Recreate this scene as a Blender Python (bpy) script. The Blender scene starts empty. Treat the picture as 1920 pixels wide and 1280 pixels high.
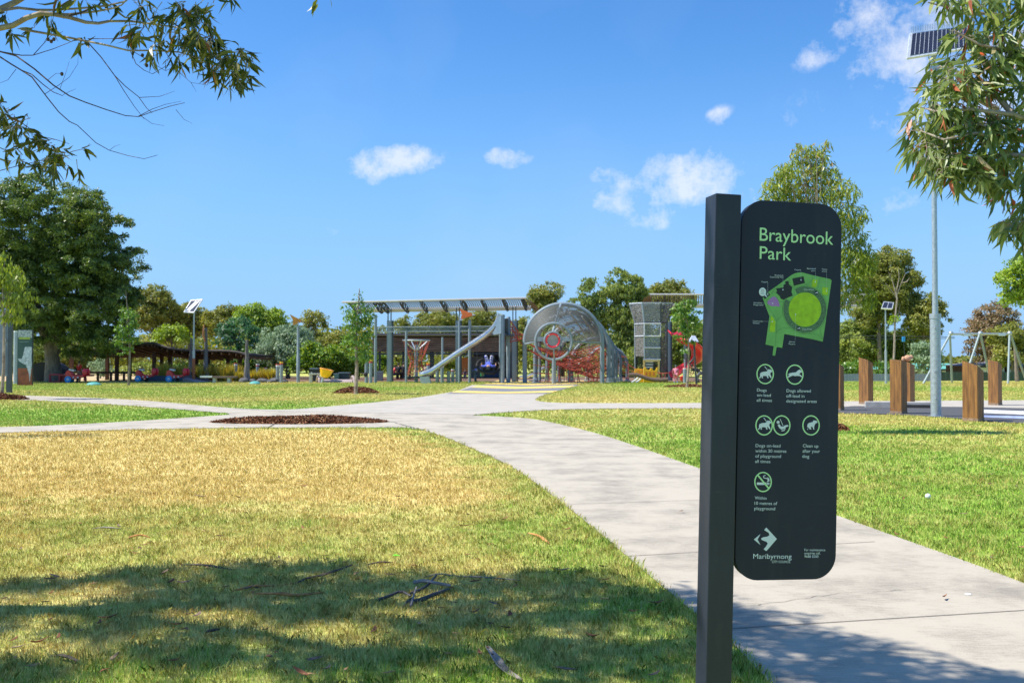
import bpy, math, random
import numpy as np
from mathutils import Vector, Matrix, Euler
from mathutils.geometry import tessellate_polygon
R = math.radians
random.seed(7); rng = np.random.default_rng(7)
S = bpy.context.scene; COL = S.collection

# ------------------------------------------------------------------ camera
F = 1867.0; PITCH = R(1.105); EYE = Vector((0, 0, 1.5))
cd = bpy.data.cameras.new('camera'); cam = bpy.data.objects.new('camera', cd); COL.objects.link(cam)
cam.location = EYE; cam.rotation_euler = (R(90) + PITCH, 0, 0)
cd.sensor_width = 36; cd.lens = 36 * F / 1920; cd.clip_start = .05; cd.clip_end = 6000
cd.dof.use_dof = True; cd.dof.focus_distance = 4.0; cd.dof.aperture_fstop = 11.0
S.camera = cam
# ------------------------------------------------------------------ sky, sun, exposure
SUN_EL = R(57); SUN_AZ = R(266)          # clockwise from +Y: the sun stands to the left
TOSUN = Vector((math.sin(SUN_AZ) * math.cos(SUN_EL), math.cos(SUN_AZ) * math.cos(SUN_EL), math.sin(SUN_EL)))
sd = bpy.data.lights.new('sun', 'SUN'); sd.energy = 5.0; sd.angle = R(.53); sd.color = (1, .95, .86)
sun = bpy.data.objects.new('sun', sd); COL.objects.link(sun); sun.location = (-20, 5, 40)
sun.rotation_euler = TOSUN.to_track_quat('Z', 'Y').to_euler()
S.view_settings.view_transform = 'Standard'; S.view_settings.look = 'None'
S.view_settings.exposure = 0.6; S.view_settings.gamma = 1.0
W = bpy.data.worlds.new('World'); S.world = W; W.use_nodes = True
def pxdir(px, py):
    dx, dy = (px - 960) / F, (640 - py) / F
    return Vector((dx, math.cos(PITCH) - dy * math.sin(PITCH), math.sin(PITCH) + dy * math.cos(PITCH)))
def at(px, py, Y):
    d = pxdir(px, py); return EYE + d * (Y / d.y)
def gd(px, py, z=0.0):
    d = pxdir(px, py); return EYE + d * ((z - EYE.z) / d.z)
def build_world():
    nt = W.node_tree; N = nt.nodes; L = nt.links; N.clear()
    out = N.new('ShaderNodeOutputWorld'); bg = N.new('ShaderNodeBackground'); bg.inputs[1].default_value = SKY_STR
    L.new(bg.outputs[0], out.inputs[0])
    sky = N.new('ShaderNodeTexSky'); sky.sky_type = 'NISHITA'; sky.sun_disc = False
    sky.sun_elevation = SUN_EL; sky.sun_rotation = SUN_AZ; sky.air_density = 1.0; sky.dust_density = .6; sky.ozone_density = 2.2
    hs = N.new('ShaderNodeHueSaturation'); hs.inputs['Hue'].default_value = .497; hs.inputs['Saturation'].default_value = 1.0; hs.inputs['Value'].default_value = 1.0
    L.new(sky.outputs[0], hs.inputs['Color'])
    tc = N.new('ShaderNodeTexCoord')
    tn = N.new('ShaderNodeMix'); tn.data_type = 'RGBA'; tn.blend_type = 'MULTIPLY'; tn.inputs[0].default_value = 1; L.new(hs.outputs[0], tn.inputs[6]); tn.inputs[7].default_value = (.49, .92, 1.36, 1)
    sx = N.new('ShaderNodeSeparateXYZ'); L.new(tc.outputs['Generated'], sx.inputs[0])
    mr = N.new('ShaderNodeMapRange'); mr.interpolation_type = 'SMOOTHSTEP'; L.new(sx.outputs['Z'], mr.inputs[0]); mr.inputs[1].default_value = -.05; mr.inputs[2].default_value = .34; mr.inputs[3].default_value = .95; mr.inputs[4].default_value = 0
    hz = N.new('ShaderNodeMix'); hz.data_type = 'RGBA'; L.new(mr.outputs[0], hz.inputs[0]); L.new(tn.outputs[2], hz.inputs[6]); hz.inputs[7].default_value = (2.5, 4.3, 6.9, 1)
    def noise(scale, det, rough, vec):
        n = N.new('ShaderNodeTexNoise'); n.inputs['Scale'].default_value = scale; n.inputs['Detail'].default_value = det
        n.inputs['Roughness'].default_value = rough; L.new(vec, n.inputs['Vector']); return n.outputs[0]
    def m(op, a, b=None, c=None, clamp=False):
        n = N.new('ShaderNodeMath'); n.operation = op; n.use_clamp = clamp
        for i, v in enumerate((a, b, c)):
            if v is None: continue
            if isinstance(v, (int, float)): n.inputs[i].default_value = v
            else: L.new(v, n.inputs[i])
        return n.outputs[0]
    G = tc.outputs['Generated']
    nz = noise(22, 9, .68, G); nz2 = noise(5, 4, .5, G)
    warp = N.new('ShaderNodeTexNoise'); warp.inputs['Scale'].default_value = 9; warp.inputs['Detail'].default_value = 5
    L.new(G, warp.inputs['Vector'])
    wv = N.new('ShaderNodeVectorMath'); wv.operation = 'SUBTRACT'; L.new(warp.outputs['Color'], wv.inputs[0]); wv.inputs[1].default_value = (.5, .5, .5)
    wm = N.new('ShaderNodeVectorMath'); wm.operation = 'SCALE'; L.new(wv.outputs[0], wm.inputs[0]); wm.inputs['Scale'].default_value = .055
    wa = N.new('ShaderNodeVectorMath'); wa.operation = 'ADD'; L.new(G, wa.inputs[0]); L.new(wm.outputs[0], wa.inputs[1])
    tot = None
    # (px, py, half width px, half height px, strength): each cloud is a direction in the sky
    clouds = [(742, 298, 85, 34, .95), (950, 290, 44, 22, .7), (1165, 362, 75, 40, .75), (1290, 335, 80, 60, .95), (1225, 400, 60, 30, .6),
              (812, 65, 40, 30, .28), (1605, 48, 34, 30, .5), (1700, 30, 130, 60, .72), (1730, 110, 130, 100, .72), (1850, 170, 170, 100, .75), (1538, 120, 38, 24, .4),
              (1345, 216, 26, 14, .4), (1440, 345, 90, 50, .35), (620, 440, 26, 14, .25), (1690, 385, 60, 26, .28), (1580, 200, 150, 30, .18)]
    for (px, py, hw, hh, st) in clouds:
        c = pxdir(px, py).normalized()
        r = Vector((c.y, -c.x, 0)).normalized(); u = r.cross(c).normalized()
        mp = N.new('ShaderNodeVectorMath'); mp.operation = 'DOT_PRODUCT'; L.new(wa.outputs[0], mp.inputs[0]); mp.inputs[1].default_value = r
        mq = N.new('ShaderNodeVectorMath'); mq.operation = 'DOT_PRODUCT'; L.new(wa.outputs[0], mq.inputs[0]); mq.inputs[1].default_value = u
        mf = N.new('ShaderNodeVectorMath'); mf.operation = 'DOT_PRODUCT'; L.new(wa.outputs[0], mf.inputs[0]); mf.inputs[1].default_value = c
        a = m('MULTIPLY', mp.outputs['Value'], F / hw * .95); b = m('MULTIPLY', mq.outputs['Value'], F / hh * .95)
        d2 = m('ADD', m('MULTIPLY', a, a), m('MULTIPLY', b, b))
        e = m('SUBTRACT', 1.25, m('MULTIPLY', d2, .9))
        e = m('MULTIPLY', m('MAXIMUM', e, 0.0), m('GREATER_THAN', mf.outputs['Value'], 0.2))
        e = m('MULTIPLY', m('MINIMUM', e, 1.0), st)
        tot = e if tot is None else m('MAXIMUM', tot, e)
    mask = m('ADD', m('MULTIPLY', tot, .9), m('MULTIPLY', m('SUBTRACT', nz, .585), 4.2))
    mask = m('MULTIPLY', m('MULTIPLY', mask, m('GREATER_THAN', tot, .0)), m('MINIMUM', m('MULTIPLY', tot, 3.0), 1.0), clamp=True)
    mask = m('MULTIPLY', mask, .66)
    # thin high veil
    veil = m('MULTIPLY', m('SUBTRACT', nz2, .5, clamp=True), .22)
    mask = m('MAXIMUM', mask, veil)
    mx = N.new('ShaderNodeMix'); mx.data_type = 'RGBA'; L.new(mask, mx.inputs[0]); L.new(hz.outputs[2], mx.inputs[6])
    mx.inputs[7].default_value = (CLOUD * .97, CLOUD * .985, CLOUD * 1.04, 1)
    L.new(mx.outputs[2], bg.inputs[0])
SKY_STR = .096; CLOUD = 7.2
build_world()

# ------------------------------------------------------------------ helpers
ORG = {}
def V(*a): return Vector(a)
def tag(o, label=None, cat=None, group=None, kind=None):
    if label: o['label'] = label
    if cat: o['category'] = cat
    if group: o['group'] = group
    if kind: o['kind'] = kind
    return o
def thing(name, label, cat, loc, group=None):
    o = bpy.data.objects.new(name, None); COL.objects.link(o); o.location = Vector(loc); o.empty_display_size = .2
    ORG[o.name] = Vector(loc); return tag(o, label, cat, group)
def kids(o): return [c for c in COL.objects if c.parent == o]
def copy_tree(o, loc=None, rz=None, sc=None, label=None, parent=None):
    ks = kids(o); c = o.copy(); COL.objects.link(c); c.parent = parent
    if loc is not None: c.location = Vector(loc)
    if rz is not None: c.rotation_euler = (0, 0, rz)
    if sc is not None: c.scale = (sc, sc, sc) if not hasattr(sc, '__len__') else sc
    if label: c['label'] = label
    for k in ks: copy_tree(k, parent=c)
    return c
class MB:
    def __init__(s): s.v = []; s.f = []
    def add(s, vs, fs):
        b = len(s.v); s.v += [tuple(x) for x in vs]; s.f += [tuple(b + i for i in f) for f in fs]; return s
    def box(s, c, d, rz=0, M=None):
        x, y, z = d[0] / 2, d[1] / 2, d[2] / 2
        vs = [Vector((i * x, j * y, k * z)) for i in (-1, 1) for j in (-1, 1) for k in (-1, 1)]
        m = M if M is not None else Matrix.Rotation(rz, 3, 'Z')
        vs = [m @ v + Vector(c) for v in vs]
        return s.add(vs, [(0, 1, 3, 2), (4, 6, 7, 5), (0, 4, 5, 1), (2, 3, 7, 6), (0, 2, 6, 4), (1, 5, 7, 3)])
    def bar(s, a, b, w, h=None):
        a, b = Vector(a), Vector(b); d = b - a; L_ = d.length
        if L_ < 1e-6: return s
        z = d / L_; up = Vector((0, 0, 1)) if abs(z.z) < .95 else Vector((0, 1, 0))
        x = z.cross(up).normalized(); y = x.cross(z)
        h = h or w; M = Matrix((x, y, z)).transposed()
        return s.box((a + b) / 2, (w, h, L_), M=M)
    def tube(s, pts, r, n=8, cap=True):
        pts = [Vector(p) for p in pts]; k = len(pts)
        rs = list(r) if hasattr(r, '__len__') else [r] * k
        if len(rs) != k: rs = [rs[0] + (rs[-1] - rs[0]) * i / (k - 1) for i in range(k)]
        vs = []; prev = None
        for i, p in enumerate(pts):
            t = (pts[min(i + 1, k - 1)] - pts[max(i - 1, 0)])
            t = t.normalized() if t.length > 1e-9 else Vector((0, 0, 1))
            if prev is None:
                prev = t.cross(Vector((0, 0, 1)) if abs(t.z) < .9 else Vector((0, 1, 0))).normalized()
            else:
                prev = (prev - t * prev.dot(t)); prev = prev.normalized() if prev.length > 1e-6 else t.orthogonal().normalized()
            q = t.cross(prev)
            for j in range(n):
                a = 2 * math.pi * j / n; vs.append(p + (prev * math.cos(a) + q * math.sin(a)) * rs[i])
        fs = [(i * n + j, i * n + (j + 1) % n, (i + 1) * n + (j + 1) % n, (i + 1) * n + j) for i in range(k - 1) for j in range(n)]
        if cap: fs += [tuple(range(n - 1, -1, -1)), tuple((k - 1) * n + j for j in range(n))]
        return s.add(vs, fs)
    def cyl(s, a, b, r, n=16, r2=None): return s.tube([a, b], [r, r if r2 is None else r2], n)
    def ring(s, c, r, t, nrm=(0, 0, 1), n=32, m=8, a0=0, a1=2 * math.pi, up=None):
        nrm = Vector(nrm).normalized(); x = Vector(up) if up is not None else nrm.orthogonal(); x = (x - nrm * x.dot(nrm)).normalized(); y = nrm.cross(x)
        full = abs(a1 - a0 - 2 * math.pi) < 1e-6
        pts = [Vector(c) + (x * math.cos(a0 + (a1 - a0) * i / n) + y * math.sin(a0 + (a1 - a0) * i / n)) * r for i in range(n + 1)]
        return s.tube(pts, t, m, cap=not full)
    def prism(s, poly, fn, depth_vec):
        # poly: 2-D outline; fn maps (u, v) to a point; extruded along depth_vec
        p = [Vector(fn(*q)) for q in poly]; n = len(p); dv = Vector(depth_vec)
        tri = tessellate_polygon([[Vector((q[0], q[1], 0)) for q in poly]])
        vs = p + [q + dv for q in p]
        fs = [tuple(t) for t in tri] + [tuple(n + i for i in reversed(t)) for t in tri] + [(i, i + n, (i + 1) % n + n, (i + 1) % n) for i in range(n)]
        return s.add(vs, fs)
    def sheet(s, poly, fn):
        p = [Vector(fn(*q)) for q in poly]; tri = tessellate_polygon([[Vector((q[0], q[1], 0)) for q in poly]])
        return s.add(p, [tuple(t) for t in tri])
    def ball(s, c, r, n=12, m=8, jit=0):
        r = r if hasattr(r, '__len__') else (r, r, r); vs = []
        for i in range(m + 1):
            th = math.pi * i / m
            for j in range(n):
                a = 2 * math.pi * j / n; k = 1 + (random.uniform(-jit, jit) if jit else 0)
                vs.append((c[0] + r[0] * math.sin(th) * math.cos(a) * k, c[1] + r[1] * math.sin(th) * math.sin(a) * k, c[2] + r[2] * math.cos(th) * k))
        fs = [(i * n + j, (i + 1) * n + j, (i + 1) * n + (j + 1) % n, i * n + (j + 1) % n) for i in range(m) for j in range(n)]
        return s.add(vs, fs)
    def lathe(s, c, prof, n=20):
        vs = [(c[0] + r * math.cos(2 * math.pi * j / n), c[1] + r * math.sin(2 * math.pi * j / n), c[2] + z) for r, z in prof for j in range(n)]
        k = len(prof)
        return s.add(vs, [(i * n + j, i * n + (j + 1) % n, (i + 1) * n + (j + 1) % n, (i + 1) * n + j) for i in range(k - 1) for j in range(n)])
    def build(s, name, mt, parent=None, smooth=False, origin=None, bevel=0):
        me = bpy.data.meshes.new(name)
        o = bpy.data.objects.new(name, me); COL.objects.link(o)
        if parent is not None:
            org = ORG[parent.name]; o.parent = parent
        else:
            org = Vector(origin) if origin is not None else Vector((0, 0, 0)); o.location = org
        ORG[o.name] = org.copy()
        me.from_pydata([tuple(Vector(v) - org) for v in s.v], [], s.f)
        me.materials.append(mt); me.validate(); me.update()
        import bmesh
        bm = bmesh.new(); bm.from_mesh(me); bmesh.ops.remove_doubles(bm, verts=bm.verts, dist=1e-6); bmesh.ops.recalc_face_normals(bm, faces=bm.faces); bm.to_mesh(me); bm.free()
        if smooth:
            for p in me.polygons: p.use_smooth = True
            try: me.set_sharp_from_angle(angle=R(40))
            except Exception: pass
        if bevel:
            bv = o.modifiers.new('bevel', 'BEVEL'); bv.width = bevel; bv.segments = 2; bv.limit_method = 'ANGLE'; bv.angle_limit = R(40)
        return o
def np_mesh(name, verts, nper, mt, parent=None, origin=None, attrs=None, smooth=False, faces=None, counts=None):
    """verts (n,3) numpy; faces: index array of quads/tris given flat with counts, or consecutive groups of nper"""
    me = bpy.data.meshes.new(name); o = bpy.data.objects.new(name, me); COL.objects.link(o)
    if parent is not None: org = ORG[parent.name]; o.parent = parent
    else:
        org = Vector(origin) if origin is not None else Vector((0, 0, 0)); o.location = org
    ORG[o.name] = org.copy()
    verts = np.asarray(verts, dtype=np.float32) - np.array(org, dtype=np.float32)
    nv = len(verts)
    if faces is None: faces = np.arange(nv); counts = np.full(nv // nper, nper)
    me.vertices.add(nv); me.vertices.foreach_set('co', verts.ravel())
    me.loops.add(len(faces)); me.loops.foreach_set('vertex_index', faces.astype(np.int32))
    me.polygons.add(len(counts)); st = np.concatenate([[0], np.cumsum(counts)[:-1]])
    me.polygons.foreach_set('loop_start', st.astype(np.int32)); me.polygons.foreach_set('loop_total', counts.astype(np.int32))
    for k, a in (attrs or {}).items():
        at_ = me.attributes.new(k, 'FLOAT', 'FACE'); at_.data.foreach_set('value', np.asarray(a, dtype=np.float32))
    me.materials.append(mt); me.update(calc_edges=True)
    if smooth: me.polygons.foreach_set('use_smooth', np.ones(len(counts), dtype=bool))
    return o

# ------------------------------------------------------------------ materials
MATS = {}
def mat(name, col, rough=.6, metal=0, var=.12, scale=8, bump=0, bscale=60, stretch=None, col2=None, spec=.5, alpha=None, coat=0):
    if name in MATS: return MATS[name]
    m = bpy.data.materials.new(name); m.use_nodes = True; MATS[name] = m
    N = m.node_tree.nodes; L = m.node_tree.links; b = N['Principled BSDF']
    b.inputs['Roughness'].default_value = rough; b.inputs['Metallic'].default_value = metal
    b.inputs['Specular IOR Level'].default_value = spec
    if coat: b.inputs['Coat Weight'].default_value = coat
    tc = N.new('ShaderNodeTexCoord'); vec = tc.outputs['Object']
    if stretch:
        mp = N.new('ShaderNodeMapping'); mp.inputs['Scale'].default_value = stretch; L.new(vec, mp.inputs[0]); vec = mp.outputs[0]
    n = N.new('ShaderNodeTexNoise'); n.inputs['Scale'].default_value = scale; n.inputs['Detail'].default_value = 5; n.inputs['Roughness'].default_value = .6; L.new(vec, n.inputs['Vector'])
    rmp = N.new('ShaderNodeValToRGB'); L.new(n.outputs[0], rmp.inputs[0])
    c2 = col2 or tuple(c * (1 - var * 1.6) for c in col)
    rmp.color_ramp.elements[0].position = .3; rmp.color_ramp.elements[1].position = .7
    rmp.color_ramp.elements[0].color = (*c2, 1); rmp.color_ramp.elements[1].color = (*[min(1, c * (1 + var)) for c in col], 1)
    L.new(rmp.outputs[0], b.inputs['Base Color'])
    if bump:
        n2 = N.new('ShaderNodeTexNoise'); n2.inputs['Scale'].default_value = bscale; n2.inputs['Detail'].default_value = 6; L.new(vec, n2.inputs['Vector'])
        bp = N.new('ShaderNodeBump'); bp.inputs['Strength'].default_value = bump; bp.inputs['Distance'].default_value = .02
        L.new(n2.outputs[0], bp.inputs['Height']); L.new(bp.outputs[0], b.inputs['Normal'])
    if alpha is not None: b.inputs['Alpha'].default_value = alpha
    return m
def leafmat(name, stops, trans=.35, rough=.5, spec=.4):
    """colours picked per leaf by the face attribute rnd"""
    if name in MATS: return MATS[name]
    m = bpy.data.materials.new(name); m.use_nodes = True; MATS[name] = m
    N = m.node_tree.nodes; L = m.node_tree.links; b = N['Principled BSDF']; out = N['Material Output']
    a = N.new('ShaderNodeAttribute'); a.attribute_name = 'rnd'
    r = N.new('ShaderNodeValToRGB'); L.new(a.outputs['Fac'], r.inputs[0]); el = r.color_ramp.elements
    while len(el) > 1: el.remove(el[-1])
    for i, (p, c) in enumerate(stops):
        e = el[0] if i == 0 else el.new(p)
        e.position = p; e.color = (*c, 1)
    L.new(r.outputs[0], b.inputs['Base Color']); b.inputs['Roughness'].default_value = rough; b.inputs['Specular IOR Level'].default_value = spec
    t = N.new('ShaderNodeBsdfTranslucent'); hs = N.new('ShaderNodeHueSaturation'); hs.inputs['Hue'].default_value = .485; hs.inputs['Saturation'].default_value = 1.15; hs.inputs['Value'].default_value = 1.5
    L.new(r.outputs[0], hs.inputs['Color']); L.new(hs.outputs[0], t.inputs[0])
    mx = N.new('ShaderNodeMixShader'); mx.inputs[0].default_value = trans
    L.new(b.outputs[0], mx.inputs[1]); L.new(t.outputs[0], mx.inputs[2]); L.new(mx.outputs[0], out.inputs[0])
    return m
STEEL = mat('painted_steel', (.21, .265, .30), .6, .05, .08, 3)
GALV = mat('galvanised_steel', (.42, .47, .5), .42, .55, .14, 14)
BRIGHT = mat('bright_steel', (.6, .63, .66), .28, .8, .08, 6)
DARKST = mat('dark_steel', (.045, .055, .06), .5, .2, .1, 5)
BLACK = mat('black_rubber', (.015, .015, .017), .7, 0, .1)
RED = mat('red_plastic', (.72, .02, .035), .35, 0, .08, 3, coat=.3)
ROPE = mat('red_rope', (.48, .09, .06), .8, 0, .2, 30)
YEL = mat('yellow_plastic', (.9, .5, .01), .4, 0, .06, 4)
ORANGE = mat('orange_paint', (.75, .22, .03), .55, 0, .08, 4)
WHITE = mat('white_paint', (.75, .76, .76), .5, 0, .05, 5)
BLUE = mat('blue_plastic', (.03, .3, .65), .4, 0, .08)
TEAL = mat('teal_rubber', (.09, .36, .33), .7, 0, .1)
CORTEN = mat('brown_timber_stain', (.1, .035, .015), .7, 0, .3, 6, stretch=(1, 1, .2))
DKTIMB = mat('dark_timber', (.045, .028, .02), .75, 0, .35, 8, stretch=(.4, 1, 1))
BARK = mat('grey_bark', (.2, .165, .13), .85, 0, .3, 10, bump=.5, bscale=25, stretch=(1, 1, .3), col2=(.09, .07, .055))
PALEBARK = mat('pale_bark', (.36, .3, .24), .8, 0, .25, 9, bump=.3, bscale=30, col2=(.16, .11, .08), stretch=(.5, .5, .5))
TWIG = mat('twig_bark', (.045, .035, .03), .8, 0, .3, 30, col2=(.1, .05, .035))
ROCK = mat('grey_rock', (.1, .1, .105), .85, 0, .3, 4, bump=.5, bscale=12)
CONC = None
# ------------------------------------------------------------------ lawn, paths
def vnoise(x, y, s, seed=0):
    """smooth value noise"""
    r = np.random.default_rng(seed); T = r.random((64, 64))
    x = np.asarray(x) / s + 1000.3; y = np.asarray(y) / s + 1000.7
    xi = np.floor(x).astype(int); yi = np.floor(y).astype(int); fx = x - xi; fy = y - yi
    fx = fx * fx * (3 - 2 * fx); fy = fy * fy * (3 - 2 * fy)
    g = lambda i, j: T[i % 64, j % 64]
    return (g(xi, yi) * (1 - fx) + g(xi + 1, yi) * fx) * (1 - fy) + (g(xi, yi + 1) * (1 - fx) + g(xi + 1, yi + 1) * fx) * fy
def P(*pts): return [gd(*p).to_2d() for p in pts]
# outlines read off the ground plane (metres on the ground once through gd)
def smooth(pts, closed=True, it=2):
    for _ in range(it):
        q = []; n = len(pts)
        for i in range(n if closed else n - 1):
            a, b = pts[i], pts[(i + 1) % n]; q += [a * .75 + b * .25, a * .25 + b * .75]
        pts = q if closed else [pts[0]] + q + [pts[-1]]
    return pts
MAIN_L = P((1640, 1500), (1440, 1280), (1372, 1205), (1300, 1150), (1240, 1100), (1170, 1040), (1100, 980), (1030, 925), (960, 875), (900, 848), (850, 826), (800, 808), (760, 802))
LOW_B = P((700, 802), (550, 802), (400, 803), (150, 808), (0, 812), (-400, 822), (-900, 838))
WEDGE = P((-900, 816), (-300, 806), (0, 802), (150, 796), (300, 787), (400, 780), (440, 777), (400, 773), (300, 765), (200, 758), (100, 752), (20, 750), (-150, 744), (-400, 738))
UP_T = P((-400, 731), (-150, 736), (0, 741), (60, 742), (200, 747), (300, 753), (400, 763), (480, 768), (550, 768.5), (640, 760), (700, 755), (780, 746), (830, 738), (860, 732))
RIGHT_PATCH_L = P((1075, 725), (1030, 737), (1005, 747), (1003, 751), (1020, 754), (1060, 756), (1310, 756), (1600, 752), (1920, 750.5), (2400, 748))
LOWRIGHT_T = P((2400, 775), (1920, 768), (1600, 767), (1310, 766), (1100, 767), (1000, 770), (930, 775), (885, 779))
MAIN_R = P((930, 781), (1000, 785), (1060, 798), (1120, 813), (1200, 839), (1307, 878), (1440, 922), (1575, 970), (1700, 1015), (1800, 1050), (1920, 1095), (2200, 1210), (2700, 1420))
def open_s(p): return smooth(p, False, 2)
path_outline = (open_s(MAIN_L) + open_s(LOW_B) + open_s(WEDGE) + open_s(UP_T) + [gd(885, 722).to_2d(), gd(1090, 722).to_2d()] + open_s(RIGHT_PATCH_L) + open_s(LOWRIGHT_T)[:] + open_s(MAIN_R))
PATHS = np.array([(p.x, p.y) for p in path_outline])
asph = P((1500, 770), (1585, 776), (1640, 777), (1700, 779), (1780, 784), (1850, 791), (1925, 795), (2400, 812), (2400, 770), (1920, 766), (1800, 763.5), (1600, 762))
ASPH = np.array([(p.x, p.y) for p in asph])
def inside(poly, x, y):
    x = np.asarray(x); y = np.asarray(y); c = np.zeros(x.shape, bool); n = len(poly); j = n - 1
    for i in range(n):
        xi, yi = poly[i]; xj, yj = poly[j]
        if yi != yj:
            c ^= ((yi > y) != (yj > y)) & (x < (xj - xi) * (y - yi) / (yj - yi) + xi)
        j = i
    return c
def on_path(x, y): return inside(PATHS, x, y) | inside(ASPH, x, y)
def sm(a, b, v):
    t = np.clip((v - a) / (b - a), 0, 1); return t * t * (3 - 2 * t)
_ml = np.array([(p.x, p.y) for p in open_s(MAIN_L)])
def dist_edge(x, y, line=_ml):
    d = np.full(np.shape(x), 1e9)
    for i in range(0, len(line) - 1, 2):
        a = line[i]; b = line[min(i + 2, len(line) - 1)]; ab = b - a; L2 = max((ab ** 2).sum(), 1e-9)
        t = np.clip(((x - a[0]) * ab[0] + (y - a[1]) * ab[1]) / L2, 0, 1)
        d = np.minimum(d, np.hypot(x - a[0] - t * ab[0], y - a[1] - t * ab[1]))
    return d
def dryness(x, y):
    x = np.asarray(x, float); y = np.asarray(y, float)
    n1 = vnoise(x, y, 1.9, 1); n2 = vnoise(x, y, .45, 2); n3 = vnoise(x, y, 6, 3)
    left = sm(.2, -.6, x - (y - 7) * .12 - .3)           # left of the main path
    n4 = vnoise(x * .5, y, 1.1, 14); n5 = vnoise(x, y, .16, 15)
    band = (.46 * sm(4.4, 6.8, y + (n1 - .5) * 3) + .60 * sm(5.2, 11.0, y + x * .45 + (n3 - .5) * 7 + (n4 - .5) * 4 + (n5 - .5) * 3.5)) * sm(24.5, 20, y)
    edge = sm(.15, 1.3, dist_edge(x, y) + (n2 - .5) * .5)
    d = np.where((x < 1.5) & (y < 24), band * (.35 + .65 * edge), 0)
    far = np.where(y >= 24, .2 + .6 * (vnoise(x, y * .6, 5, 5) - .35), 0)
    right = np.where((x >= 1.5) & (y < 24), .04 + .4 * (n1 - .5) + .4 * sm(13, 21, y) * n3, 0)
    base = .16 * n1 + .34 * (n2 - .5) + .3 * (vnoise(x, y, .13, 16) - .5)
    green_upper = np.where((y > 21.5) & (y < 37) & (x < 0), -.25, 0)
    return np.clip(d + far + right + base + green_upper + .06, 0, 1)
def grass_shader(name, use_attr_rnd):
    m = bpy.data.materials.new(name); m.use_nodes = True
    N = m.node_tree.nodes; L = m.node_tree.links; b = N['Principled BSDF']; out = N['Material Output']
    a = N.new('ShaderNodeAttribute'); a.attribute_name = 'dry'
    geo = N.new('ShaderNodeNewGeometry')
    def noise(s, d=4):
        n = N.new('ShaderNodeTexNoise'); n.inputs['Scale'].default_value = s; n.inputs['Detail'].default_value = d; L.new(geo.outputs['Position'], n.inputs['Vector']); return n.outputs[0]
    def mixc(f, c1, c2):
        x = N.new('ShaderNodeMix'); x.data_type = 'RGBA'
        if isinstance(f, float): x.inputs[0].default_value = f
        else: L.new(f, x.inputs[0])
        for i, c in ((6, c1), (7, c2)):
            if isinstance(c, tuple): x.inputs[i].default_value = (*c, 1)
            else: L.new(c, x.inputs[i])
        return x.outputs[2]
    def ma(op, x, y, cl=False):
        n = N.new('ShaderNodeMath'); n.operation = op; n.use_clamp = cl
        for i, v in enumerate((x, y)):
            if isinstance(v, float): n.inputs[i].default_value = v
            else: L.new(v, n.inputs[i])
        return n.outputs[0]
    if use_attr_rnd:
        r = N.new('ShaderNodeAttribute'); r.attribute_name = 'rnd'; rv = r.outputs['Fac']
    else:
        rv = ma('ADD', ma('MULTIPLY', noise(3.5, 8), .5), ma('MULTIPLY', noise(26, 4), .5))
    green = mixc(rv, (.04, .115, .010), (.46, .68, .095))
    straw = mixc(rv, (.40, .26, .05), (1.0, .82, .36))
    if use_attr_rnd: f = a.outputs['Fac']
    else: f = ma('ADD', ma('MULTIPLY', a.outputs['Fac'], .95), ma('MULTIPLY', ma('SUBTRACT', noise(9, 6), .5), .75), True)
    c = mixc(f, green, straw)
    if not use_attr_rnd:
        c = mixc(ma('MULTIPLY', ma('SUBTRACT', noise(60, 3), .52, True), 1.6, True), c, (.07, .055, .03))
    L.new(c, b.inputs['Base Color']); b.inputs['Roughness'].default_value = .75; b.inputs['Specular IOR Level'].default_value = .2
    if use_attr_rnd:
        t = N.new('ShaderNodeBsdfTranslucent'); L.new(c, t.inputs[0]); mx = N.new('ShaderNodeMixShader'); mx.inputs[0].default_value = .22
        L.new(b.outputs[0], mx.inputs[1]); L.new(t.outputs[0], mx.inputs[2]); L.new(mx.outputs[0], out.inputs[0])
    else:
        bp = N.new('ShaderNodeBump'); bp.inputs['Strength'].default_value = .7; bp.inputs['Distance'].default_value = .03
        L.new(noise(38, 6), bp.inputs['Height']); L.new(bp.outputs[0], b.inputs['Normal'])
    return m
def ground():
    xs = np.concatenate([[-900, -400, -150], np.arange(-62, -14, 2.0), np.arange(-14, 14, .4), np.arange(14, 62.1, 2.0), [150, 400, 900]])
    ys = np.concatenate([[-40, -10], np.arange(0, 26, .4), np.arange(26, 90, 2.0), [100, 150, 300, 700, 2500]])
    X, Y = np.meshgrid(xs, ys); nx, ny = len(xs), len(ys)
    v = np.stack([X.ravel(), Y.ravel(), np.zeros(nx * ny)], 1)
    i, j = np.meshgrid(np.arange(nx - 1), np.arange(ny - 1)); b = (j * nx + i).ravel()
    f = np.stack([b, b + 1, b + nx + 1, b + nx], 1)
    o = np_mesh('lawn', v, 4, grass_shader('lawn_ground', False), faces=f.ravel(), counts=np.full(len(f), 4))
    a = o.data.attributes.new('dry', 'FLOAT', 'POINT'); a.data.foreach_set('value', dryness(v[:, 0], v[:, 1]).astype(np.float32))
    tag(o, kind='structure'); o['label'] = 'mown park lawn, straw yellow on the left and green on the right'
    return o
LAWN = ground()
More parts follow.
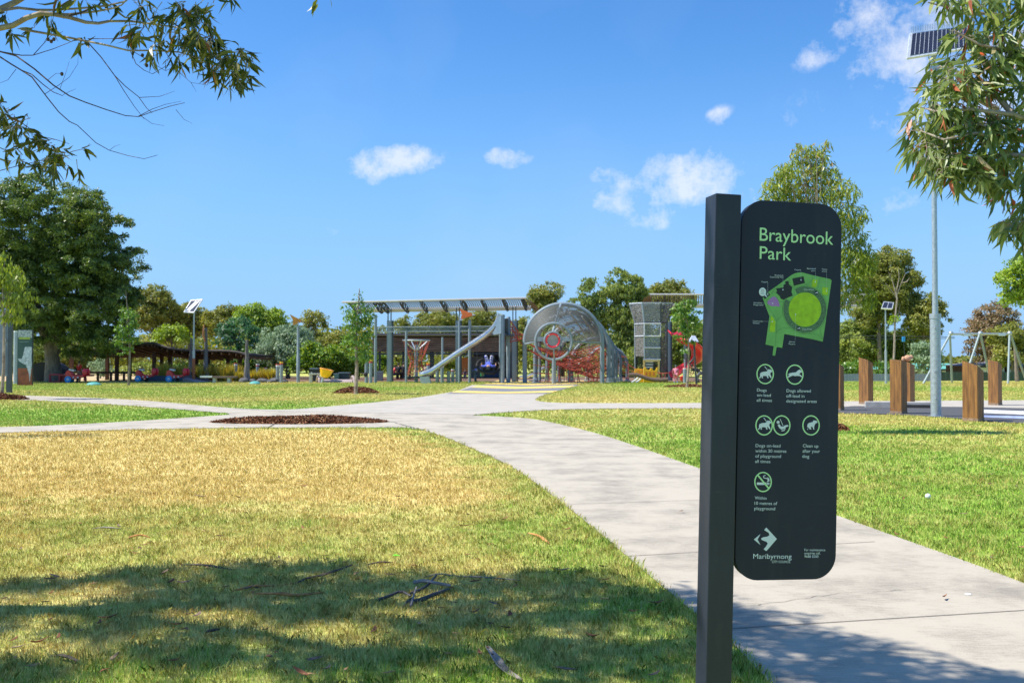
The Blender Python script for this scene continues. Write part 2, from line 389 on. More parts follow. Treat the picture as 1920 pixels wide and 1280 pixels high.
def blades():
    xs, ys, hs, ws = [], [], [], []
    for (y0, y1, dens, h, w) in ((4.2, 5.6, 9500, .034, .0034), (5.6, 7.2, 8000, .034, .0038), (7.2, 9.5, 5200, .034, .0048), (9.5, 13, 2600, .036, .0068), (13, 18, 1100, .038, .011), (18, 27, 480, .04, .018), (27, 44, 210, .045, .025), (44, 71, 105, .05, .038)):
        hw = y1 * .53 + .3; n = int((y1 - y0) * 2 * hw * dens)
        x = rng.uniform(-hw, hw, n); y = rng.uniform(y0, y1, n)
        k = (np.abs(x) < y * .53 + .2); x, y = x[k], y[k]
        c = vnoise(x, y, .09, 11); k = rng.random(len(x)) < .45 + .75 * c; x, y = x[k], y[k]
        xs.append(x); ys.append(y); hs.append(h * rng.uniform(.4, 1.3, len(x)) * (.7 + .75 * vnoise(x, y, .33, 12))); ws.append(w * rng.uniform(.7, 1.3, len(x)))
    x = np.concatenate(xs); y = np.concatenate(ys); h = np.concatenate(hs); w = np.concatenate(ws)
    jx = x + rng.normal(0, .02, len(x)); jy = y + rng.normal(0, .02, len(x))
    k = ~on_path(jx, jy)
    for (mx, my, mr, mk) in MULCH_XY: k &= ((x - mx) / mr) ** 2 + ((y - my) / (mr * mk)) ** 2 > 1.0
    x, y, h, w = x[k], y[k], h[k], w[k]; n = len(x)
    # lusher rim along the path
    e = dist_edge(x, y); h = h * (1 + .35 * np.exp(-(e / .12) ** 2))
    a = rng.uniform(0, 2 * np.pi, n); lean = rng.uniform(.15, .85, n) * h; b = rng.uniform(0, np.pi, n)
    dr = dryness(x, y); dry = np.clip(dr + rng.normal(0, .16, n) * np.interp(y, [10, 40], [1, .5]) + .5 * (vnoise(x, y, .07, 18) - .5), 0, 1); dry = np.where(rng.random(n) < .08 + .25 * dr, np.maximum(dry, .8), dry)
    cx, cy = np.cos(b) * w / 2, np.sin(b) * w / 2; lx, ly = np.cos(a) * lean, np.sin(a) * lean
    z0 = np.full(n, -.004)
    p = np.empty((n, 5, 3))
    p[:, 0] = np.stack([x - cx, y - cy, z0], 1); p[:, 1] = np.stack([x + cx, y + cy, z0], 1)
    p[:, 2] = np.stack([x + cx * .8 + lx * .35, y + cy * .8 + ly * .35, h * .6], 1)
    p[:, 4] = np.stack([x - cx * .8 + lx * .35, y - cy * .8 + ly * .35, h * .6], 1)
    p[:, 3] = np.stack([x + lx, y + ly, h * (1 - .25 * (lean / h) ** 2)], 1)
    o = np_mesh('lawn_grass', p.reshape(-1, 3), 5, grass_shader('grass_blades', True), attrs={'dry': dry, 'rnd': np.clip(.5 + np.interp(y, [10, 30, 60], [1.5, .8, .55]) * (.45 * rng.random(n) + .55 * vnoise(x, y, .055, 17) - .5), 0, 1)})
    tag(o, 'short mown lawn grass blades around the concrete path', 'grass', kind='stuff'); print('blades', n)
# ---- concrete
def concrete(name, base, dark):
    m = mat(name, base, .85, 0, .1, .7)
    N = m.node_tree.nodes; L = m.node_tree.links; b = N['Principled BSDF']
    g = N.new('ShaderNodeNewGeometry')
    mp = N.new('ShaderNodeMapping'); mp.inputs['Rotation'].default_value = (0, 0, R(-12)); mp.inputs['Scale'].default_value = (7, 110, 1); L.new(g.outputs['Position'], mp.inputs[0])
    n1 = N.new('ShaderNodeTexNoise'); n1.inputs['Scale'].default_value = 1.0; n1.inputs['Detail'].default_value = 5; L.new(mp.outputs[0], n1.inputs['Vector'])   # broom finish
    n2 = N.new('ShaderNodeTexNoise'); n2.inputs['Scale'].default_value = 130; n2.inputs['Detail'].default_value = 3; L.new(g.outputs['Position'], n2.inputs['Vector'])
    n3 = N.new('ShaderNodeTexNoise'); n3.inputs['Scale'].default_value = 1.3; n3.inputs['Detail'].default_value = 9; n3.inputs['Roughness'].default_value = .65; L.new(g.outputs['Position'], n3.inputs['Vector'])
    def ma(op, x, y, cl=False):
        n = N.new('ShaderNodeMath'); n.operation = op; n.use_clamp = cl
        for i, v in enumerate((x, y)):
            if isinstance(v, float): n.inputs[i].default_value = v
            else: L.new(v, n.inputs[i])
        return n.outputs[0]
    s = ma('ADD', ma('ADD', ma('MULTIPLY', n1.outputs[0], .5), ma('MULTIPLY', n2.outputs[0], .35)), ma('MULTIPLY', n3.outputs[0], 1.05))
    r = N.new('ShaderNodeValToRGB'); L.new(s, r.inputs[0]); r.color_ramp.elements[0].position = .72; r.color_ramp.elements[1].position = 1.0
    r.color_ramp.elements[0].color = (*dark, 1); r.color_ramp.elements[1].color = (*base, 1)
    r.color_ramp.elements[1].position = 1.0
    sc_ = ma('MULTIPLY', s, .99); L.new(sc_, r.inputs[0])
    L.new(r.outputs[0], b.inputs['Base Color'])
    bp = N.new('ShaderNodeBump'); bp.inputs['Strength'].default_value = .5; bp.inputs['Distance'].default_value = .004
    L.new(ma('ADD', n1.outputs[0], ma('MULTIPLY', n2.outputs[0], .5)), bp.inputs['Height']); L.new(bp.outputs[0], b.inputs['Normal'])
    return m
CONCM = concrete('broomed_concrete', (.425, .375, .298), (.23, .203, .163))
CONCW = concrete('pale_concrete', (.41, .37, .312), (.315, .288, .24))
def sheet(name, poly, z, m, kind='structure', parent=None):
    mb = MB(); mb.sheet([(p[0], p[1]) for p in poly], lambda u, v: (u, v, z)); o = mb.build(name, m, parent)
    if parent is None: tag(o, kind=kind)
    return o
path = sheet('concrete_path', [(p.x, p.y) for p in path_outline], .012, CONCM); path['label'] = 'broom-finished concrete footpath that forks towards the playground'
# newer, paler pour in front of the playground
pale = open_s(P((430, 765.5), (480, 768.6), (550, 769), (640, 760.6), (700, 755.6), (780, 746.6), (830, 738.6), (860, 734))) + [gd(885, 723).to_2d(), gd(1085, 723).to_2d()] + open_s(P((1075, 726), (1030, 737.6), (1004, 747), (1002, 751.2), (1020, 754.6), (1060, 756.6), (1310, 756.6), (1920, 751), (2300, 749))) + P((2300, 773), (1920, 767.4), (1600, 766.5), (1310, 765.5), (1100, 766.5), (1000, 769.5), (930, 774.5), (885, 778.2)) + P((800, 776.5), (700, 775), (600, 773), (500, 771))
o = sheet('pale_concrete_path', [(p.x, p.y) for p in pale], .017, CONCW); o['label'] = 'newer pale concrete apron in front of the striped ramp'
mb = MB()
JOINT = mat('joint_groove', (.13, .115, .1), .9)
def joint(a, b, w=.012, wob=0, n=12, z=.0155, parent=None, name='joint'):
    mb = MB(); A, B = gd(*a), gd(*b); d = (B - A); s = Vector((-d.y, d.x, 0)).normalized()
    pts = [A + d * (i / n) + s * random.uniform(-wob, wob) for i in range(n + 1)]
    for i in range(n):
        w0 = w * (1 if not wob else random.uniform(.5, 1.2)); q = s * w0 / 2
        mb.add([pts[i] - q + V(0, 0, z), pts[i + 1] - q + V(0, 0, z), pts[i + 1] + q + V(0, 0, z), pts[i] + q + V(0, 0, z)], [(0, 1, 2, 3)])
    return mb.build(name, JOINT, parent or path)
for a, b in (((1180, 1045), (1990, 1000)), ((828, 829), (1105, 824)), ((948, 950 - 80), (1560, 950)), ((1075, 960), (1640, 985)), ((1262, 1176), (2060, 1135))):
    pass
joint((828, 828.5), (1108, 824), .014); joint((1045, 948), (1445, 935), .008); joint((1168, 1046), (1640, 1018), .009); joint((1296, 1187), (2010, 1142), .009)
joint((890, 856), (1215, 851), .008)
joint((1375, 1143), (1480, 1130), .006, .012); joint((1480, 1130), (1560, 1117), .005, .015); joint((1560, 1117), (1740, 1106), .004, .02)
joint((722, 789), (795, 807), .03, .03, z=.0215); joint((500, 804), (518, 794), .03, z=.0215)
# asphalt with a blue painted strip
ASM = mat('asphalt', (.075, .075, .08), .9, 0, .25, 60, bump=.4, bscale=200)
a_ = sheet('asphalt_pad', [(p.x, p.y) for p in asph], .021, ASM); a_['label'] = 'dark asphalt pad around the timber posts'
sheet('painted_strip', [tuple(p) for p in P((1842, 783), (1925, 786.5), (2100, 792), (2100, 787), (1925, 782), (1842, 779.5))], .0255, mat('blue_line_paint', (.32, .38, .62), .8, 0, .2, 6), parent=a_)
sheet('painted_strip', [tuple(p) for p in P((1842, 775.5), (1925, 779), (2100, 783), (2100, 776), (1925, 772), (1842, 769))], .0255, mat('pale_line_paint', (.55, .55, .55), .8, 0, .2, 6), parent=a_)
# striped ramp of grey rubber with yellow chevrons
RUB = mat('grey_rubber', (.17, .175, .19), .85, 0, .12, 40); RYEL = mat('yellow_rubber', (.72, .5, .13), .8, 0, .1, 30)
ramp = sheet('striped_ramp', [tuple(p) for p in P((838, 738.5), (870, 730.5), (905, 721), (935, 713), (1108, 713), (1070, 726), (1030, 738.5))], .026, RUB); ramp['label'] = 'grey rubber ramp with yellow chevron stripes'
def edgeL(y): return np.interp(y, [713, 721, 730.5, 738.5], [935, 905, 870, 838])
def edgeR(y): return np.interp(y, [713, 726, 738.5], [1108, 1070, 1030])
for (y0, y1, sag) in ((713.6, 716.2, 1.2), (718.2, 720.8, 2), (723.2, 727, 2.6), (733.2, 736.6, 2.2)):
    poly = []
    for k in range(9):
        t = k / 8; yy = y0 + sag * (1 - abs(t * 2 - 1)) ; poly.append((edgeL(yy) * (1 - t) + edgeR(yy) * t, yy))
    for k in range(8, -1, -1):
        t = k / 8; yy = min(738, y1 + sag * (1 - abs(t * 2 - 1))); poly.append((edgeL(yy) * (1 - t) + edgeR(yy) * t, yy))
    sheet('yellow_stripe', [tuple(gd(*q).to_2d()) for q in poly], .0305, RYEL, parent=ramp)
# play surface and the dry paddock behind it
sheet('playground_surface', [(-31, 70.5), (-10, 70.0), (-4, 71.5), (3, 71.5), (7, 71), (14.5, 71), (16.5, 92), (-31, 92)], .008, mat('bark_softfall', (.17, .1, .06), .95, 0, .3, 9, bump=.5, bscale=40))['label'] = 'brown softfall under the play equipment'
sheet('dry_paddock', [(-90, 72.5), (-31.5, 72.5), (-31.5, 125), (-90, 125)], .006, mat('dry_straw', (.5, .36, .19), .95, 0, .2, 2))['label'] = 'dry straw-coloured grass behind the big tree'

# ------------------------------------------------------------------ mulch
MULCH_XY = []
CHIP = leafmat('mulch_chips', [(0, (.07, .024, .012)), (.5, (.2, .075, .035)), (.85, (.33, .15, .07)), (1, (.6, .38, .2))], trans=0, rough=.8, spec=.15)
def mulch(px, py, wpx, ky, h, label, n=5000, cs=.05):
    c = gd(px, py); r = wpx / 2 * c.y / F; MULCH_XY.append((c.x, c.y, r, ky))
    u = np.sqrt(rng.random(n)) * 1.04; a = rng.uniform(0, 2 * np.pi, n)
    x = c.x + u * r * np.cos(a); y = c.y + u * r * ky * np.sin(a); z = h * np.maximum(0, 1 - u ** 2) ** .8 * (.7 + .6 * vnoise(x, y, r * .3, 8)) + .02
    d = rng.normal(0, 1, (n, 3)); d[:, 2] *= .45; d /= np.linalg.norm(d, axis=1)[:, None]; e = rng.normal(0, 1, (n, 3)); s = np.cross(d, e); s /= np.linalg.norm(s, axis=1)[:, None]
    l = cs * rng.uniform(.5, 1.5, n)[:, None]; w = l * .35; C = np.stack([x, y, z], 1)
    q = np.stack([C - d * l / 2 - s * w / 2, C + d * l / 2 - s * w / 2, C + d * l / 2 + s * w / 2, C - d * l / 2 + s * w / 2], 1).reshape(-1, 3)
    # mound below the chips
    m, k = 28, 7; mv = []; 
    for i in range(k + 1):
        for j in range(m):
            t = 1 - i / k; A = 2 * math.pi * j / m; X_ = c.x + t * r * math.cos(A); Y_ = c.y + t * r * ky * math.sin(A)
            mv.append((X_, Y_, float(h * max(0, 1 - t * t) ** .8 * (.7 + .6 * vnoise(X_, Y_, r * .3, 8))) if i else -.01))
    mf = [(i * m + j, i * m + (j + 1) % m, (i + 1) * m + (j + 1) % m, (i + 1) * m + j) for i in range(k) for j in range(m)]
    fv = np.concatenate([q, np.array(mv)]); ff = np.concatenate([np.arange(4 * n), (np.array(mf) + 4 * n).ravel()])
    o = np_mesh('mulch_bed', fv, 4, CHIP, origin=(c.x, c.y, 0), faces=ff, counts=np.full(n + len(mf), 4), attrs={'rnd': np.concatenate([rng.random(n), np.full(len(mf), .25)])})
    tag(o, label, 'mulch bed'); return c, r
m1 = mulch(562, 791.5, 320, .42, .13, 'long low island of brown bark mulch where the paths fork', 9000, .06)
m2 = mulch(668, 737, 82, .7, .24, 'round mulch mound under the young tree left of the shade canopy', 2500, .09)
m3 = mulch(5, 749, 92, .5, .18, 'mulch mound around the slim trunk at the left edge', 2500, .09)
m4 = mulch(1288, 725.5, 84, .8, .12, 'pale thin mulch ring under the young tree beside the sign post', 2000, .09)
m5 = mulch(1550, 806, 80, .8, .14, 'small mulch mound just showing right of the park sign', 2500, .05)
m6 = mulch(1668, 714, 70, .3, .2, 'distant brown mulch heap behind the timber posts', 1500, .1)
blades()
# ------------------------------------------------------------------ park sign
YAW = R(11.3); LEAN = R(1.5)
SGN = thing('park_sign', 'charcoal park sign with a rounded map panel fixed to a square post', 'sign', (at(1362, 1200, 3.5).x, 3.5, 0))
SO = SGN.location.copy()
UX = Vector((math.cos(YAW), math.sin(YAW), 0)); NF = Vector((math.sin(YAW), -math.cos(YAW), 0))     # right along the panel, out of its face
LM = Matrix.Rotation(LEAN, 3, -NF)
UR, UU = LM @ UX, LM @ Vector((0, 0, 1))
def S3(u, v, w=0): return SO + UR * u + UU * v + NF * w
def uv(px, py, w=0.0):
    """where the line of sight through that photo pixel meets the panel's face"""
    d = pxdir(px, py); p0 = S3(0, 0, w); t = (p0 - EYE).dot(NF) / d.dot(NF); p = EYE + d * t - SO
    return p.dot(UR), p.dot(UU)
CHAR = mat('charcoal_powdercoat', (.021, .026, .045), .45, 0, .14, 3, bump=.08, bscale=500, spec=.35)
CHARF = mat('charcoal_face', (.021, .025, .046), .5, 0, .08, 2, spec=.22)
PALE = mat('pale_green_vinyl', (.46, .76, .40), .5, 0, .03); WHV = mat('pale_grey_vinyl', (.62, .68, .76), .5, 0, .03)
G1 = mat('map_mid_green', (.16, .40, .11), .5, 0, .08, 40); G2 = mat('map_lime', (.32, .52, .004), .5, 0, .14, 45); G3 = mat('map_hatch', (.08, .17, .085), .5, 0, .5, 300); PUR = mat('map_mauve', (.36, .17, .47), .5, 0, .04); MBK = mat('map_black', (.006, .009, .013), .5, 0, .05); MLN = mat('map_line', (.035, .1, .04), .5, 0, .05)
def dust(m, amt):
    N = m.node_tree.nodes; L = m.node_tree.links; b = N['Principled BSDF']; src = b.inputs['Base Color'].links[0].from_socket
    tc = N.new('ShaderNodeTexCoord'); tot = []
    for sc, th, gain, st in ((140, .70, 9, (1, 1, 1)), (7, .5, 1.2, (3, 3, .5)), (60, .66, 4, (.3, .3, 2.2))):
        mp = N.new('ShaderNodeMapping'); mp.inputs['Scale'].default_value = st; L.new(tc.outputs['Object'], mp.inputs[0])
        n = N.new('ShaderNodeTexNoise'); n.inputs['Scale'].default_value = sc; n.inputs['Detail'].default_value = 3; L.new(mp.outputs[0], n.inputs['Vector'])
        a = N.new('ShaderNodeMath'); a.operation = 'SUBTRACT'; a.use_clamp = True; L.new(n.outputs[0], a.inputs[0]); a.inputs[1].default_value = th
        g = N.new('ShaderNodeMath'); g.operation = 'MULTIPLY'; L.new(a.outputs[0], g.inputs[0]); g.inputs[1].default_value = gain * amt; tot.append(g.outputs[0])
    s1 = N.new('ShaderNodeMath'); L.new(tot[0], s1.inputs[0]); L.new(tot[1], s1.inputs[1]); s2 = N.new('ShaderNodeMath'); s2.use_clamp = True; L.new(s1.outputs[0], s2.inputs[0]); L.new(tot[2], s2.inputs[1])
    mx = N.new('ShaderNodeMix'); mx.data_type = 'RGBA'; L.new(s2.outputs[0], mx.inputs[0]); L.new(src, mx.inputs[6]); mx.inputs[7].default_value = (.16, .16, .155, 1); L.new(mx.outputs[2], b.inputs['Base Color'])
dust(CHAR, .22); dust(CHARF, .16)
FW = .0                                           # panel face plane is w = 0
ul, vt = uv(1392, 373); ur, _ = uv(1579, 384); _, vb = uv(1470, 1086.5)
print('panel', ul, ur, vb, vt)
def rrect(u0, u1, v0, v1, r, n=10):
    p = []
    for (cx, cy, a0) in ((u1 - r, v1 - r, 0), (u0 + r, v1 - r, 90), (u0 + r, v0 + r, 180), (u1 - r, v0 + r, 270)):
        for k in range(n + 1): a = R(a0 + 90 * k / n); p.append((cx + r * math.cos(a), cy + r * math.sin(a)))
    return p
mb = MB(); mb.prism(rrect(ul, ur, vb, vt, .085), lambda u, v: S3(u, v, 0), -NF * .006); mb.build('front_panel', CHARF, SGN, bevel=.0012)
mb = MB(); mb.prism(rrect(ul + .002, ur - .002, vb + .002, vt - .002, .085), lambda u, v: S3(u, v, -.012), -NF * .028); mb.build('panel_body', CHAR, SGN, bevel=.002)
mb = MB(); mb.prism(rrect(ul + .012, ur - .012, vb + .012, vt - .012, .08), lambda u, v: S3(u, v, -.0058), -NF * .0065); mb.build('shadow_gap', BLACK, SGN)
# post: square hollow section, open seam towards the panel
pl, pt = uv(1342.5, 362, .03); pr, _ = uv(1391, 362, .03); s_ = pr - pl
mb = MB(); c = [(pl, .03), (pr - .001, .03), (pr - .001, .03 - s_), (pl, .03 - s_)]
vs = [S3(u, -.35, w) for u, w in c] + [S3(u, pt, w) for u, w in c]
mb.add(vs, [(0, 1, 5, 4), (1, 2, 6, 5), (2, 3, 7, 6), (3, 0, 4, 7), (4, 5, 6, 7), (3, 2, 1, 0)]); mb.build('post', CHAR, SGN, bevel=.003)
mb = MB(); mb.box(S3((pr + ul) / 2, (vb + vt) / 2, -.03), (.012, .02, .9), M=Matrix((UR, NF, UU)).transposed()); mb.build('bracket', BLACK, SGN)
dg = [0]
def flat(name, polys, m, w, parent=None, raw=False):
    mb = MB()
    for p in polys:
        q = p if raw else [uv(*a) for a in p]
        mb.prism(q, lambda u, v: S3(u, v, w), NF * .0004)
    return mb.build(name, m, parent or SGN)
def text(name, body, L_, base, Rr, cap, m, w=.0006, parent=None, base_r=None, bold=.0):
    """lettering between photo x L_ and Rr on baseline base; cap = y of the capitals' top; base_r the baseline at the right end"""
    cu = bpy.data.curves.new(name, 'FONT'); cu.body = body; cu.size = 1; cu.offset = bold; cu.resolution_u = 4
    o = bpy.data.objects.new(name, cu); COL.objects.link(o)
    me = bpy.data.meshes.new_from_object(o.evaluated_get(bpy.context.evaluated_depsgraph_get()))
    COL.objects.unlink(o); bpy.data.objects.remove(o)
    co = np.empty(len(me.vertices) * 3, np.float32); me.vertices.foreach_get('co', co); co = co.reshape(-1, 3)
    x0, x1 = co[:, 0].min(), co[:, 0].max(); capH = .729 if any(ch.isupper() or ch in 'lbdfhkt0123456789' for ch in body) else .55
    u0, v0 = uv(L_, base); u1, v1 = uv(Rr, base if base_r is None else base_r); _, v2 = uv(L_, cap)
    fx = (co[:, 0] - x0) / (x1 - x0); u = u0 + (u1 - u0) * fx; v = v0 + (v1 - v0) * fx + co[:, 1] * ((v2 - v0) / capH)
    me.name = name; o = bpy.data.objects.new(name, me); COL.objects.link(o); o.parent = parent or SGN; ORG[o.name] = SO.copy()
    P3 = np.array([np.array(S3(float(a), float(b), w + .0006) - SO) for a, b in zip(u, v)], np.float32); me.vertices.foreach_set('co', P3.ravel())
    me.materials.clear(); me.materials.append(m); me.update(); return o
text('title_text', 'Braybrook', 1424, 451, 1562, 425, PALE, base_r=459, bold=.002)
text('title_text', 'Park', 1424, 485, 1483, 460, PALE, base_r=488.5, bold=.002)
for L_, b, r, c, t in ((1419, 733.5, 1437, 727.5, 'Dogs'), (1419, 742.8, 1445, 737, 'on-lead'), (1418.5, 752.5, 1447, 746.5, 'all times'),
        (1474.5, 734.8, 1520, 728.8, 'Dogs allowed'), (1474, 744.6, 1508, 738.4, 'off-lead in'), (1474, 754.2, 1531, 748, 'designated areas'),
        (1416.5, 837.6, 1463, 831.5, 'Dogs on-lead'), (1416, 847.5, 1474, 841.3, 'within 30 metres'), (1416, 857.2, 1464, 851, 'of playground'), (1415.5, 867, 1444, 860.8, 'all times'),
        (1505, 838, 1534, 831.8, 'Clean up'), (1504.5, 847.8, 1537, 841.4, 'after your'), (1504, 857.4, 1517, 851.2, 'dog'),
        (1415, 935.6, 1437, 929.4, 'Within'), (1414.5, 945.4, 1457, 939.2, '10 metres of'), (1414, 955.2, 1453, 949, 'playground')):
    text('rule_text', t, L_, b, r, c, WHV, base_r=b + .6, bold=.0)
text('council_text', 'Maribyrnong', 1412, 1046.5, 1484, 1036.8, WHV, base_r=1046.8); text('council_text', 'CITY COUNCIL', 1447, 1054.6, 1482, 1049.8, WHV)
for b, r, t in ((1032.3, 1547, 'For maintenance'), (1038.4, 1538, 'enquiries call,'), (1044.6, 1534, '9688 0200')): text('contact_text', t, 1508, b, r, b - 4.8, WHV)
Z7 = lambda x, y: (1380 + x / 2.909, 660 + y / 2.909)
flat('council_emblem', [[Z7(*p) for p in ((165, 955), (222, 1017), (165, 1083), (150, 1073), (163, 1058), (173, 1042), (165, 1032), (148, 1026), (138, 1021), (137, 1014), (147, 1008), (172, 1004), (182, 996), (178, 984), (153, 968))],
     [Z7(*p) for p in ((133, 990), (97, 1020), (133, 1050), (117, 1020))]], WHV, .0006)
def ell(cx, cy, rx, ry, n=28, a0=0, a1=360): return [(cx + rx * math.cos(R(a0 + (a1 - a0) * k / n)), cy - ry * math.sin(R(a0 + (a1 - a0) * k / n))) for k in range(n + (0 if a1 - a0 == 360 else 1))]
def band(outer, inner): return [outer + [outer[0]] + [inner[0]] + inner[::-1]]
def ringmesh(name, cx, cy, rx, ry, t, m, w, parent=None, n=36):
    mb = MB(); vs = []
    for k in range(n):
        a = 2 * math.pi * k / n
        for q in (1, 0):
            u, v = uv(cx + (rx - q * t) * math.cos(a), cy + (ry - q * t) * math.sin(a)); vs.append(S3(u, v, w))
    mb.add(vs, [(2 * k, 2 * ((k + 1) % n), 2 * ((k + 1) % n) + 1, 2 * k + 1) for k in range(n)])
    return mb.build(name, m, parent or SGN)
WALK = [(-11, 2), (-9, -3), (-4, -4.5), (2, -5), (5, -7), (6, -9), (8, -10), (9, -8.5), (11, -10), (12, -8), (14, -7), (14, -4.5), (11, -3), (10, 0), (12, 4), (13, 8), (11, 8), (9, 5), (7, 3), (5.5, 3.5), (7, 7), (6.5, 8.5), (4.5, 8), (3, 4), (-3, 3.5), (-5, 5), (-4.5, 8.5), (-7, 8.5), (-7, 5), (-9, 6), (-10.5, 9), (-12.5, 8.5), (-10, 4), (-10.5, 1)]
RUN = [(-14, 0), (-10, -3), (-4, -4), (2, -4.5), (5, -7), (7, -9), (9, -9.5), (11, -10.5), (12, -8.5), (14.5, -7), (14, -4.5), (11, -3.5), (9, -1), (12, 1), (15, 4), (14, 5.5), (10, 3), (6, 2.5), (1, 3), (-4, 2), (-8, 3.5), (-13, 6), (-15, 5), (-11, 1.5), (-12, .5)]
SQUAT = [(-9, 2), (-8, -3), (-4, -6), (1, -7), (4, -8), (5, -11), (8, -12), (9, -10), (11, -12), (13, -10), (15, -9), (14.5, -6), (11, -5), (9, -2), (7.5, 2), (7, 8), (8.5, 9.5), (5, 9.5), (4, 4), (1, 3), (-1, 5), (1, 9), (-3, 9.5), (-5, 6), (-8, 5)]
def icon(cx, cy, k, poly, extra=(), parts='dog_pictogram', rx=16.5, ry=19):
    r = ringmesh('pictogram_ring', cx, cy, rx, ry, 2.3, PALE, .0008)
    ps = [[(cx + x * k, cy + y * k) for x, y in poly]] + [[(cx + x * k, cy + y * k) for x, y in e] for e in extra]
    flat(parts, ps, WHV, .0006, r)
LEAD = [(-1.5, -15), (-.3, -15.6), (6.5, -6.5), (5.6, -6)]
icon(1434.5, 701, .93, WALK, [LEAD]); icon(1490, 702, .93, RUN); icon(1432.5, 797, .93, WALK, [LEAD]); 
CHILD = [(-9, -1), (-5, -3), (-2, 2), (3, 3), (7, 0), (14, -1), (15, 2), (9, 4), (5, 8), (-1, 9), (-5, 6), (-7, 3)]
icon(1465.5, 797, .85, CHILD, [[(-8 + 3.4 * math.cos(a), -7 + 3.4 * math.sin(a)) for a in [k * .6283 for k in range(10)]], [(-4, -14), (-3, -14.6), (3.5, 1), (2.5, 1.5)], [(-1, 11), (5, 10), (8, 5), (9, 6), (6, 12), (0, 13)]], 'swing_pictogram')
icon(1520.5, 797, .8, SQUAT, [[(-9, 8), (-7, 8), (-7, 10), (-9, 10)]], 'squatting_dog_pictogram')
icon(1430.5, 903, .9, [(-13, 1), (7, 1), (7, 6), (-13, 6)], [[(8, 1), (10, 1), (10, 6), (8, 6)], [(11, 1), (13, 1), (13, 6), (11, 6)], [(8, -1), (10, -3), (9, -6), (5, -7), (1, -8), (0, -12), (3, -14.5), (6, -14), (5.4, -13), (3, -13), (1.6, -11), (3, -9), (7, -8.4), (11, -7), (12, -3), (10, 0)], [(11, -1), (13, -1), (13.6, -5), (11, -9), (8.5, -10), (9, -8.8), (11.4, -6)]], 'cigarette_pictogram')
flat('prohibition_slash', [[(1419, 890.5), (1421, 888.5), (1442.5, 914.5), (1440.5, 916.5)]], PALE, .0012)
# map
Z6 = lambda x, y: (1400 + x / 6.4, 480 + y / 6.4)
z = lambda pts: [Z6(*p) for p in pts]
MAP = flat('park_map', [z([(190, 500), (265, 425), (400, 330), (480, 270), (530, 232), (575, 208), (620, 197), (670, 198), (780, 228), (1000, 276), (1018, 292), (990, 480), (960, 700), (912, 1025), (780, 995), (450, 933), (425, 1100), (358, 1090), (340, 1195), (308, 1190), (322, 1080), (225, 1060), (250, 880), (272, 720), (240, 640)])], G1, .0006)
mb = MB(); n = 48; vs = []
for k in range(n + 1):
    a = R(118 - 325 * k / n)
    for (rx, ry) in ((258, 278), (198, 208)): vs.append(S3(*uv(*Z6(697 + rx * math.cos(a), 642 - ry * math.sin(a))), .0013))
mb.add(vs, [(2 * k, 2 * k + 2, 2 * k + 3, 2 * k + 1) for k in range(n)]); mb.build('dog_area', G3, MAP)
flat('sports_oval', [z(ell(697, 642, 195, 205, 40))], G2, .0014, MAP)
for q_ in ([(545, 270), (680, 243), (697, 325), (565, 358)], [(200, 490), (262, 440), (280, 465), (215, 518)]): flat('carpark', [z(q_)], MBK, .0012, MAP)
flat('community_hub', [z([(350, 390), (440, 375), (440, 345), (465, 335), (460, 305), (500, 298), (505, 340), (545, 375), (535, 430), (552, 475), (500, 495), (440, 525), (405, 510), (395, 480), (345, 435), (365, 425)])], MBK, .0012, MAP)
for n_, q_ in (('court', [(790, 278), (848, 288), (832, 378), (775, 368)]), ('court', [(905, 373), (975, 378), (972, 468), (905, 465)]), ('community_garden', [(300, 715), (345, 790), (335, 912), (270, 905), (290, 720)])): flat(n_, [z(q_)], G2, .0012, MAP)
flat('playground_patch', [z([(245, 550), (290, 500), (320, 485), (345, 492), (370, 520), (385, 555), (397, 605), (370, 605), (350, 600), (300, 602), (255, 580)])], PUR, .0012, MAP)
def strokes(name, lines, m, w, t, parent=MAP):
    mb = MB()
    for ln in lines:
        p = [S3(*uv(*Z6(*q)), w) for q in ln]
        for a, b in zip(p[:-1], p[1:]):
            d = (b - a).normalized(); s = d.cross(NF) * t / 2; mb.add([a - s, b - s, b + s, a + s], [(0, 1, 2, 3)])
    return mb.build(name, m, parent)
strokes('map_path', [[(240, 520), (250, 600), (330, 720), (360, 780), (355, 900), (338, 1085)], [(360, 775), (430, 700), (428, 610), (455, 550), (395, 552), (350, 490)], [(345, 925), (385, 885), (430, 862), (515, 862)],
    [(795, 235), (780, 290), (740, 335), (700, 352), (570, 378), (515, 345), (515, 268)], [(880, 255), (862, 330), (852, 392)], [(885, 870), (888, 930), (912, 995), (860, 950), (800, 932), (640, 925)], [(290, 470), (330, 400), (420, 340)], [(570, 380), (565, 470)],
    [(697 + 268 * math.cos(R(t)), 642 - 290 * math.sin(R(t))) for t in range(100, -220, -10)]], MLN, .0019, .0006)
for q_ in ([[(648, 178), (648, 288)], [(822, 190), (820, 310)], [(957, 200), (953, 420)], [(433, 270), (431, 405)], [(250, 325), (250, 460)], [(190, 567), (308, 568)], [(190, 783), (303, 786)], [(583, 700), (578, 1012)]]): strokes('map_leader', [q_], WHV, .0022, .0004)
for x, y in ((648, 288), (820, 310), (953, 420), (431, 405), (250, 460), (308, 568), (303, 786), (583, 700)): flat('map_dot', [z(ell(x, y, 7, 8, 10))], WHV, .0024, MAP)
flat('here_marker', [z(ell(187, 430, 43, 51, 24)), z([(205, 470), (225, 455), (246, 500)])], WHV, .0022, MAP)
for y, t in ((412, 'You'), (432, 'Are'), (454, 'Here')): text('map_text', t, *Z6(168, y), Z6(206, y)[0], Z6(0, y - 13)[1], MBK, .0026, MAP)
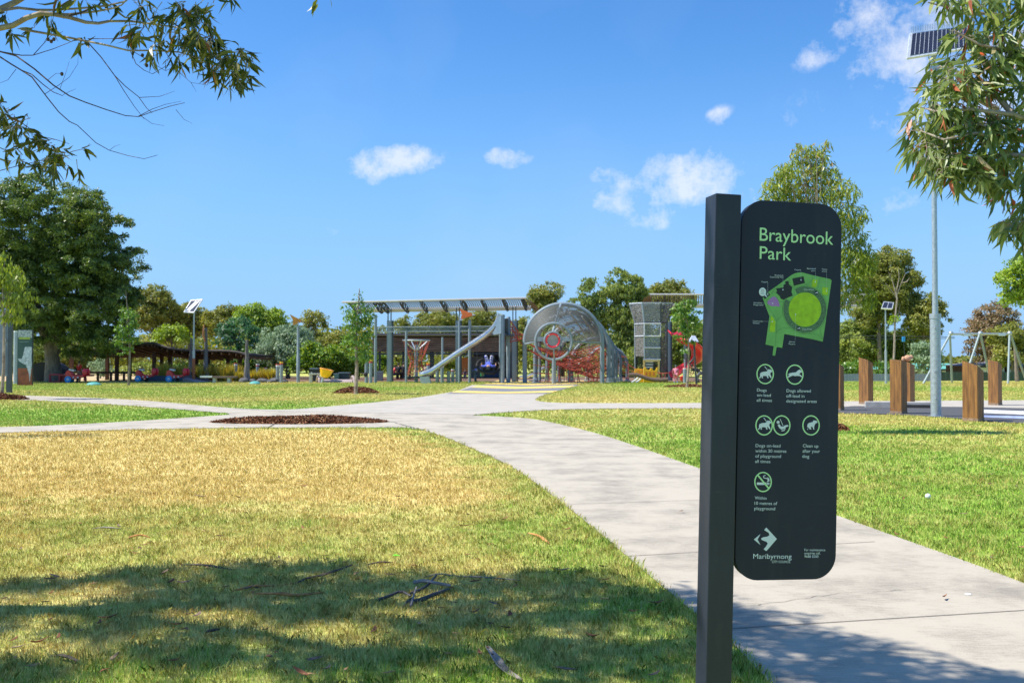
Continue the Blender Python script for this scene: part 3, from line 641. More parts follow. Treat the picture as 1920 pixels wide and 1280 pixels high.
for x, y in ((834, 443), (620, 868)): flat('dog_badge', [z(ell(x, y, 22, 24, 20))], MBK, .0018, MAP)
for cx, cy in ((834, 443), (620, 868)): flat('badge_dog', [[(Z6(cx, cy)[0] + x * .19, Z6(cx, cy)[1] + y * .19) for x, y in RUN]], WHV, .0026, MAP)
for x0, y, x1, t in ((570, 172, 648, 'Carpark'), (720, 158, 824, 'Basketball'), (768, 184, 822, 'court'), (897, 166, 960, 'Tennis'), (897, 190, 958, 'courts'), (333, 238, 436, 'Braybrook'), (275, 260, 436, 'Community Hub'),
        (172, 317, 250, 'Carpark'), (78, 567, 182, 'Aeroplane'), (78, 592, 192, 'Playground'), (70, 787, 188, 'Community'), (70, 810, 148, 'Garden'), (505, 1034, 578, 'Skinner'), (500, 1060, 578, 'Reserve'), (684, 408, 796, 'Dogs off-lead'), (664, 882, 775, 'Dogs off-lead')):
    text('map_text', t, *Z6(x0, y), Z6(x1, y)[0], Z6(0, y - 17)[1], WHV, .0022, MAP, base_r=Z6(0, y + 3)[1])
# ------------------------------------------------------------------ foliage
def unit(a): return a / np.maximum(np.linalg.norm(a, axis=1), 1e-9)[:, None]
def leafcards(C, D, Ln, Wd, st=1, curl=.0, side=None):
    """one pointed leaf per row of C (stem end), along D; st inner stations"""
    n = len(C); D = unit(D); s = unit(np.cross(D, rng.normal(0, 1, (n, 3)) if side is None else side)); nr = np.cross(D, s)
    prof = {1: [(.45, 1.0)], 2: [(.28, .9), (.62, .75)], 3: [(.2, .75), (.45, 1.0), (.75, .6)]}[st]
    L_ = Ln[:, None]; w = Wd[:, None] / 2; cr = rng.normal(0, 1, n)[:, None] * curl
    pt = lambda t: C + D * L_ * t + nr * (cr * L_ * t * t) + s * (cr * L_ * t * (1 - t) * 1.2)
    left = [pt(t) - s * w * k for t, k in prof]; right = [pt(t) + s * w * k for t, k in prof][::-1]
    vs = np.stack([pt(0)] + right[::-1] + [pt(1)] + left[::-1], 1)     # outline as one n-gon (planar enough)
    return vs.reshape(-1, 3), 2 + 2 * st
GUM = leafmat('gum_leaves', [(0, (.081, .121, .032)), (.45, (.203, .270, .059)), (.8, (.351, .419, .095)), (1, (.648, .594, .162))])
GUMB = leafmat('gum_leaves_bright', [(0, (.100, .170, .024)), (.5, (.220, .340, .040)), (1, (.480, .560, .090))])
OLIVE = leafmat('olive_leaves', [(0, (.090, .120, .024)), (.5, (.220, .250, .050)), (1, (.440, .400, .090))])
DARKG = leafmat('dark_leaves', [(0, (.05, .085, .022)), (.6, (.12, .185, .04)), (.9, (.23, .29, .065)), (1, (.36, .38, .16))], spec=.5, rough=.42)
SILV = leafmat('silver_leaves', [(0, (.120, .180, .090)), (.6, (.260, .360, .200)), (1, (.480, .580, .400))])
DEEP = leafmat('deep_green_leaves', [(0, (.024, .080, .036)), (.6, (.060, .170, .060)), (1, (.200, .380, .160))], spec=.6)
YOUNG = leafmat('young_leaves', [(0, (.041, .102, .016)), (.5, (.095, .204, .027)), (1, (.272, .408, .082))], spec=.6, rough=.4)
SHRUB = leafmat('shrub_leaves', [(0, (.040, .100, .016)), (.5, (.120, .240, .024)), (1, (.380, .460, .040))])
REDGUM = leafmat('brownish_leaves', [(0, (.100, .100, .040)), (.5, (.260, .200, .100)), (1, (.480, .320, .200))])
NEARL = leafmat('near_gum_leaves', [(0, (.03, .05, .010)), (.5, (.075, .10, .016)), (.85, (.15, .17, .03)), (.96, (.3, .28, .07)), (.985, (.3, .12, .05)), (1, (.33, .16, .06))], spec=.5, rough=.38, trans=.45)
NEARR = leafmat('near_gum_leaves_right', [(0, (.078, .124, .031)), (.5, (.155, .217, .054)), (.84, (.310, .365, .132)), (.92, (.528, .559, .279)), (.96, (.513, .155, .078)), (1, (.652, .233, .124))], spec=.5, rough=.38, trans=.35)
TIPR = leafmat('young_gum_leaves', [(0, (.100, .151, .023)), (.5, (.217, .292, .041)), (.85, (.434, .483, .100)), (.93, (.600, .400, .117)), (1, (.500, .184, .117))], spec=.5, rough=.4, trans=.4)
def crown_points(lobes, dens, clump=.16, shell=.75, wl=.9, flip=True):
    """leaf positions gathered in round clumps over the shells of the lobes, with the way each leaf faces"""
    out = []; nrm = []
    for (cx, cy, cz, rx, ry, rz) in lobes:
        area = 4 * math.pi * (((rx * ry) ** 1.6 + (rx * rz) ** 1.6 + (ry * rz) ** 1.6) / 3) ** (1 / 1.6)
        k = max(6, int(area / (clump * clump * 5.2))); d = unit(rng.normal(0, 1, (k, 3)))
        if flip: d[:, 2] = np.where(d[:, 2] < -.5, -d[:, 2] * .6, d[:, 2]); d = unit(d)
        rr = shell + (1.08 - shell) * rng.random(k) ** .6; cc = d * rr[:, None]
        n = max(4, int(area * dens / k)); idx = np.repeat(np.arange(k), n)
        e = unit(rng.normal(0, 1, (len(idx), 3))); e[:, 2] = np.where(rng.random(len(idx)) < .6, np.abs(e[:, 2]), e[:, 2])
        q = (rng.random(len(idx)) ** .4)[:, None] * clump * (.6 + .8 * rng.random(k)[idx, None])
        p = cc[idx] * np.array([rx, ry, rz]) + e * q * np.array([1, 1, .75])
        out.append(p + np.array([cx, cy, cz])); nrm.append(unit(e * 1.0 + d[idx] * wl + np.array([0, 0, .2])))
    return np.concatenate(out), np.concatenate(nrm)
def crown(name, lobes, m, parent, dens=40, leaf=.14, ratio=.45, droop=.2, clump=.16, shell=.75, st=1, wl=.9, flip=True):
    P_, Nn = crown_points(lobes, dens, clump, shell, wl, flip); n = len(P_)
    D = rng.normal(0, 1, (n, 3)); D = unit(D) * (1 - droop) + np.array([0, 0, -1.0]) * droop * 1.6
    L_ = leaf * rng.uniform(.6, 1.4, n)
    v, k = leafcards(P_, D, L_, L_ * ratio, st, .2 if st > 1 else 0, side=Nn + rng.normal(0, .45, (n, 3)))
    return np_mesh(name, v, k, m, parent, attrs={'rnd': np.clip(rng.random(n) * .7 + .3 * (vnoise(P_[:, 0] * 3, P_[:, 2] * 3, 3.1, 21)), 0, 1)})
def limb_tubes(mb, base, top, lobes, r, nmax=9, n=7):
    bx = Vector(base); tx = Vector(top)
    mid = (bx + tx) / 2 + Vector((random.uniform(-.05, .05), random.uniform(-.05, .05), 0)) * (tx - bx).length
    mb.tube([bx, bx.lerp(mid, .5) + Vector((random.uniform(-.3, .3) * r, 0, 0)), mid, tx], [r * 1.15, r * .9, r * .75, r * .4], n)
    ls = sorted(lobes, key=lambda l: -l[3])[:nmax]
    for l in ls:
        c = Vector(l[:3]); t = random.uniform(.35, .8); s = bx.lerp(tx, t) if t > .5 else mid
        s = mid.lerp(tx, random.uniform(0, .8)); q = s.lerp(c, .5) + Vector((random.uniform(-.2, .2), random.uniform(-.2, .2), random.uniform(0, .3))) * l[3]
        mb.tube([s, q, c], [r * .42, r * .28, r * .1], 5)
        for _ in range(2):
            e = c + Vector((random.uniform(-.8, .8) * l[3], random.uniform(-.5, .5) * l[4], random.uniform(-.3, .7) * l[5]))
            mb.tube([q, q.lerp(e, .6) + Vector((0, 0, .1)), e], [r * .2, r * .12, r * .04], 4)
def tree(name, label, cat, px, top, bot, wpx, Y, m, base=None, nl=16, lobe=(.24, .44), dens=40, leaf=.15, trunk=None, bark=BARK, lean=0, group=None, shape='round', droop=.2, ratio=.5, clump=.18, squash=.8, depth=.8, shell=.72, tw=.035, base_px=None):
    c = at(px, (top + bot) / 2, Y); g = at(base_px or px, 700, Y); s = Y / F
    Wd = wpx * 1.3 * s / 2; nl = int(nl * 1.6); H = (bot - top) * s / 2; D = Wd * depth
    lobes = []
    tries = 0
    while len(lobes) < nl and tries < 4000:
        tries += 1
        u = Vector((random.uniform(-1, 1), random.uniform(-1, 1), random.uniform(-1, 1)))
        if u.length > 1: continue
        if shape == 'cone' and abs(u.x) > .95 - .6 * (u.z * .5 + .5): continue
        if shape == 'dome' and u.z < -.2 and u.length < .5: continue
        f = random.uniform(*lobe); k = 1 - f
        if u.length < .4 and nl > 12 and random.random() < .6: continue
        r = f * min(Wd, H * 1.4)
        lobes.append((c.x + u.x * (Wd - r), c.y + u.y * max(.1, D - r), c.z + u.z * max(.05, H - r * squash), r, r, r * squash))
    t = thing(name, label, cat, (g.x, Y, 0), group)
    crown('crown', lobes, m, t, dens, leaf, ratio, droop, clump, shell)
    mb = MB(); r = max(.05, Wd * tw * 1.6) if trunk is None else trunk
    limb_tubes(mb, (g.x, Y, -.05), (c.x + lean, Y, c.z + H * .25), lobes, r, min(12, nl)); mb.build('trunk', bark, t, smooth=True)
    return t
# the big dark tree on the left, its lobes set by hand
def big_tree():
    Y = 70; g = at(100, 715, Y); t = thing('broad_tree', 'huge dark rounded evergreen tree on the left', 'tree', (g.x, Y, 0))
    lobes = []
    for (px, py, r) in ((45, 385, 42), (95, 372, 40), (140, 385, 38), (180, 400, 36), (30, 430, 42), (80, 440, 48), (135, 440, 46), (185, 445, 44), (215, 430, 26), (25, 490, 44), (75, 500, 48), (130, 505, 50), (180, 500, 46), (222, 490, 36),
                        (240, 515, 30), (100, 565, 50), (150, 560, 50), (200, 560, 46), (238, 555, 34), (40, 560, 44), (60, 610, 34), (110, 615, 36), (160, 620, 38), (205, 615, 38), (235, 605, 30), (140, 655, 22), (180, 652, 22), (215, 640, 24), (75, 640, 20), (-20, 460, 50), (-20, 530, 50), (0, 400, 34)):
        for k in range(2):
            dy = random.uniform(-3.8, 3.8) * (1 if r > 36 else .6) if k else -random.uniform(1.0, 3.6) * (1 if r > 32 else .5)
            c = at(px + random.uniform(-6, 6), py + random.uniform(-6, 6), Y); s = Y / F; rr = r * s * random.uniform(.8, 1.0)
            lobes.append((c.x, Y + dy, c.z, rr * .95, rr, rr * .92))
    for (px, py, r) in ((60, 450, 55), (130, 470, 60), (190, 480, 50), (50, 540, 55), (120, 560, 60), (190, 570, 55), (235, 560, 30), (90, 400, 35), (165, 420, 35), (10, 500, 55), (150, 620, 34), (200, 630, 34), (60, 600, 30)):
        c = at(px, py, Y); rr = r * Y / F; lobes.append((c.x, Y, c.z, rr, rr * .8, rr * .9))
    crown('crown', lobes, DARKG, t, 135, .17, .5, .3, .4, .86, wl=1.5, flip=False)
    mb = MB(); b = Vector((g.x, Y, 0))
    mb.tube([b, at(99, 680, Y), at(94, 640, Y)], [.62, .5, .42], 12)
    for (a, e, r) in (((97, 668), (72, 560), .36), ((99, 672), (130, 580), .36), ((96, 650), (105, 520), .3), ((115, 620), (180, 540), .2), ((88, 620), (40, 520), .2), ((105, 560), (110, 440), .2), ((130, 580), (220, 600), .14)):
        A, E = at(*a, Y), at(*e, Y); mb.tube([A, A.lerp(E, .5) + V(random.uniform(-.3, .3), random.uniform(-.8, .8), .2), E], [r, r * .75, r * .35], 8)
    mb.build('trunk', BARK, t, smooth=True)
big_tree()
G1_ = 'gum trees beyond the playground'
TB = [  # name,label,px,top,bot,w,Y,mat,kw
 ('gum_tree', 'tall olive gum just right of the huge dark tree', 288, 528, 655, 96, 96, OLIVE, dict(nl=16)),
 ('gum_tree', 'gum with gappy crown behind the solar light pole', 358, 562, 650, 110, 99, OLIVE, dict(nl=15)),
 ('wattle_tree', 'bright yellow-green tree above the dark pergola roof', 322, 606, 664, 66, 86, GUMB, dict(nl=12)),
 ('gum_tree', 'rounded olive tree rising behind the round-headed dark tree', 428, 568, 650, 96, 97, OLIVE, dict(nl=16)),
 ('wattle_tree', 'domed yellow-olive tree, highest of the left-centre row', 486, 566, 655, 92, 94, GUMB, dict(nl=18, lobe=(.34,.55))),
 ('willowy_tree', 'silvery green tree with drooping foliage behind the wooden arrow pole', 540, 605, 708, 112, 84, SILV, dict(nl=20, droop=.5)),
 ('gum_tree', 'upright olive gum right of the wooden arrow vane', 588, 574, 660, 54, 103, OLIVE, dict(nl=12)),
 ('gum_tree', 'low olive tree behind the young tree with the mulch mound', 636, 620, 700, 78, 100, OLIVE, dict(nl=14)),
 ('leafy_shrub', 'dense glossy shrub with yellow tips behind the orange scoop', 594, 640, 718, 96, 79, SHRUB, dict(nl=18, depth=.5)),
 ('leafy_shrub', 'dark green shrub behind the dark green bin', 652, 652, 716, 74, 80, SHRUB, dict(nl=14, depth=.5)),
 ('gum_tree', 'small round gum seen under the left end of the shade canopy', 752, 582, 640, 42, 108, OLIVE, dict(nl=9)),
 ('gum_tree', 'spreading gum above the brown pavilion roof, left of the orange arrow', 818, 578, 665, 98, 112, OLIVE, dict(nl=18)),
 ('gum_tree', 'spreading gum above the brown pavilion roof, right of the orange arrow', 908, 578, 665, 100, 112, OLIVE, dict(nl=18)),
 ('gum_tree', 'olive tree seen through the open pavilion near the picnic table', 745, 650, 712, 80, 104, OLIVE, dict(nl=13)),
 ('gum_tree', 'olive tree seen through the open pavilion behind the slide', 830, 655, 712, 44, 106, OLIVE, dict(nl=12)),
 ('gum_tree', 'rusty-topped gum behind the left shoulder of the round net tunnel', 1026, 526, 610, 74, 104, OLIVE, dict(nl=14)),
 ('gum_tree', 'olive gum between the slide tower and the round net tunnel', 985, 586, 706, 66, 98, OLIVE, dict(nl=14)),
 ('gum_tree', 'dark gum mass directly behind the round net tunnel', 1055, 600, 712, 110, 96, GUM, dict(nl=22)),
 ('gum_tree', 'tall drooping gum above the right shoulder of the net tunnel', 1108, 514, 640, 64, 92, GUM, dict(nl=17, droop=.6)),
 ('gum_tree', 'tallest drooping gum left of the mesh control tower', 1172, 500, 690, 92, 92, GUM, dict(nl=26, droop=.6, lobe=(.3,.46))),
 ('gum_tree', 'olive gum behind the top of the mesh control tower', 1250, 515, 620, 100, 106, OLIVE, dict(nl=17)),
 ('gum_tree', 'dark leafy tree behind the red spiral slide', 1285, 590, 712, 130, 90, GUM, dict(nl=24)),
 ('gum_tree', 'low dark tree behind the tail of the net tunnel', 1165, 650, 712, 100, 90, GUM, dict(nl=18)),
 ('gum_tree', 'tall gum right of the park sign behind the bare sapling', 1652, 456, 640, 128, 88, OLIVE, dict(nl=26, lobe=(.28,.42))),
 ('gum_tree', 'broad olive gum left of the galvanised lamp post', 1728, 534, 660, 88, 86, OLIVE, dict(nl=20)),
 ('gum_tree', 'low bushy gum behind the small solar light', 1612, 590, 705, 120, 90, GUM, dict(nl=24, shell=.6)),
 ('gum_tree', 'dark bushy gum between the two leftmost timber posts', 1690, 610, 705, 100, 92, GUM, dict(nl=20)),
 ('silvery_shrub', 'grey-green shrub behind the left leg of the swing frame', 1738, 632, 712, 56, 77, SILV, dict(nl=12)),
 ('leafy_shrub', 'bright green shrub left of the small solar light pole', 1656, 676, 716, 36, 80, YOUNG, dict(nl=8)),
 ('flowering_shrub', 'green shrub with a few red blooms beside the sign edge', 1596, 672, 716, 44, 80, YOUNG, dict(nl=8)),
 ('gum_tree', 'brownish gum behind the right half of the swing frame', 1868, 560, 705, 92, 84, REDGUM, dict(nl=22)),
 ('gum_tree', 'olive gum behind the right leg of the swing frame', 1900, 600, 712, 80, 80, OLIVE, dict(nl=16)),
 ('gum_tree', 'bright gum whose crown enters at the right edge', 1912, 474, 586, 84, 66, GUMB, dict(nl=14, base_px=1950)),
 ('leafy_shrub', 'low dark green shrub in front of the green-roofed house', 1790, 694, 706, 60, 110, SHRUB, dict(nl=8)),
 ('leafy_shrub', 'dark shrub left of the orange and green info board', 60, 620, 712, 120, 100, GUM, dict(nl=22)),
 ('gum_tree', 'low gum behind the trunk of the huge dark tree', 150, 640, 712, 110, 104, OLIVE, dict(nl=18)),
 ('silvery_shrub', 'grey-leaved shrub seen between the pergola posts on the left', 188, 668, 708, 36, 84, SILV, dict(nl=9, droop=.6)),
 ('leafy_shrub', 'dark shrub seen through the middle of the pergola', 262, 680, 712, 80, 98, GUM, dict(nl=14)),
 ('leafy_shrub', 'green shrub seen through the right bays of the pergola', 350, 680, 710, 110, 98, YOUNG, dict(nl=18)),
 ('leafy_shrub', 'leafy shrub right of the pergola below the silvery tree', 470, 640, 712, 80, 88, YOUNG, dict(nl=16)),
 ('leafy_shrub', 'green shrub left of the grey bin by the picnic table', 700, 660, 714, 60, 92, SHRUB, dict(nl=12)),
 ('gum_tree', 'dim gum standing behind the far left sign cabinet', -10, 560, 700, 90, 110, OLIVE, dict(nl=18)),
]
for (nm, lb, px, tp, bt, w, Y, m, kw) in TB:
    tree(nm, lb, 'shrub' if 'shrub' in nm else 'tree', px, tp, bt, w, Y, m, group='trees and shrubs beyond the playground', **{**dict(dens=60, leaf=.2, clump=.42, ratio=.55), **kw})
# round-headed dark tree by the pergola
def lobed(name, label, Y, lobepx, m, dens, leaf, clump, base, top, r, ratio=.5, droop=.3, bark=BARK, st=1, shell=.6, depth=1.0, limbs=8):
    s = Y / F; b = gd(*base) if base[1] > 700 else at(base[0], 716, Y); b.z = 0; b.y = Y; b.x = at(base[0], base[1], Y).x
    t = thing(name, label, 'tree', b); L_ = []
    for (px, py, rp, rz) in lobepx:
        c = at(px, py, Y); L_.append((c.x, Y + random.uniform(-.3, .3) * rp * s * depth, c.z, rp * s, rp * s * depth, rz * s))
    crown('crown', L_, m, t, dens, leaf, ratio, droop, clump, shell, st)
    mb = MB(); tp = at(top[0], top[1], Y); mid = b.lerp(tp, .5) + V(random.uniform(-.04, .04), 0, 0) * (tp - b).length
    mb.tube([b, b.lerp(mid, .5) + V(r * .6, 0, 0), mid, tp], [r * 1.2, r, r * .8, r * .25], 8)
    for l in L_[:limbs]:
        s0 = mid.lerp(tp, random.uniform(0, .8)); e = Vector(l[:3]) + V(random.uniform(-.5, .5) * l[3], random.uniform(-.3, .3) * l[3], random.uniform(0, .5) * l[5])
        mb.tube([s0, s0.lerp(e, .5) + V(0, 0, .05), e], [r * .35, r * .25, r * .08], 5)
    mb.build('trunk', bark, t, smooth=True); return t
lobed('round_headed_tree', 'small dark tree with a ball-shaped crown beside the pergola end', 76, [(447, 628, 30, 26), (425, 632, 18, 20), (468, 625, 16, 18), (447, 608, 20, 14), (435, 648, 18, 12), (462, 648, 16, 12), (420, 620, 12, 12), (474, 640, 12, 12)], DEEP, 90, .2, .3, (450, 708), (448, 615), .13, .4)
lobed('young_tree', 'leafy young tree with twiggy bare top in front of the pergola', 60, [(240, 600, 15, 18), (236, 625, 18, 22), (243, 645, 16, 20), (230, 640, 12, 16), (250, 615, 11, 16), (238, 585, 8, 10), (240, 660, 12, 8)], YOUNG, 90, .18, .2, (241, 722), (236, 545), .07, .42)
lobed('young_tree', 'narrow young tree rising from the mulch mound left of the canopy', 44.5, [(672, 596, 24, 20), (660, 600, 14, 16), (672, 622, 26, 24), (685, 612, 18, 18), (670, 648, 24, 20), (655, 640, 14, 14), (690, 640, 14, 16), (672, 575, 10, 12), (676, 668, 18, 12), (650, 580, 9, 8), (694, 582, 9, 9), (674, 558, 4, 10), (684, 676, 10, 10), (700, 600, 8, 8)], YOUNG, 95, .17, .2, (667, 737), (674, 541), .075, .36, bark=PALEBARK)
lobed('young_tree', 'leafy young tree just left of the sign post, pale thin trunk', 55, [(1285, 580, 16, 16), (1298, 590, 16, 18), (1275, 600, 16, 18), (1292, 615, 20, 20), (1280, 625, 16, 16), (1302, 610, 12, 16), (1290, 640, 12, 12), (1270, 585, 9, 9), (1285, 660, 7, 9), (1296, 568, 10, 8)], YOUNG, 90, .18, .2, (1288, 725.5), (1287, 575), .06, .48, bark=PALEBARK)
lobed('young_gum', 'slender young gum leaning in at the left edge of the photo', 38.5, [(12, 510, 26, 20), (30, 530, 26, 24), (0, 545, 26, 24), (40, 560, 22, 22), (15, 580, 30, 20), (50, 575, 16, 14), (-20, 530, 26, 26), (5, 485, 12, 12), (20, 600, 22, 10)], TIPR, 75, .2, .2, (3, 748), (4, 500), .06, .3, droop=.6, bark=PALEBARK, st=2)
# bare sapling behind the timber posts
t = thing('bare_sapling', 'almost bare sapling with one tuft of leaves behind the timber posts', 'tree', at(1678, 716, 60)); t.location.z = 0; ORG[t.name] = t.location.copy()
mb = MB(); A = lambda x, y: at(x, y, 60)
mb.tube([Vector((A(1678, 716).x, 60, 0)), A(1675, 690), A(1677, 650), A(1678, 600), A(1682, 560), A(1679, 540)], [.08, .07, .065, .055, .05, .03], 7)
for a, b, c in (((1682, 560), (1672, 545), (1660, 530)), ((1681, 556), (1673, 525), (1666, 510)), ((1682, 552), (1690, 530), (1698, 512)), ((1681, 545), (1686, 520), (1684, 500)), ((1690, 530), (1700, 528), (1706, 520)), ((1679, 600), (1684, 590), (1688, 570))): mb.tube([A(*a), A(*b), A(*c)], [.035, .025, .01], 5)
mb.build('trunk', PALEBARK, t, smooth=True); crown('crown', [(*A(1680, 600), .32, .3, .3), (*A(1672, 604), .2, .2, .15)], GUMB, t, 110, .16, .4, .3, .1)

# ------------------------------------------------------------------ the young gum behind the sign
def gum_mid():
    Y = 20.6; s = Y / F; b = V(at(1540, 800, Y).x, Y, 0)
    t = thing('young_gum', 'conical young gum with reddish tips directly behind the park sign', 'tree', b)
    lob = [(1450, 352, 24, 24), (1462, 325, 18, 18), (1440, 385, 22, 22), (1448, 410, 26, 26), (1625, 560, 18, 24), (1510, 285, 22, 20), (1530, 290, 22, 24), (1500, 320, 34, 26), (1545, 325, 34, 30), (1480, 350, 30, 22), (1520, 365, 44, 30), (1570, 365, 34, 30), (1470, 385, 34, 26), (1590, 410, 30, 30), (1540, 420, 60, 40), (1600, 460, 30, 36), (1615, 490, 26, 30), (1580, 500, 44, 40), (1470, 420, 44, 30), (1500, 470, 60, 40), (1610, 530, 18, 20), (1560, 550, 50, 40), (1490, 540, 50, 40), (1550, 270, 7, 10), (1500, 272, 7, 8)]
    P_ = []; 
    for (px, py, r, rz) in lob:
        c = at(px, py, Y); r *= 1.12; n = int(.46 * r * rz)
        d = unit(rng.normal(0, 1, (n, 3))) * (rng.random(n) ** .4)[:, None]
        P_.append(np.array([c.x, Y + rng.uniform(-.3, .3), c.z]) + d * np.array([r * s, r * s * .8, rz * s]))
    P_ = np.concatenate(P_); n = len(P_); D = rng.normal(0, .55, (n, 3)) + np.array([0, 0, -1.0]); L_ = rng.uniform(.09, .17, n)
    hz = (P_[:, 2] - 4) / 3; v, k = leafcards(P_, D, L_, L_ * .2, 2, .3)
    np_mesh('crown', v, k, TIPR, t, attrs={'rnd': np.clip(rng.random(n) * .88 + np.clip(hz, -.2, 1) * .16, 0, 1)})
    mb = MB(); tp = at(1530, 290, Y); mb.tube([b, b.lerp(tp, .3) + V(.06, 0, 0), b.lerp(tp, .65), tp], [.085, .07, .045, .008], 8)
    for i in range(46):
        t0 = random.uniform(.3, .93); s0 = b.lerp(tp, t0); l = random.choice(lob); c = at(l[0] + random.uniform(-10, 10), l[1], Y)
        if c.z < s0.z - .2: continue
        c.y += random.uniform(-.4, .4); mb.tube([s0, s0.lerp(c, .6) + V(0, 0, .12), c], [.016, .01, .004], 5)
    mb.build('trunk', PALEBARK, t, smooth=True)
gum_mid()

# ------------------------------------------------------------------ big gum overhead left: boughs into the frame, crown above it that shades the lawn
def offdepth(pts, Y, wob=.25, seed=0):
    r = random.Random(seed); k = r.uniform(0, 6); return [at(x, y, Y + wob * math.sin(k + i * .7)) for i, (x, y) in enumerate(pts)]
def twigs_and_leaves(guides, Y, per, seed, jit, L0, L1, ratio, spread=.5, mtx=None, twl=(14, 34), tw=.0028, fl=None):
    rr = np.random.default_rng(seed); mb = MB(); C = []; D = []
    for g in guides:
        pts = [np.array(at(x, y, Y + .3 * math.sin(i * 1.3 + seed))) for i, (x, y) in enumerate(g)]; seg = len(pts) - 1
        tot = sum(np.linalg.norm(pts[i + 1] - pts[i]) for i in range(seg)); n = max(2, int(tot * per))
        for _ in range(n):
            i = rr.integers(0, seg); t = rr.random(); a = pts[i] * (1 - t) + pts[i + 1] * t
            d = rr.normal(0, 1, 3); d[2] = d[2] * .6 - .35; d /= np.linalg.norm(d); l = rr.uniform(*twl) * Y / F
            e1 = a + d * l * .55 + rr.normal(0, .01, 3); e2 = a + d * l + np.array([0, 0, -.25 * l])
            mb.tube([a, e1, e2], [tw, tw * .7, tw * .4], 4, cap=False)
            m_ = rr.integers(3, 7)
            for q in range(m_):
                f = (q + 1) / m_; p = e1 * (1 - f) + e2 * f; C.append(p + rr.normal(0, .006, 3)); D.append(d * .7 + np.array([0, 0, -.8]) + rr.normal(0, spread, 3))
    C = np.array(C); D = np.array(D); n = len(C); L_ = rr.uniform(L0, L1, n)
    return mb, C, D, L_
def gum_left():
    Y = 6.3; base = V(-6.2, 5.9, 0)
    t = thing('gum_tree', 'big gum reaching in overhead from the upper left corner', 'tree', base)
    mb = MB(); mb.tube([base, V(-6.1, 5.9, 1.5), V(-5.7, 5.85, 3.0), V(-5.5, 5.8, 4.2)], [.26, .22, .19, .15], 12)
    px = lambda d: d * Y / F / 2
    boughs = [([(-260, 150), (-150, 90), (-60, 48), (0, 18), (30, 4), (60, -14), (120, -50)], 16, 9), ([(-260, 150), (-60, 60), (0, 53), (25, 48), (50, 34), (78, 25), (100, 27), (130, 33), (160, 42), (185, 44), (205, 40), (245, 40), (290, 46), (335, 52), (380, 66)], 13, 2),
        ([(0, 20), (34, 15), (70, 19), (100, 19), (150, 16), (200, 11), (235, 3), (250, -10)], 6, 2.5), ([(78, 26), (130, 27), (180, 22), (212, 16), (228, 10), (245, -8)], 5, 2), ([(40, 55), (80, 62), (120, 69), (160, 77), (200, 85), (240, 95), (290, 95), (335, 98), (370, 108), (400, 122), (440, 130)], 5, 1.6),
        ([(100, 22), (120, 8), (150, -10)], 4, 3), ([(130, 30), (150, 25), (185, 10), (200, -8)], 4, 3), ([(-60, 60), (0, 97), (30, 105), (65, 130), (100, 160), (130, 180), (160, 192), (200, 206), (235, 217), (260, 219), (285, 210), (320, 199), (346, 193)], 3.4, 1),
        ([(-60, 70), (0, 107), (20, 120), (40, 132), (60, 145), (75, 165), (90, 185), (110, 210), (130, 228), (145, 235), (180, 268), (205, 282), (240, 292), (270, 298), (295, 291)], 3.2, .8), ([(165, 80), (190, 108), (215, 142), (235, 162), (260, 182), (275, 203), (285, 212)], 2.2, 1), ([(215, 142), (232, 170), (252, 200), (270, 223)], 1.6, .8),
        ([(40, 132), (60, 140), (80, 158), (100, 173), (118, 180)], 2.4, 1.2), ([(262, 183), (300, 181), (328, 171)], 1.2, .5), ([(0, 97), (40, 104), (62, 104), (100, 92), (140, 76)], 2.4, 1), ([(62, 104), (80, 84), (95, 68), (118, 60)], 1.6, .8), ([(245, 97), (255, 120), (270, 132), (286, 139), (315, 122), (350, 126), (380, 132)], 1.7, .6), ([(250, 97), (280, 115), (310, 133), (330, 125)], 1.4, .6),
        ([(165, 73), (200, 73), (260, 73), (300, 68)], 1.5, .8), ([(310, 98), (335, 135), (358, 155), (390, 160)], 1.3, .5), ([(358, 155), (368, 172)], .9, .4), ([(260, 218), (285, 205), (310, 196), (340, 190)], 1.4, .5), ([(262, 216), (285, 232), (308, 236)], 1.1, .5), ([(330, 206), (345, 224), (361, 232)], 1.0, .4),
        ([(85, 176), (110, 160), (130, 145), (146, 120), (147, 92)], 1.2, .4), ([(112, 168), (124, 135), (130, 115)], .9, .4), ([(90, 150), (105, 138), (116, 138)], 1, .6), ([(118, 178), (130, 172), (142, 167)], .9, .5), ([(30, 130), (15, 150), (0, 156)], 1.1, .6), ([(205, 282), (216, 274), (226, 271)], .9, .4),
        ([(-60, 300), (0, 320), (30, 312), (60, 305), (80, 300), (120, 296)], 1.8, .8), ([(-60, 200), (0, 210), (40, 230), (75, 255), (105, 262), (130, 270)], 2, .8), ([(-60, 340), (0, 341), (40, 337), (75, 330)], 1, .4), ([(240, 30), (245, 55), (243, 75), (248, 96)], 1.6, 1), ([(245, 80), (262, 62), (275, 40), (290, 30)], 1.2, .7)]
    thin = MB()
    for i, (g, d0, d1) in enumerate(boughs): (mb if d0 > 4.5 else thin).tube(offdepth(g, Y, .22, i), [px(d0) + (px(d1) - px(d0)) * k / (len(g) - 1) for k in range(len(g))], 7)
    thin.build('branch', TWIG, t, smooth=True)
    # limbs from the trunk and over the lawn
    top = V(-5.5, 5.8, 4.2); mb.tube([top, V(-4.9, 6.0, 4.1), at(-260, 150, Y)], [.1, .06, .05], 8)
    lobes = []
    cot = math.cos(SUN_EL) / math.sin(SUN_EL); hx, hy = TOSUN.x / TOSUN.z, TOSUN.y / TOSUN.z
    for (x, y, r) in SHADE:
        h = random.uniform(5.0, 5.9) + max(0, y - 6) * .3; lobes.append((x + hx * h, y + hy * h, h, r, r, r * .5))
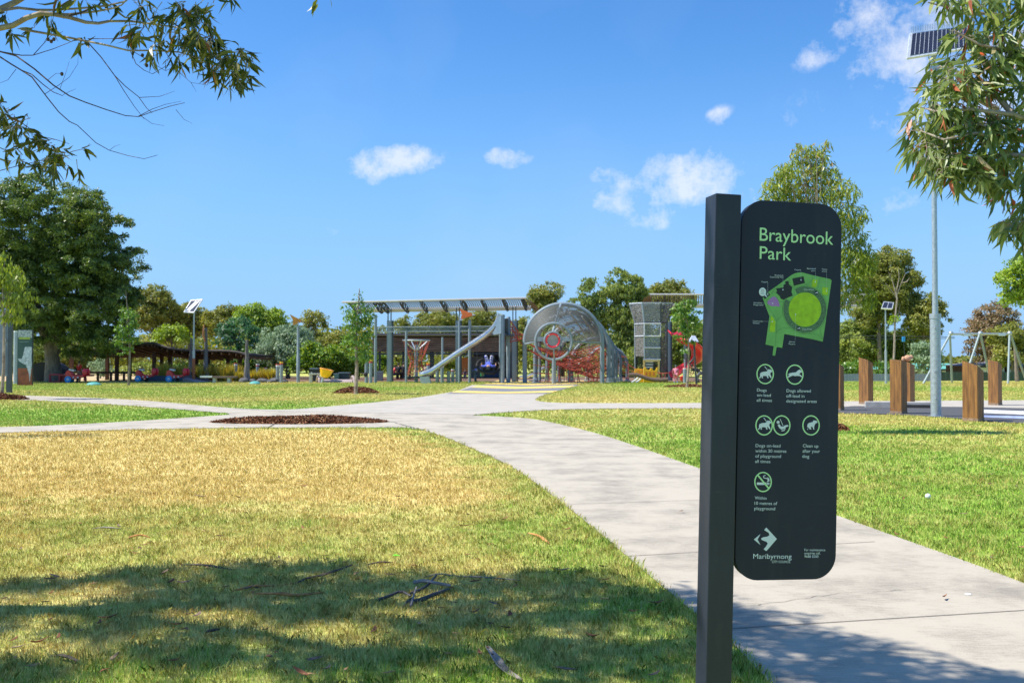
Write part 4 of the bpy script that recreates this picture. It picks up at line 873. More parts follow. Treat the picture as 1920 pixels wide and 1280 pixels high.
    hubs = [V(-4.6, 6.3, 6.2), V(-3.4, 6.0, 6.4), V(-5.0, 4.9, 6.4)]
    for h_ in hubs: mb.tube([top, top.lerp(h_, .5) + V(0, 0, .2), h_], [.1, .07, .04], 7)
    for l in lobes:
        c = Vector(l[:3]); h_ = min(hubs, key=lambda a: (a - c).length); q = h_.lerp(c, .55) + V(random.uniform(-.3, .3), random.uniform(-.3, .3), .3); mb.tube([h_, q, c], [.022, .014, .005], 5)
        for _ in range(3): mb.tube([c.lerp(q, .3), c + V(random.uniform(-.7, .7) * l[3], random.uniform(-.7, .7) * l[3], random.uniform(-.2, .2))], [.012, .004], 4)
    TW = mb
    # crown overhead
    P_ = []
    for (x, y, z_, r, _, rz) in lobes:
        k = int(40 * r * r / .25); cc = unit(rng.normal(0, 1, (k, 3))) * (rng.random(k) ** .5)[:, None]; idx = np.repeat(np.arange(k), 34)
        P_.append(np.array([x, y, z_]) + cc[idx] * np.array([r, r, rz]) + rng.normal(0, .075, (len(idx), 3)))
    P_ = np.concatenate(P_); n = len(P_); D = rng.normal(0, .5, (n, 3)) + np.array([0, 0, -.8]); L_ = rng.uniform(.09, .15, n)
    v, k = leafcards(P_, D, L_, L_ * .28, 2, .25)
    guides = [[(250, 4), (290, 12), (340, 20), (375, 28), (395, 50)], [(240, 45), (290, 50), (335, 56), (380, 66), (395, 80)], [(250, 60), (300, 82), (340, 88), (380, 90), (400, 60)], [(300, 96), (350, 104), (400, 112), (440, 95), (465, 88)], [(350, 112), (400, 128), (440, 135), (462, 142)], [(410, 82), (450, 100), (466, 120)], [(330, 60), (370, 72), (385, 40), (360, 18)], [(300, 30), (350, 40), (390, 20)],
              [(260, 8), (330, 2), (400, 6)], [(430, 110), (460, 112)], [(390, 95), (430, 120), (450, 148)]]
    mb1, C1, D1, L1 = twigs_and_leaves(guides, Y, 17, 3, 1, .07, .118, .24)
    g2 = [[(-20, 190), (10, 195), (25, 215), (60, 222)], [(-20, 235), (30, 235), (70, 262), (110, 262)], [(0, 270), (50, 272), (100, 285), (140, 285)], [(0, 205), (20, 240), (50, 255)], [(90, 262), (120, 285), (145, 300)], [(30, 300), (80, 300), (130, 305)], [(10, 250), (40, 290), (110, 300)]]
    mb2, C2, D2, L2 = twigs_and_leaves(g2, Y, 14, 5, 1, .07, .12, .24)
    g3 = [[(-30, 10), (20, 0), (80, 0), (150, -5), (220, 0)], [(0, 20), (60, 18)], [(60, 22), (120, 28)], [(0, 58), (30, 62)], [(420, -6), (440, -4)], [(590, -8), (632, -8)], [(150, 75), (160, 78)], [(55, 50), (100, 40)]]
    mb3, C3, D3, L3 = twigs_and_leaves(g3, Y, 5, 8, 1, .08, .14, .24, twl=(6, 18))
    for q in (mb1, mb2, mb3): TW.add(q.v, q.f)
    # gum nuts
    for (x, y) in ((116, 139), (90, 74), (96, 78), (101, 74), (267, 104), (275, 123), (393, 75)): mt = MB(); mt.ball(at(x, y, Y), (.011, .011, .013), 8, 6); mt.build('gum_nut', TWIG, t)
    TW.build('trunk', PALEBARK, t, smooth=True)
    C = np.concatenate([C1, C2, C3]); Dd = np.concatenate([D1, D2, D3]); Lx = np.concatenate([L1, L2, L3])
    v2, k2 = leafcards(C, Dd, Lx, Lx * .22, 2, .35)
    V_ = np.concatenate([v, v2]); nn = n + len(C)
    np_mesh('crown', V_, k, NEARL, t, attrs={'rnd': rng.random(nn)})
# ground patches the crown keeps in shade (x, y on the lawn, radius)
SHADE = [(-3.3, 6.55, .36), (-2.6, 6.9, .42), (-1.8, 7.1, .42), (-1.2, 7.15, .3), (-.75, 6.75, .36), (-.2, 6.7, .34), (-1.5, 6.6, .4), (-2.1, 6.3, .45), (.35, 6.75, .42), (.9, 6.3, .42), (1.25, 5.75, .38), (.5, 5.9, .5), (-.25, 5.75, .5), (-1.2, 6.0, .5), (-2.2, 5.6, .36), (-3.1, 5.6, .4),
         (-1.5, 5.2, .45), (-.6, 5.0, .5), (.3, 5.05, .5), (1.1, 5.0, .5), (1.65, 5.35, .32), (1.8, 4.75, .5), (2.25, 4.5, .45), (-2.4, 4.7, .4), (-.9, 4.3, .5), (.1, 4.2, .45), (1.0, 4.2, .55), (1.8, 4.05, .5), (-1.8, 4.2, .4), (2.6, 4.0, .4), (-3.6, 4.8, .4), (-3.9, 6.2, .5), (-4.6, 7.0, .6)]
gum_left()
# gum whose foliage hangs in from the right
def gum_right():
    Y = 6.2; base = V(4.9, 6.9, 0)
    t = thing('gum_tree', 'gum with dense hanging leaves coming in from the upper right corner', 'tree', base)
    mb = MB(); mb.tube([base, V(4.85, 6.85, 1.5), V(4.75, 6.7, 3.2), V(4.6, 6.6, 4.6)], [.2, .17, .14, .1], 12)
    bo = [[(2250, 330), (2050, 270), (1900, 215), (1820, 205), (1760, 210), (1720, 200)], [(2250, 330), (2050, 300), (1900, 260), (1830, 250), (1770, 262), (1725, 245)], [(2200, 330), (2000, 300), (1900, 290), (1840, 300), (1790, 310)], [(2200, 100), (2000, 40), (1880, 30), (1800, 20), (1740, 5)], [(2200, 120), (2000, 110), (1900, 100), (1840, 85), (1790, 60)],
          [(2250, 360), (2050, 330), (1930, 330), (1890, 360), (1880, 400)], [(1900, 215), (1850, 160), (1810, 120)], [(1870, 205), (1800, 170), (1750, 165)]]
    for i, g in enumerate(bo): mb.tube(offdepth(g, Y, .3, 40 + i), [.02 + (.0035 - .02) * k / (len(g) - 1) for k in range(len(g))], 6)
    mb.tube([V(4.75, 6.7, 3.2), at(2250, 330, Y)], [.06, .03], 7); mb.tube([V(4.65, 6.6, 4.2), at(2200, 110, Y)], [.06, .03], 7)
    g = [[(1715, 185), (1760, 160), (1800, 165), (1850, 150)], [(1700, 215), (1730, 200), (1790, 205), (1860, 200), (1930, 205)], [(1710, 240), (1760, 235), (1830, 235), (1930, 240)], [(1712, 270), (1760, 275), (1830, 270), (1930, 270)], [(1710, 300), (1750, 295), (1800, 300), (1860, 290), (1930, 300)], [(1740, 160), (1800, 130), (1850, 120), (1930, 140)],
         [(1840, 320), (1880, 330), (1930, 330)], [(1860, 350), (1890, 370), (1930, 370)], [(1885, 395), (1905, 400), (1930, 400)], [(1725, 0), (1760, -5), (1800, 5), (1850, 0)], [(1800, 30), (1850, 30), (1930, 20)], [(1820, 60), (1870, 65), (1930, 60)], [(1840, 95), (1890, 95), (1930, 100)], [(1790, -20), (1860, -20), (1930, -10)], [(1730, 120), (1760, 140), (1790, 170)], [(1850, 180), (1900, 170), (1930, 170)],
         [(1750, 215), (1850, 222), (1930, 225)], [(1760, 250), (1850, 255), (1930, 255)], [(1790, 285), (1860, 300), (1930, 310)], [(1715, 285), (1745, 320), (1770, 315)], [(1760, 330), (1800, 325), (1840, 325)], [(1875, 410), (1900, 420)], [(1700, 230), (1715, 270), (1720, 300)], [(1765, 62), (1810, 78), (1860, 70)], [(1775, 105), (1830, 112), (1880, 110)], [(1860, 420), (1880, 430)]]
    g = [[(x + 22, y - 4) for x, y in q] for q in g]
    mb2, C, D, L_ = twigs_and_leaves(g, Y, 34, 9, 1, .09, .155, .2, spread=.4)
    mb.add(mb2.v, mb2.f); mb.build('trunk', PALEBARK, t, smooth=True)
    v, k = leafcards(C, D, L_, L_ * .2, 2, .3)
    np_mesh('crown', v, k, NEARR, t, attrs={'rnd': rng.random(len(C))})
gum_right()
# another young gum outside the frame on the left: only its shadow reaches the lawn
b = V(-12.4, 19.6, 0); t = thing('young_gum', 'young gum left of the frame casting a shadow on the dry lawn', 'tree', b)
L_ = [(b.x + x, b.y + y, z_, r, r, r * .8) for x, y, z_, r in ((0, 0, 4.6, .7), (.5, .2, 5.2, .5), (-.5, -.2, 5.0, .6), (.1, .1, 5.9, .4))]
crown('crown', L_, GUM, t, 60, .14, .25, .7, .16, .4); mb = MB(); limb_tubes(mb, b, b + V(0, 0, 5), L_, .07, 4); mb.build('trunk', PALEBARK, t, smooth=True)
# ------------------------------------------------------------------ playground
def A(px, py, Y, dy=0.0):
    p = at(px, py, Y); return Vector((p.x, p.y + dy, p.z))
def base(px, Y): return V(at(px, 700, Y).x, Y, 0)
def pole(name, label, cat, px, top, Y, r, m, group=None, bands=()):
    b = base(px, Y); t = thing(name, label, cat, b, group); h = at(px, top, Y).z
    mb = MB(); mb.cyl(b, b + V(0, 0, h), r, 14); mb.build('pole', m, t, smooth=True)
    for (f0, f1, mm, nm) in bands:
        mb = MB(); mb.cyl(b + V(0, 0, h * f0), b + V(0, 0, h * f1), r * 1.06, 14); mb.build(nm, mm, t, smooth=True)
    return t
# ---- shade canopies shaped like an aircraft wing: curved slats on ribs, on tall plated posts
def wing(name, label, x0, x1, top0, top1, bot0, bot1, Y, ribs, posts, ns, endcap):
    t = thing(name, label, 'shade canopy', base((x0 + x1) / 2, Y))
    prof = [(0.0, 1.0), (.25, .98), (.55, .84), (.8, .58), (.95, .28), (1.0, 0.0)]          # (front..back, height): sheet curls down towards the back
    def pt(f, k):
        px = x0 + (x1 - x0) * f; tp = top0 + (top1 - top0) * f; bt = bot0 + (bot1 - bot0) * f
        a, b = prof[k]; q = at(px, bt + (tp - bt) * b, Y); return V(q.x + a * .4, Y + a * 2.2, q.z)
    mb = MB()
    for i in range(ns):
        f0 = (i + .1) / ns; f1 = (i + .58) / ns
        for k in range(len(prof) - 1):
            a, b, c, d = pt(f0, k), pt(f1, k), pt(f1, k + 1), pt(f0, k + 1); u = V(0, 0, .03)
            mb.add([a, b, c, d, a + u, b + u, c + u, d + u], [(0, 1, 2, 3), (7, 6, 5, 4), (0, 4, 5, 1), (3, 2, 6, 7), (0, 3, 7, 4), (1, 5, 6, 2)])
    mb.build('slats', mat('slat_grey', (.2, .19, .18), .5, .2, .1, 4), t)
    for k, nm, w in ((0, 'front_rail', .07), (5, 'rear_rail', .16)):
        mb = MB(); mb.tube([pt(i / 12, k) for i in range(13)], w, 8); mb.build(nm, mat('rail_alu', (.6, .58, .55), .4, .3, .08), t, smooth=True)
    for rx in ribs:
        f = (rx - x0) / (x1 - x0); mb = MB(); lo = []
        up = [pt(f, k) - V(0, 0, .03) for k in range(6)]
        lo = [p - V(0, 0, .5 * math.sin(math.pi * min(.98, max(.04, i / 5))) + .02) for i, p in enumerate(up)]
        for i in range(5):
            mb.bar(up[i], up[i + 1], .05, .07); mb.bar(lo[i], lo[i + 1], .06, .09)
            mb.bar(up[i], lo[i], .05); mb.bar(up[i], lo[i + 1], .04)
        mb.build('rib', DARKST, t)
    if endcap:
        f = 1 if endcap > 0 else 0; up = [pt(f, k) for k in range(6)]; lo = [p - V(0, 0, .55 * math.sin(math.pi * min(.95, max(.05, i / 5))) + .05) for i, p in enumerate(up)]
        off = V(.0, 0, 0); tip = V(.9 * endcap, 1.0, -.55)
        mb = MB(); n = 6; vs = up + [p + tip * (.4 + .6 * i / 5) for i, p in enumerate(up)]
        mb.add(vs, [(i, i + 1, n + i + 1, n + i) for i in range(5)]); mb.build('end_blade', mat('brown_alu', (.2, .15, .11), .5, .3, .15), t)
    for (px, wpx, neck) in posts:
        s = Y / F; w = wpx * s; b = base(px, Y) + V(0, .8, 0); h = at(px, neck, Y).z; f = (px - x0) / (x1 - x0); top = pt(f, 3)
        mb = MB(); mb.box(b + V(0, 0, h / 2), (w, .14, h)); p = mb.build('post', STEEL, t, bevel=.01)
        mb = MB()
        for sx in (-1, 1): mb.bar(b + V(sx * w * .3, 0, h - .4), V(b.x + sx * w * .3, b.y, top.z - .3), .07)
        mb.build('twin_neck', DARKST, p)
        mb = MB(); mb.box(b + V(w / 2 + .05, .02, h / 2), (.08, .3, h)); mb.build('side_plate', DARKST, p)
        mb = MB(); nn = int(h / .14)
        for i in range(nn): mb.box(b + V(0, -.075, .15 + i * .14), (w * .8, .006, .05), M=Matrix.Rotation(R(-40), 3, 'Y'))
        mb.build('perforations', mat('pale_stripe', (.34, .4, .43), .5, .2, .05), p)
    return t
wing('shade_canopy', 'long slatted shade canopy shaped like an aircraft wing, left of the net tunnel', 641, 986, 566.5, 558.5, 579, 574, 69, [655, 700, 712, 750, 787, 825, 863, 902, 942, 978], [(727.5, 9.5, 600), (857.5, 9.5, 600), (964.5, 9.5, 600)], 84, 1)
wing('shade_canopy', 'second slatted shade canopy passing behind the sign post', 1219, 1632, 552, 552.5, 570, 572, 74, [1246, 1300, 1350, 1400, 1450, 1500, 1550, 1600], [(1256, 10, 602), (1420, 10, 602), (1560, 10, 600)], 92, -1)
# beam with diagonal lattice joining slim poles in front of the canopy
t = thing('swing_gantry', 'horizontal lattice beam on slim poles carrying the basket swing', 'play equipment', base(835, 67.5))
mb = MB(); a, b = A(704, 617.5, 67.5), A(966, 616, 67.5); n = 100
mb.tube([a + V(0, 0, .16), b + V(0, 0, .16)], .035, 6); mb.tube([a - V(0, 0, .16), b - V(0, 0, .16)], .035, 6)
for i in range(n): p = a.lerp(b, i / n); q = a.lerp(b, (i + 1) / n); mb.bar(p - V(0, 0, .15), q + V(0, 0, .15), .035)
mb.build('lattice_beam', STEEL, t)
for px, top, w in ((704, 590, .1), (761.5, 620, .08), (829.5, 632, .07), (880.5, 600, .1), (938, 612, .08)):
    mb = MB(); p = base(px, 67.3); mb.cyl(p, V(p.x, p.y, at(px, top, 67.3).z), w, 12); mb.build('pole', STEEL, t, smooth=True)
# ---- brown pavilion with slatted fascia
def pavilion():
    Y = 84; t = thing('picnic_pavilion', 'low brown pavilion with slatted fascia behind the slide', 'building', base(830, Y))
    L_, Rr = 698, 968
    mb = MB(); a = A(L_, 628, Y); b = A(Rr, 628, Y); mb.box(((a.x + b.x) / 2, Y + 4, a.z + .06), (b.x - a.x + .5, 9, .14)); mb.build('roof', mat('roof_grey', (.22, .2, .2), .6, .2, .1), t)
    for i in range(8):
        z0 = at(0, 634 + i * 3.4, Y).z; mb = MB(); mb.box(((a.x + b.x) / 2, Y, z0), (b.x - a.x, .06, .1)); mb.build('fascia_slat', mat('brown_slat', (.3, .19, .11), .7, 0, .3, 3, stretch=(.3, 1, 1)), t)
    mb = MB(); mb.box(((a.x + b.x) / 2, Y + .12, at(0, 645, Y).z), (b.x - a.x - .1, .05, at(0, 630, Y).z - at(0, 660, Y).z)); mb.build('fascia_backing', mat('dark_backing', (.03, .02, .015), .8), t)
    mb = MB(); mb.box(((a.x + b.x) / 2, Y + .05, at(0, 663, Y).z), (b.x - a.x, .2, .16)); mb.build('fascia_beam', DARKST, t)
    for px in (712, 756, 808, 812, 884, 926, 962):
        mb = MB(); p = base(px, Y + .3); mb.box((p.x, p.y, at(px, 660, Y).z / 2), (.16, .16, at(px, 660, Y).z)); mb.build('column', DARKST, t)
    x0, x1 = A(884, 0, Y).x, A(958, 0, Y).x; hz = at(0, 658, Y).z
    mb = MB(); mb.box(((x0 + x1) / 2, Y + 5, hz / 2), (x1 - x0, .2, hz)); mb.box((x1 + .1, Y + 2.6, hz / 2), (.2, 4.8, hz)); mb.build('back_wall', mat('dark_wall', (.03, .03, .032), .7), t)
    mb = MB(); mb.box((A(896, 0, Y + 4.8).x, Y + 4.8, at(0, 688, Y).z), (1.0, .06, 1.9)); mb.build('pale_door', mat('pale_door', (.42, .43, .41), .6), t)
    mb = MB(); c = A(872.5, 680, Y + 1); mb.box((c.x, Y + 1, at(0, 687, Y).z), (.85, .1, 1.5)); mb.box((c.x, Y + 1, at(0, 709, Y).z), (.85, .1, .3)); mb.build('orange_panel', ORANGE, t)
    mb = MB(); c = A(925, 706, Y + 1.5); mb.box((c.x, Y + 1.5, .35), (1.7, .6, .55)); mb.build('blue_bench', mat('dark_blue', (.03, .06, .12), .6), t)
pavilion()
mb = MB(); c = A(904.5, 709, 80); mb.lathe((c.x, 80, .25), [(.0, 0), (.16, 0), (.2, .4), (.18, .4), (.15, .03)], 14); tag(mb.build('green_bucket', mat('green_plastic', (.01, .25, .08), .5), origin=(c.x, 80, .25)), 'small green bucket below the basket swing', 'bucket')
# ---- paper-plane vanes
def vane(Y, nose, tail_t, tail_b, m, px_pole, top, label, rp, mp, tipm):
    b = base(px_pole, Y); t = thing('arrow_vane', label, 'wind vane', b, 'paper-plane vanes on poles')
    h = at(px_pole, top, Y).z; mb = MB(); mb.tube([b, b + V(0, 0, h * .45), b + V(0, 0, h * .46), V(b.x, b.y, h)], [rp * 1.2, rp * 1.2, rp, rp], 14); mb.build('pole', mp, t, smooth=True)
    mb = MB(); mb.tube([V(b.x, b.y, h), V(b.x, b.y, h + .35)], .03, 8); mb.build('spindle', GALV, t)
    N_, T1, T2 = A(*nose, Y), A(*tail_t, Y), A(*tail_b, Y); mid = (T1 + T2) / 2
    for sgn, T, nm in ((-1, T1, 'upper_wing'), (1, T2, 'lower_wing')):
        mb = MB(); F_ = V(0, .06, 0); vs = [N_, T + V(0, .35 * sgn, 0), mid + V((N_.x - mid.x) * .12, 0, 0)]
        mb.add(vs + [v + V(0, .04, 0) for v in vs], [(0, 1, 2), (5, 4, 3), (0, 3, 4, 1), (1, 4, 5, 2), (2, 5, 3, 0)]); mb.build(nm, m, t)
    mb = MB(); u = N_.lerp(T1, .22), N_.lerp(T2, .22)
    vs = [N_ - V(0, .03, 0), u[0] - V(0, .06, 0), u[1] - V(0, .06, 0)]; mb.add(vs + [v - V(0, .03, 0) for v in vs], [(0, 1, 2), (5, 4, 3), (0, 3, 4, 1), (1, 4, 5, 2), (2, 5, 3, 0)]); mb.build('nose_tip', tipm, t)
vane(67, (892, 590), (862, 579), (863, 598.5), mat('salmon_orange', (.72, .17, .08), .5), 861, 602, 'orange paper-plane vane with white nose on the canopy post', .06, STEEL, WHITE)
vane(68, (569, 602), (545, 589.5), (547.5, 609.5), mat('varnished_wood', (.42, .22, .09), .5, 0, .3, 4), 559, 612, 'brown and white wooden paper-plane vane on a grey pole', .1, STEEL, mat('varnished_wood', (.4, .2, .08)))
c = A(548, 600, 68); mb = MB(); vs = [c + V(-.02, -.1, .36), c + V(.16, -.1, .2), c + V(.35, -.1, 0), c + V(.2, -.1, .05), c + V(.1, -.1, -.3), c + V(-.02, -.1, -.36), c + V(.15, -.1, 0)]
# ---- straight metal slide on its tower
def slide():
    Y = 66; t = thing('slide', 'long stainless steel slide dropping left from a tall post tower', 'slide', base(935, Y))
    path_ = [(935, 594), (931, 606), (925, 617), (914, 628), (890, 644), (860, 663), (835, 680), (818, 692), (808, 699), (796, 703), (788, 705.5)]
    P_ = [A(x, y, Y, -.02 * i) for i, (x, y) in enumerate(path_)]; P_ = [P_[0]] + smooth([Vector(p) for p in P_[1:-1]], False, 1) + [P_[-1]]
    mb = MB(); w = .36; hh = .3; sec = [(-w, hh), (-w * .92, .06), (-w * .5, 0), (w * .5, 0), (w * .92, .06), (w, hh)]
    vs = []; n = len(P_)
    for p in P_:
        for (u, v) in sec: vs.append(p + V(0, u, v * .75))
    m = len(sec); mb.add(vs, [(i * m + j, (i + 1) * m + j, (i + 1) * m + j + 1, i * m + j + 1) for i in range(n - 1) for j in range(m - 1)])
    ch = mb.build('chute', BRIGHT, t, smooth=True); so = ch.modifiers.new('solid', 'SOLIDIFY'); so.thickness = .05
    for sg in (-1, 1):
        mb = MB(); mb.tube([p + V(0, sg * w, hh * .75 + .02) for p in P_], .045, 8); mb.build('side_rail', BRIGHT, t, smooth=True)
    mb = MB(); mb.tube([p + V(0, -w, -.12) for p in P_[2:-2]], .05, 6); mb.build('under_rail', mat('brown_alu', (.2, .15, .11)), t, smooth=True)
    mb = MB(); hd = [A(940, 590, Y), A(935, 592, Y), A(929, 610, Y), A(922, 622, Y), A(926, 628, Y), A(940, 625, Y)]
    for sg in (-1, 1): mb.add([p + V(0, sg * (w + .02), 0) for p in hd] + [p + V(0, sg * (w + .06), 0) for p in hd], [(0, 1, 2, 3, 4, 5), (11, 10, 9, 8, 7, 6)] + [(i, (i + 1) % 6, (i + 1) % 6 + 6, i + 6) for i in range(6)])
    mb.build('hood', BRIGHT, t)
    mb = MB(); q = P_[-1]; mb.add([q + V(0, -w, 0), q + V(.6, -w, 0), V(q.x + .75, q.y - w, 0), V(q.x + .1, q.y - w, 0), q + V(0, w, 0), q + V(.6, w, 0), V(q.x + .75, q.y + w, 0), V(q.x + .1, q.y + w, 0)], [(0, 1, 2, 3), (7, 6, 5, 4), (0, 4, 5, 1), (1, 5, 6, 2), (3, 2, 6, 7), (0, 3, 7, 4)]); mb.build('foot', GALV, t)
    for px, dy, r, top in ((942, -.25, .15, 590), (953, .6, .14, 593)):
        mb = MB(); b = base(px, Y); h = at(px, top, Y).z; mb.tube([b + V(0, dy, 0), b + V(0, dy, h - .05), b + V(0, dy, h)], [r, r, r * .8], 16); mb.build('tower_post', STEEL, t, smooth=True)
    mb = MB(); c = A(948.5, 611, Y); mb.box((c.x, Y + .4, c.z), (.3, .5, 1.0)); mb.build('side_panel', DARKST, t); mb = MB(); c = A(951, 629, Y); mb.box((c.x, Y + .4, c.z), (.9, 1.2, .12)); mb.build('platform', DARKST, t)
slide()
# ---- basket swing
def basket():
    Y = 66.6; c = A(916, 686, Y); t = thing('basket_swing', 'round black basket swing hanging under the canopy', 'swing', (c.x, c.y, c.z))
    nrm = Vector((.12, -.62, .8)); mb = MB(); mb.ring(c, .78, .085, nrm, 36, 8); mb.build('rim', BLACK, t, smooth=True)
    x = nrm.normalized().orthogonal().normalized(); y = nrm.normalized().cross(x); mb = MB()
    for i in range(-6, 7):
        k = i * .12; h = math.sqrt(max(0, .75 ** 2 - k * k))
        for p, q in ((x, y), (y, x)): mb.tube([c + p * k - q * h, c + p * k - nrm.normalized() * .12, c + p * k + q * h], .012, 4)
    mb.build('net', BLACK, t)
    for sg in (-1, 1):
        for s2 in (-1, 1):
            mb = MB(); e = c + x * .55 * sg + y * .55 * s2; mb.tube([e, A(930 if (x * sg).x + (y * s2).x > 0 else 894, 618, Y)], .016, 5); mb.build('rope', DARKST, t)
    return c
BC = basket()
# ---- net cone climber
def cone():
    Y = 68; b = base(780.5, Y); t = thing('rope_climber', 'small funnel-shaped rope climber with a steel ring on top', 'play equipment', b)
    zt = at(0, 638, Y).z; zb = at(0, 706, Y).z; s = Y / F; r = 25 * s
    mb = MB(); mb.cyl(b, V(b.x, b.y, zt - .3), .12, 14); mb.build('mast', STEEL, t, smooth=True)
    mb = MB(); mb.ring((b.x, b.y, zt), r, .05, n=36); mb.build('top_ring', GALV, t, smooth=True); mb = MB(); mb.ring((b.x, b.y, zb), r * .75, .04, n=36); mb.build('base_ring', DARKST, t, smooth=True)
    mb = MB(); mb.cyl((b.x, b.y, zb - .03), (b.x, b.y, zb + .03), .35, 16); mb.build('foot_plate', GALV, t)
    for k in range(4):
        a = k * math.pi / 2 + .5; mb = MB(); mb.tube([V(b.x, b.y, zt - .75), V(b.x + r * math.cos(a), b.y + r * math.sin(a), zt)], .045, 8); mb.build('strut', BRIGHT, t, smooth=True)
    mb = MB()
    for k in range(12):
        a = k * math.pi / 6; p = [V(b.x + r * math.cos(a) * f, b.y + r * math.sin(a) * f, zt + (zb - zt) * h) for f, h in ((1, 0), (.72, .3), (.4, .58), (.62, .85), (.75, 1))]
        mb.tube(p, .018, 4)
    for f, h in ((.72, .3), (.5, .45), (.4, .58), (.52, .72), (.62, .85)): mb.ring((b.x, b.y, zt + (zb - zt) * h), r * f, .016, n=18, m=4)
    mb.build('net', ROPE, t)
    mb = MB()
    for k in range(10): a = k * .63; f, h = random.choice(((.72, .3), (.5, .45), (.4, .58), (.62, .85))); mb.ball((b.x + r * f * math.cos(a), b.y + r * f * math.sin(a), zt + (zb - zt) * h), .06, 8, 6)
    mb.build('rope_joints', DARKST, t)
cone()
# ---- the round net tunnel, an aircraft nose
def tunnel():
    Y0 = 66.5; t = thing('net_tunnel', 'aircraft-shaped climbing tunnel of grey hoops and red nets with a round nose', 'play equipment', base(1058, Y0))
    hoops = [(984, 1129, 570, Y0, .15), (1004, 1141, 586, 67.9, .15), (1026, 1148, 602, 69.2, .14), (1048, 1155, 618, 70.4, .13), (1072, 1163, 634, 71.6, .12), (1101, 1176, 650, 72.8, .12)]
    H = []
    for i, (l, r, tp, Y, rad) in enumerate(hoops):
        s = Y / F; cx = at((l + r) / 2, 640, Y).x; rr = (r - l) * s / 2; zt = at(0, tp, Y).z; zc = max(.6, zt - rr); H.append((cx, Y, zc, rr, rad))
        pts = [V(cx - rr, Y, 0), V(cx - rr, Y, zc * .5)] + [V(cx + rr * math.cos(math.pi - math.pi * k / 28), Y, zc + rr * math.sin(math.pi * k / 28)) for k in range(29)] + [V(cx + rr, Y, zc * .5), V(cx + rr, Y, 0)]
        mb = MB(); mb.tube(pts, rad, 12); mb.build('hoop', STEEL, t, smooth=True)
        if i > 0:
            mb = MB()
            for sx in (-1, 1): mb.lathe((cx + sx * rr, Y, 0), [(rad * 1.9, 0), (rad * 1.9, .05), (rad * 1.3, .08), (rad * 1.3, .3), (rad, .32)], 12)
            mb.build('foot_collar', GALV, t)
    cx, Y, zc, rr, rad = H[0]
    # dome of thin bent rods from the front hoop to the nose ring, upper half only
    nc = A(1038, 640, Y0 - 2.6); nr = 34 * (Y0 - 2.6) / F
    nm = bpy.data.objects
    mb = MB(); N_ = 30
    for i in range(1, N_):
        f = i / N_; e = f ** 1.0; bul = math.sin(math.acos(max(-1, min(1, 1 - f)))) if False else (1 - (1 - f) ** 2) ** .5
        c = V(cx + (nc.x - cx) * f, Y0 + (nc.y - Y0) * (1 - (1 - f) ** 1.7) , zc + (nc.z - zc) * f); q = rr + (nr - rr) * f
        mb.ring(c, q, .015, (0, -1, 0), 40, 4, 0, -math.pi, up=(-1, 0, 0))
    o = mb.build('nose_rods', mat('rod_steel', (.11, .12, .12), .6, 0, .1), t, smooth=True)
    mb = MB(); mb.ring(nc, nr, .085, (0, -1, 0), 40, 8); ring_ = mb.build('nose_ring', STEEL, t, smooth=True)
    ic = A(1036.5, 638, Y0 - 3.1); ir = 15.5 * (Y0 - 3.1) / F
    mb = MB(); mb.ring(ic, ir, .07, (0, -1, 0), 32, 8); w = mb.build('window_ring', STEEL, t, smooth=True)
    mb = MB(); mb.ring(ic, ir * .8, .075, (0, -1, 0), 32, 6); mb.build('window_frame', RED, w, smooth=True)
    mb = MB(); mb.cyl(ic + V(0, -.02, 0), ic + V(0, .02, 0), ir * .68, 24); mb.build('window_pane', mat('grey_pane', (.32, .31, .29), .15, 0, .1, 3), w)
    mb = MB()
    for k in range(4): a = k * math.pi / 2 + .6; mb.ball(ic + V(ir * .8 * math.cos(a), -.08, ir * .8 * math.sin(a)), .03, 6, 5)
    mb.build('bolts', WHITE, w)
    for a, b, r in (((1052, 569, 0), (1036, 624, -3.1), .075), ((984, 645, 0), (1005, 641, -2.6), .07), ((1071, 641, -2.6), (1127, 643, 0), .07), ((1038, 654, -3.1), (1039, 674, -2.6), .05)):
        p, q = A(a[0], a[1], Y0 + a[2]), A(b[0], b[1], Y0 + b[2]); mid = p.lerp(q, .5) + V(0, -.25, .12 if a[1] < 600 else 0); mb = MB(); mb.tube(smooth([p, mid, q], False, 2), r, 8); mb.build('spoke', STEEL, t, smooth=True)
    mb = MB(); p, q = A(1006, 636, Y0 - 2.5), A(1069, 635, Y0 - 2.5); mb.box((p + q) / 2, (q.x - p.x, .06, .28)); mb.build('cross_plate', GALV, t)
    mb = MB(); b = base(1038.5, Y0 - 2.6); mb.cyl(b, V(b.x, b.y, at(0, 674, Y0 - 2.6).z), .14, 14); mb.build('nose_post', STEEL, t, smooth=True)
    # inner posts
    for px, Yp, tp in ((1012, 68.2, 640), (1067, 69.5, 660)):
        mb = MB(); b = base(px, Yp); mb.cyl(b, V(b.x, b.y, at(0, tp, Yp).z), .1, 10); mb.build('inner_post', STEEL, t, smooth=True)
    # nets: hull above, sagging floor, stringers
    def hull(f, a):
        i = min(len(H) - 2, int(f * (len(H) - 1))); g = f * (len(H) - 1) - i; c = [H[i][k] * (1 - g) + H[i + 1][k] * g for k in range(4)]
        return V(c[0] + c[3] * .9 * math.cos(a), c[1], c[2] + c[3] * .9 * math.sin(a))
    def floor_(f, u, lo):
        i = min(len(H) - 2, int(f * (len(H) - 1))); g = f * (len(H) - 1) - i; c = [H[i][k] * (1 - g) + H[i + 1][k] * g for k in range(4)]
        return V(c[0] + c[3] * .95 * u, c[1], max(.25, c[2] * lo[0] - (1 - u * u) * lo[1]))
    mb = MB()
    for k in range(9): a = R(8 + k * 20); mb.tube([hull(f / 16, a) for f in range(17)], .018, 4)
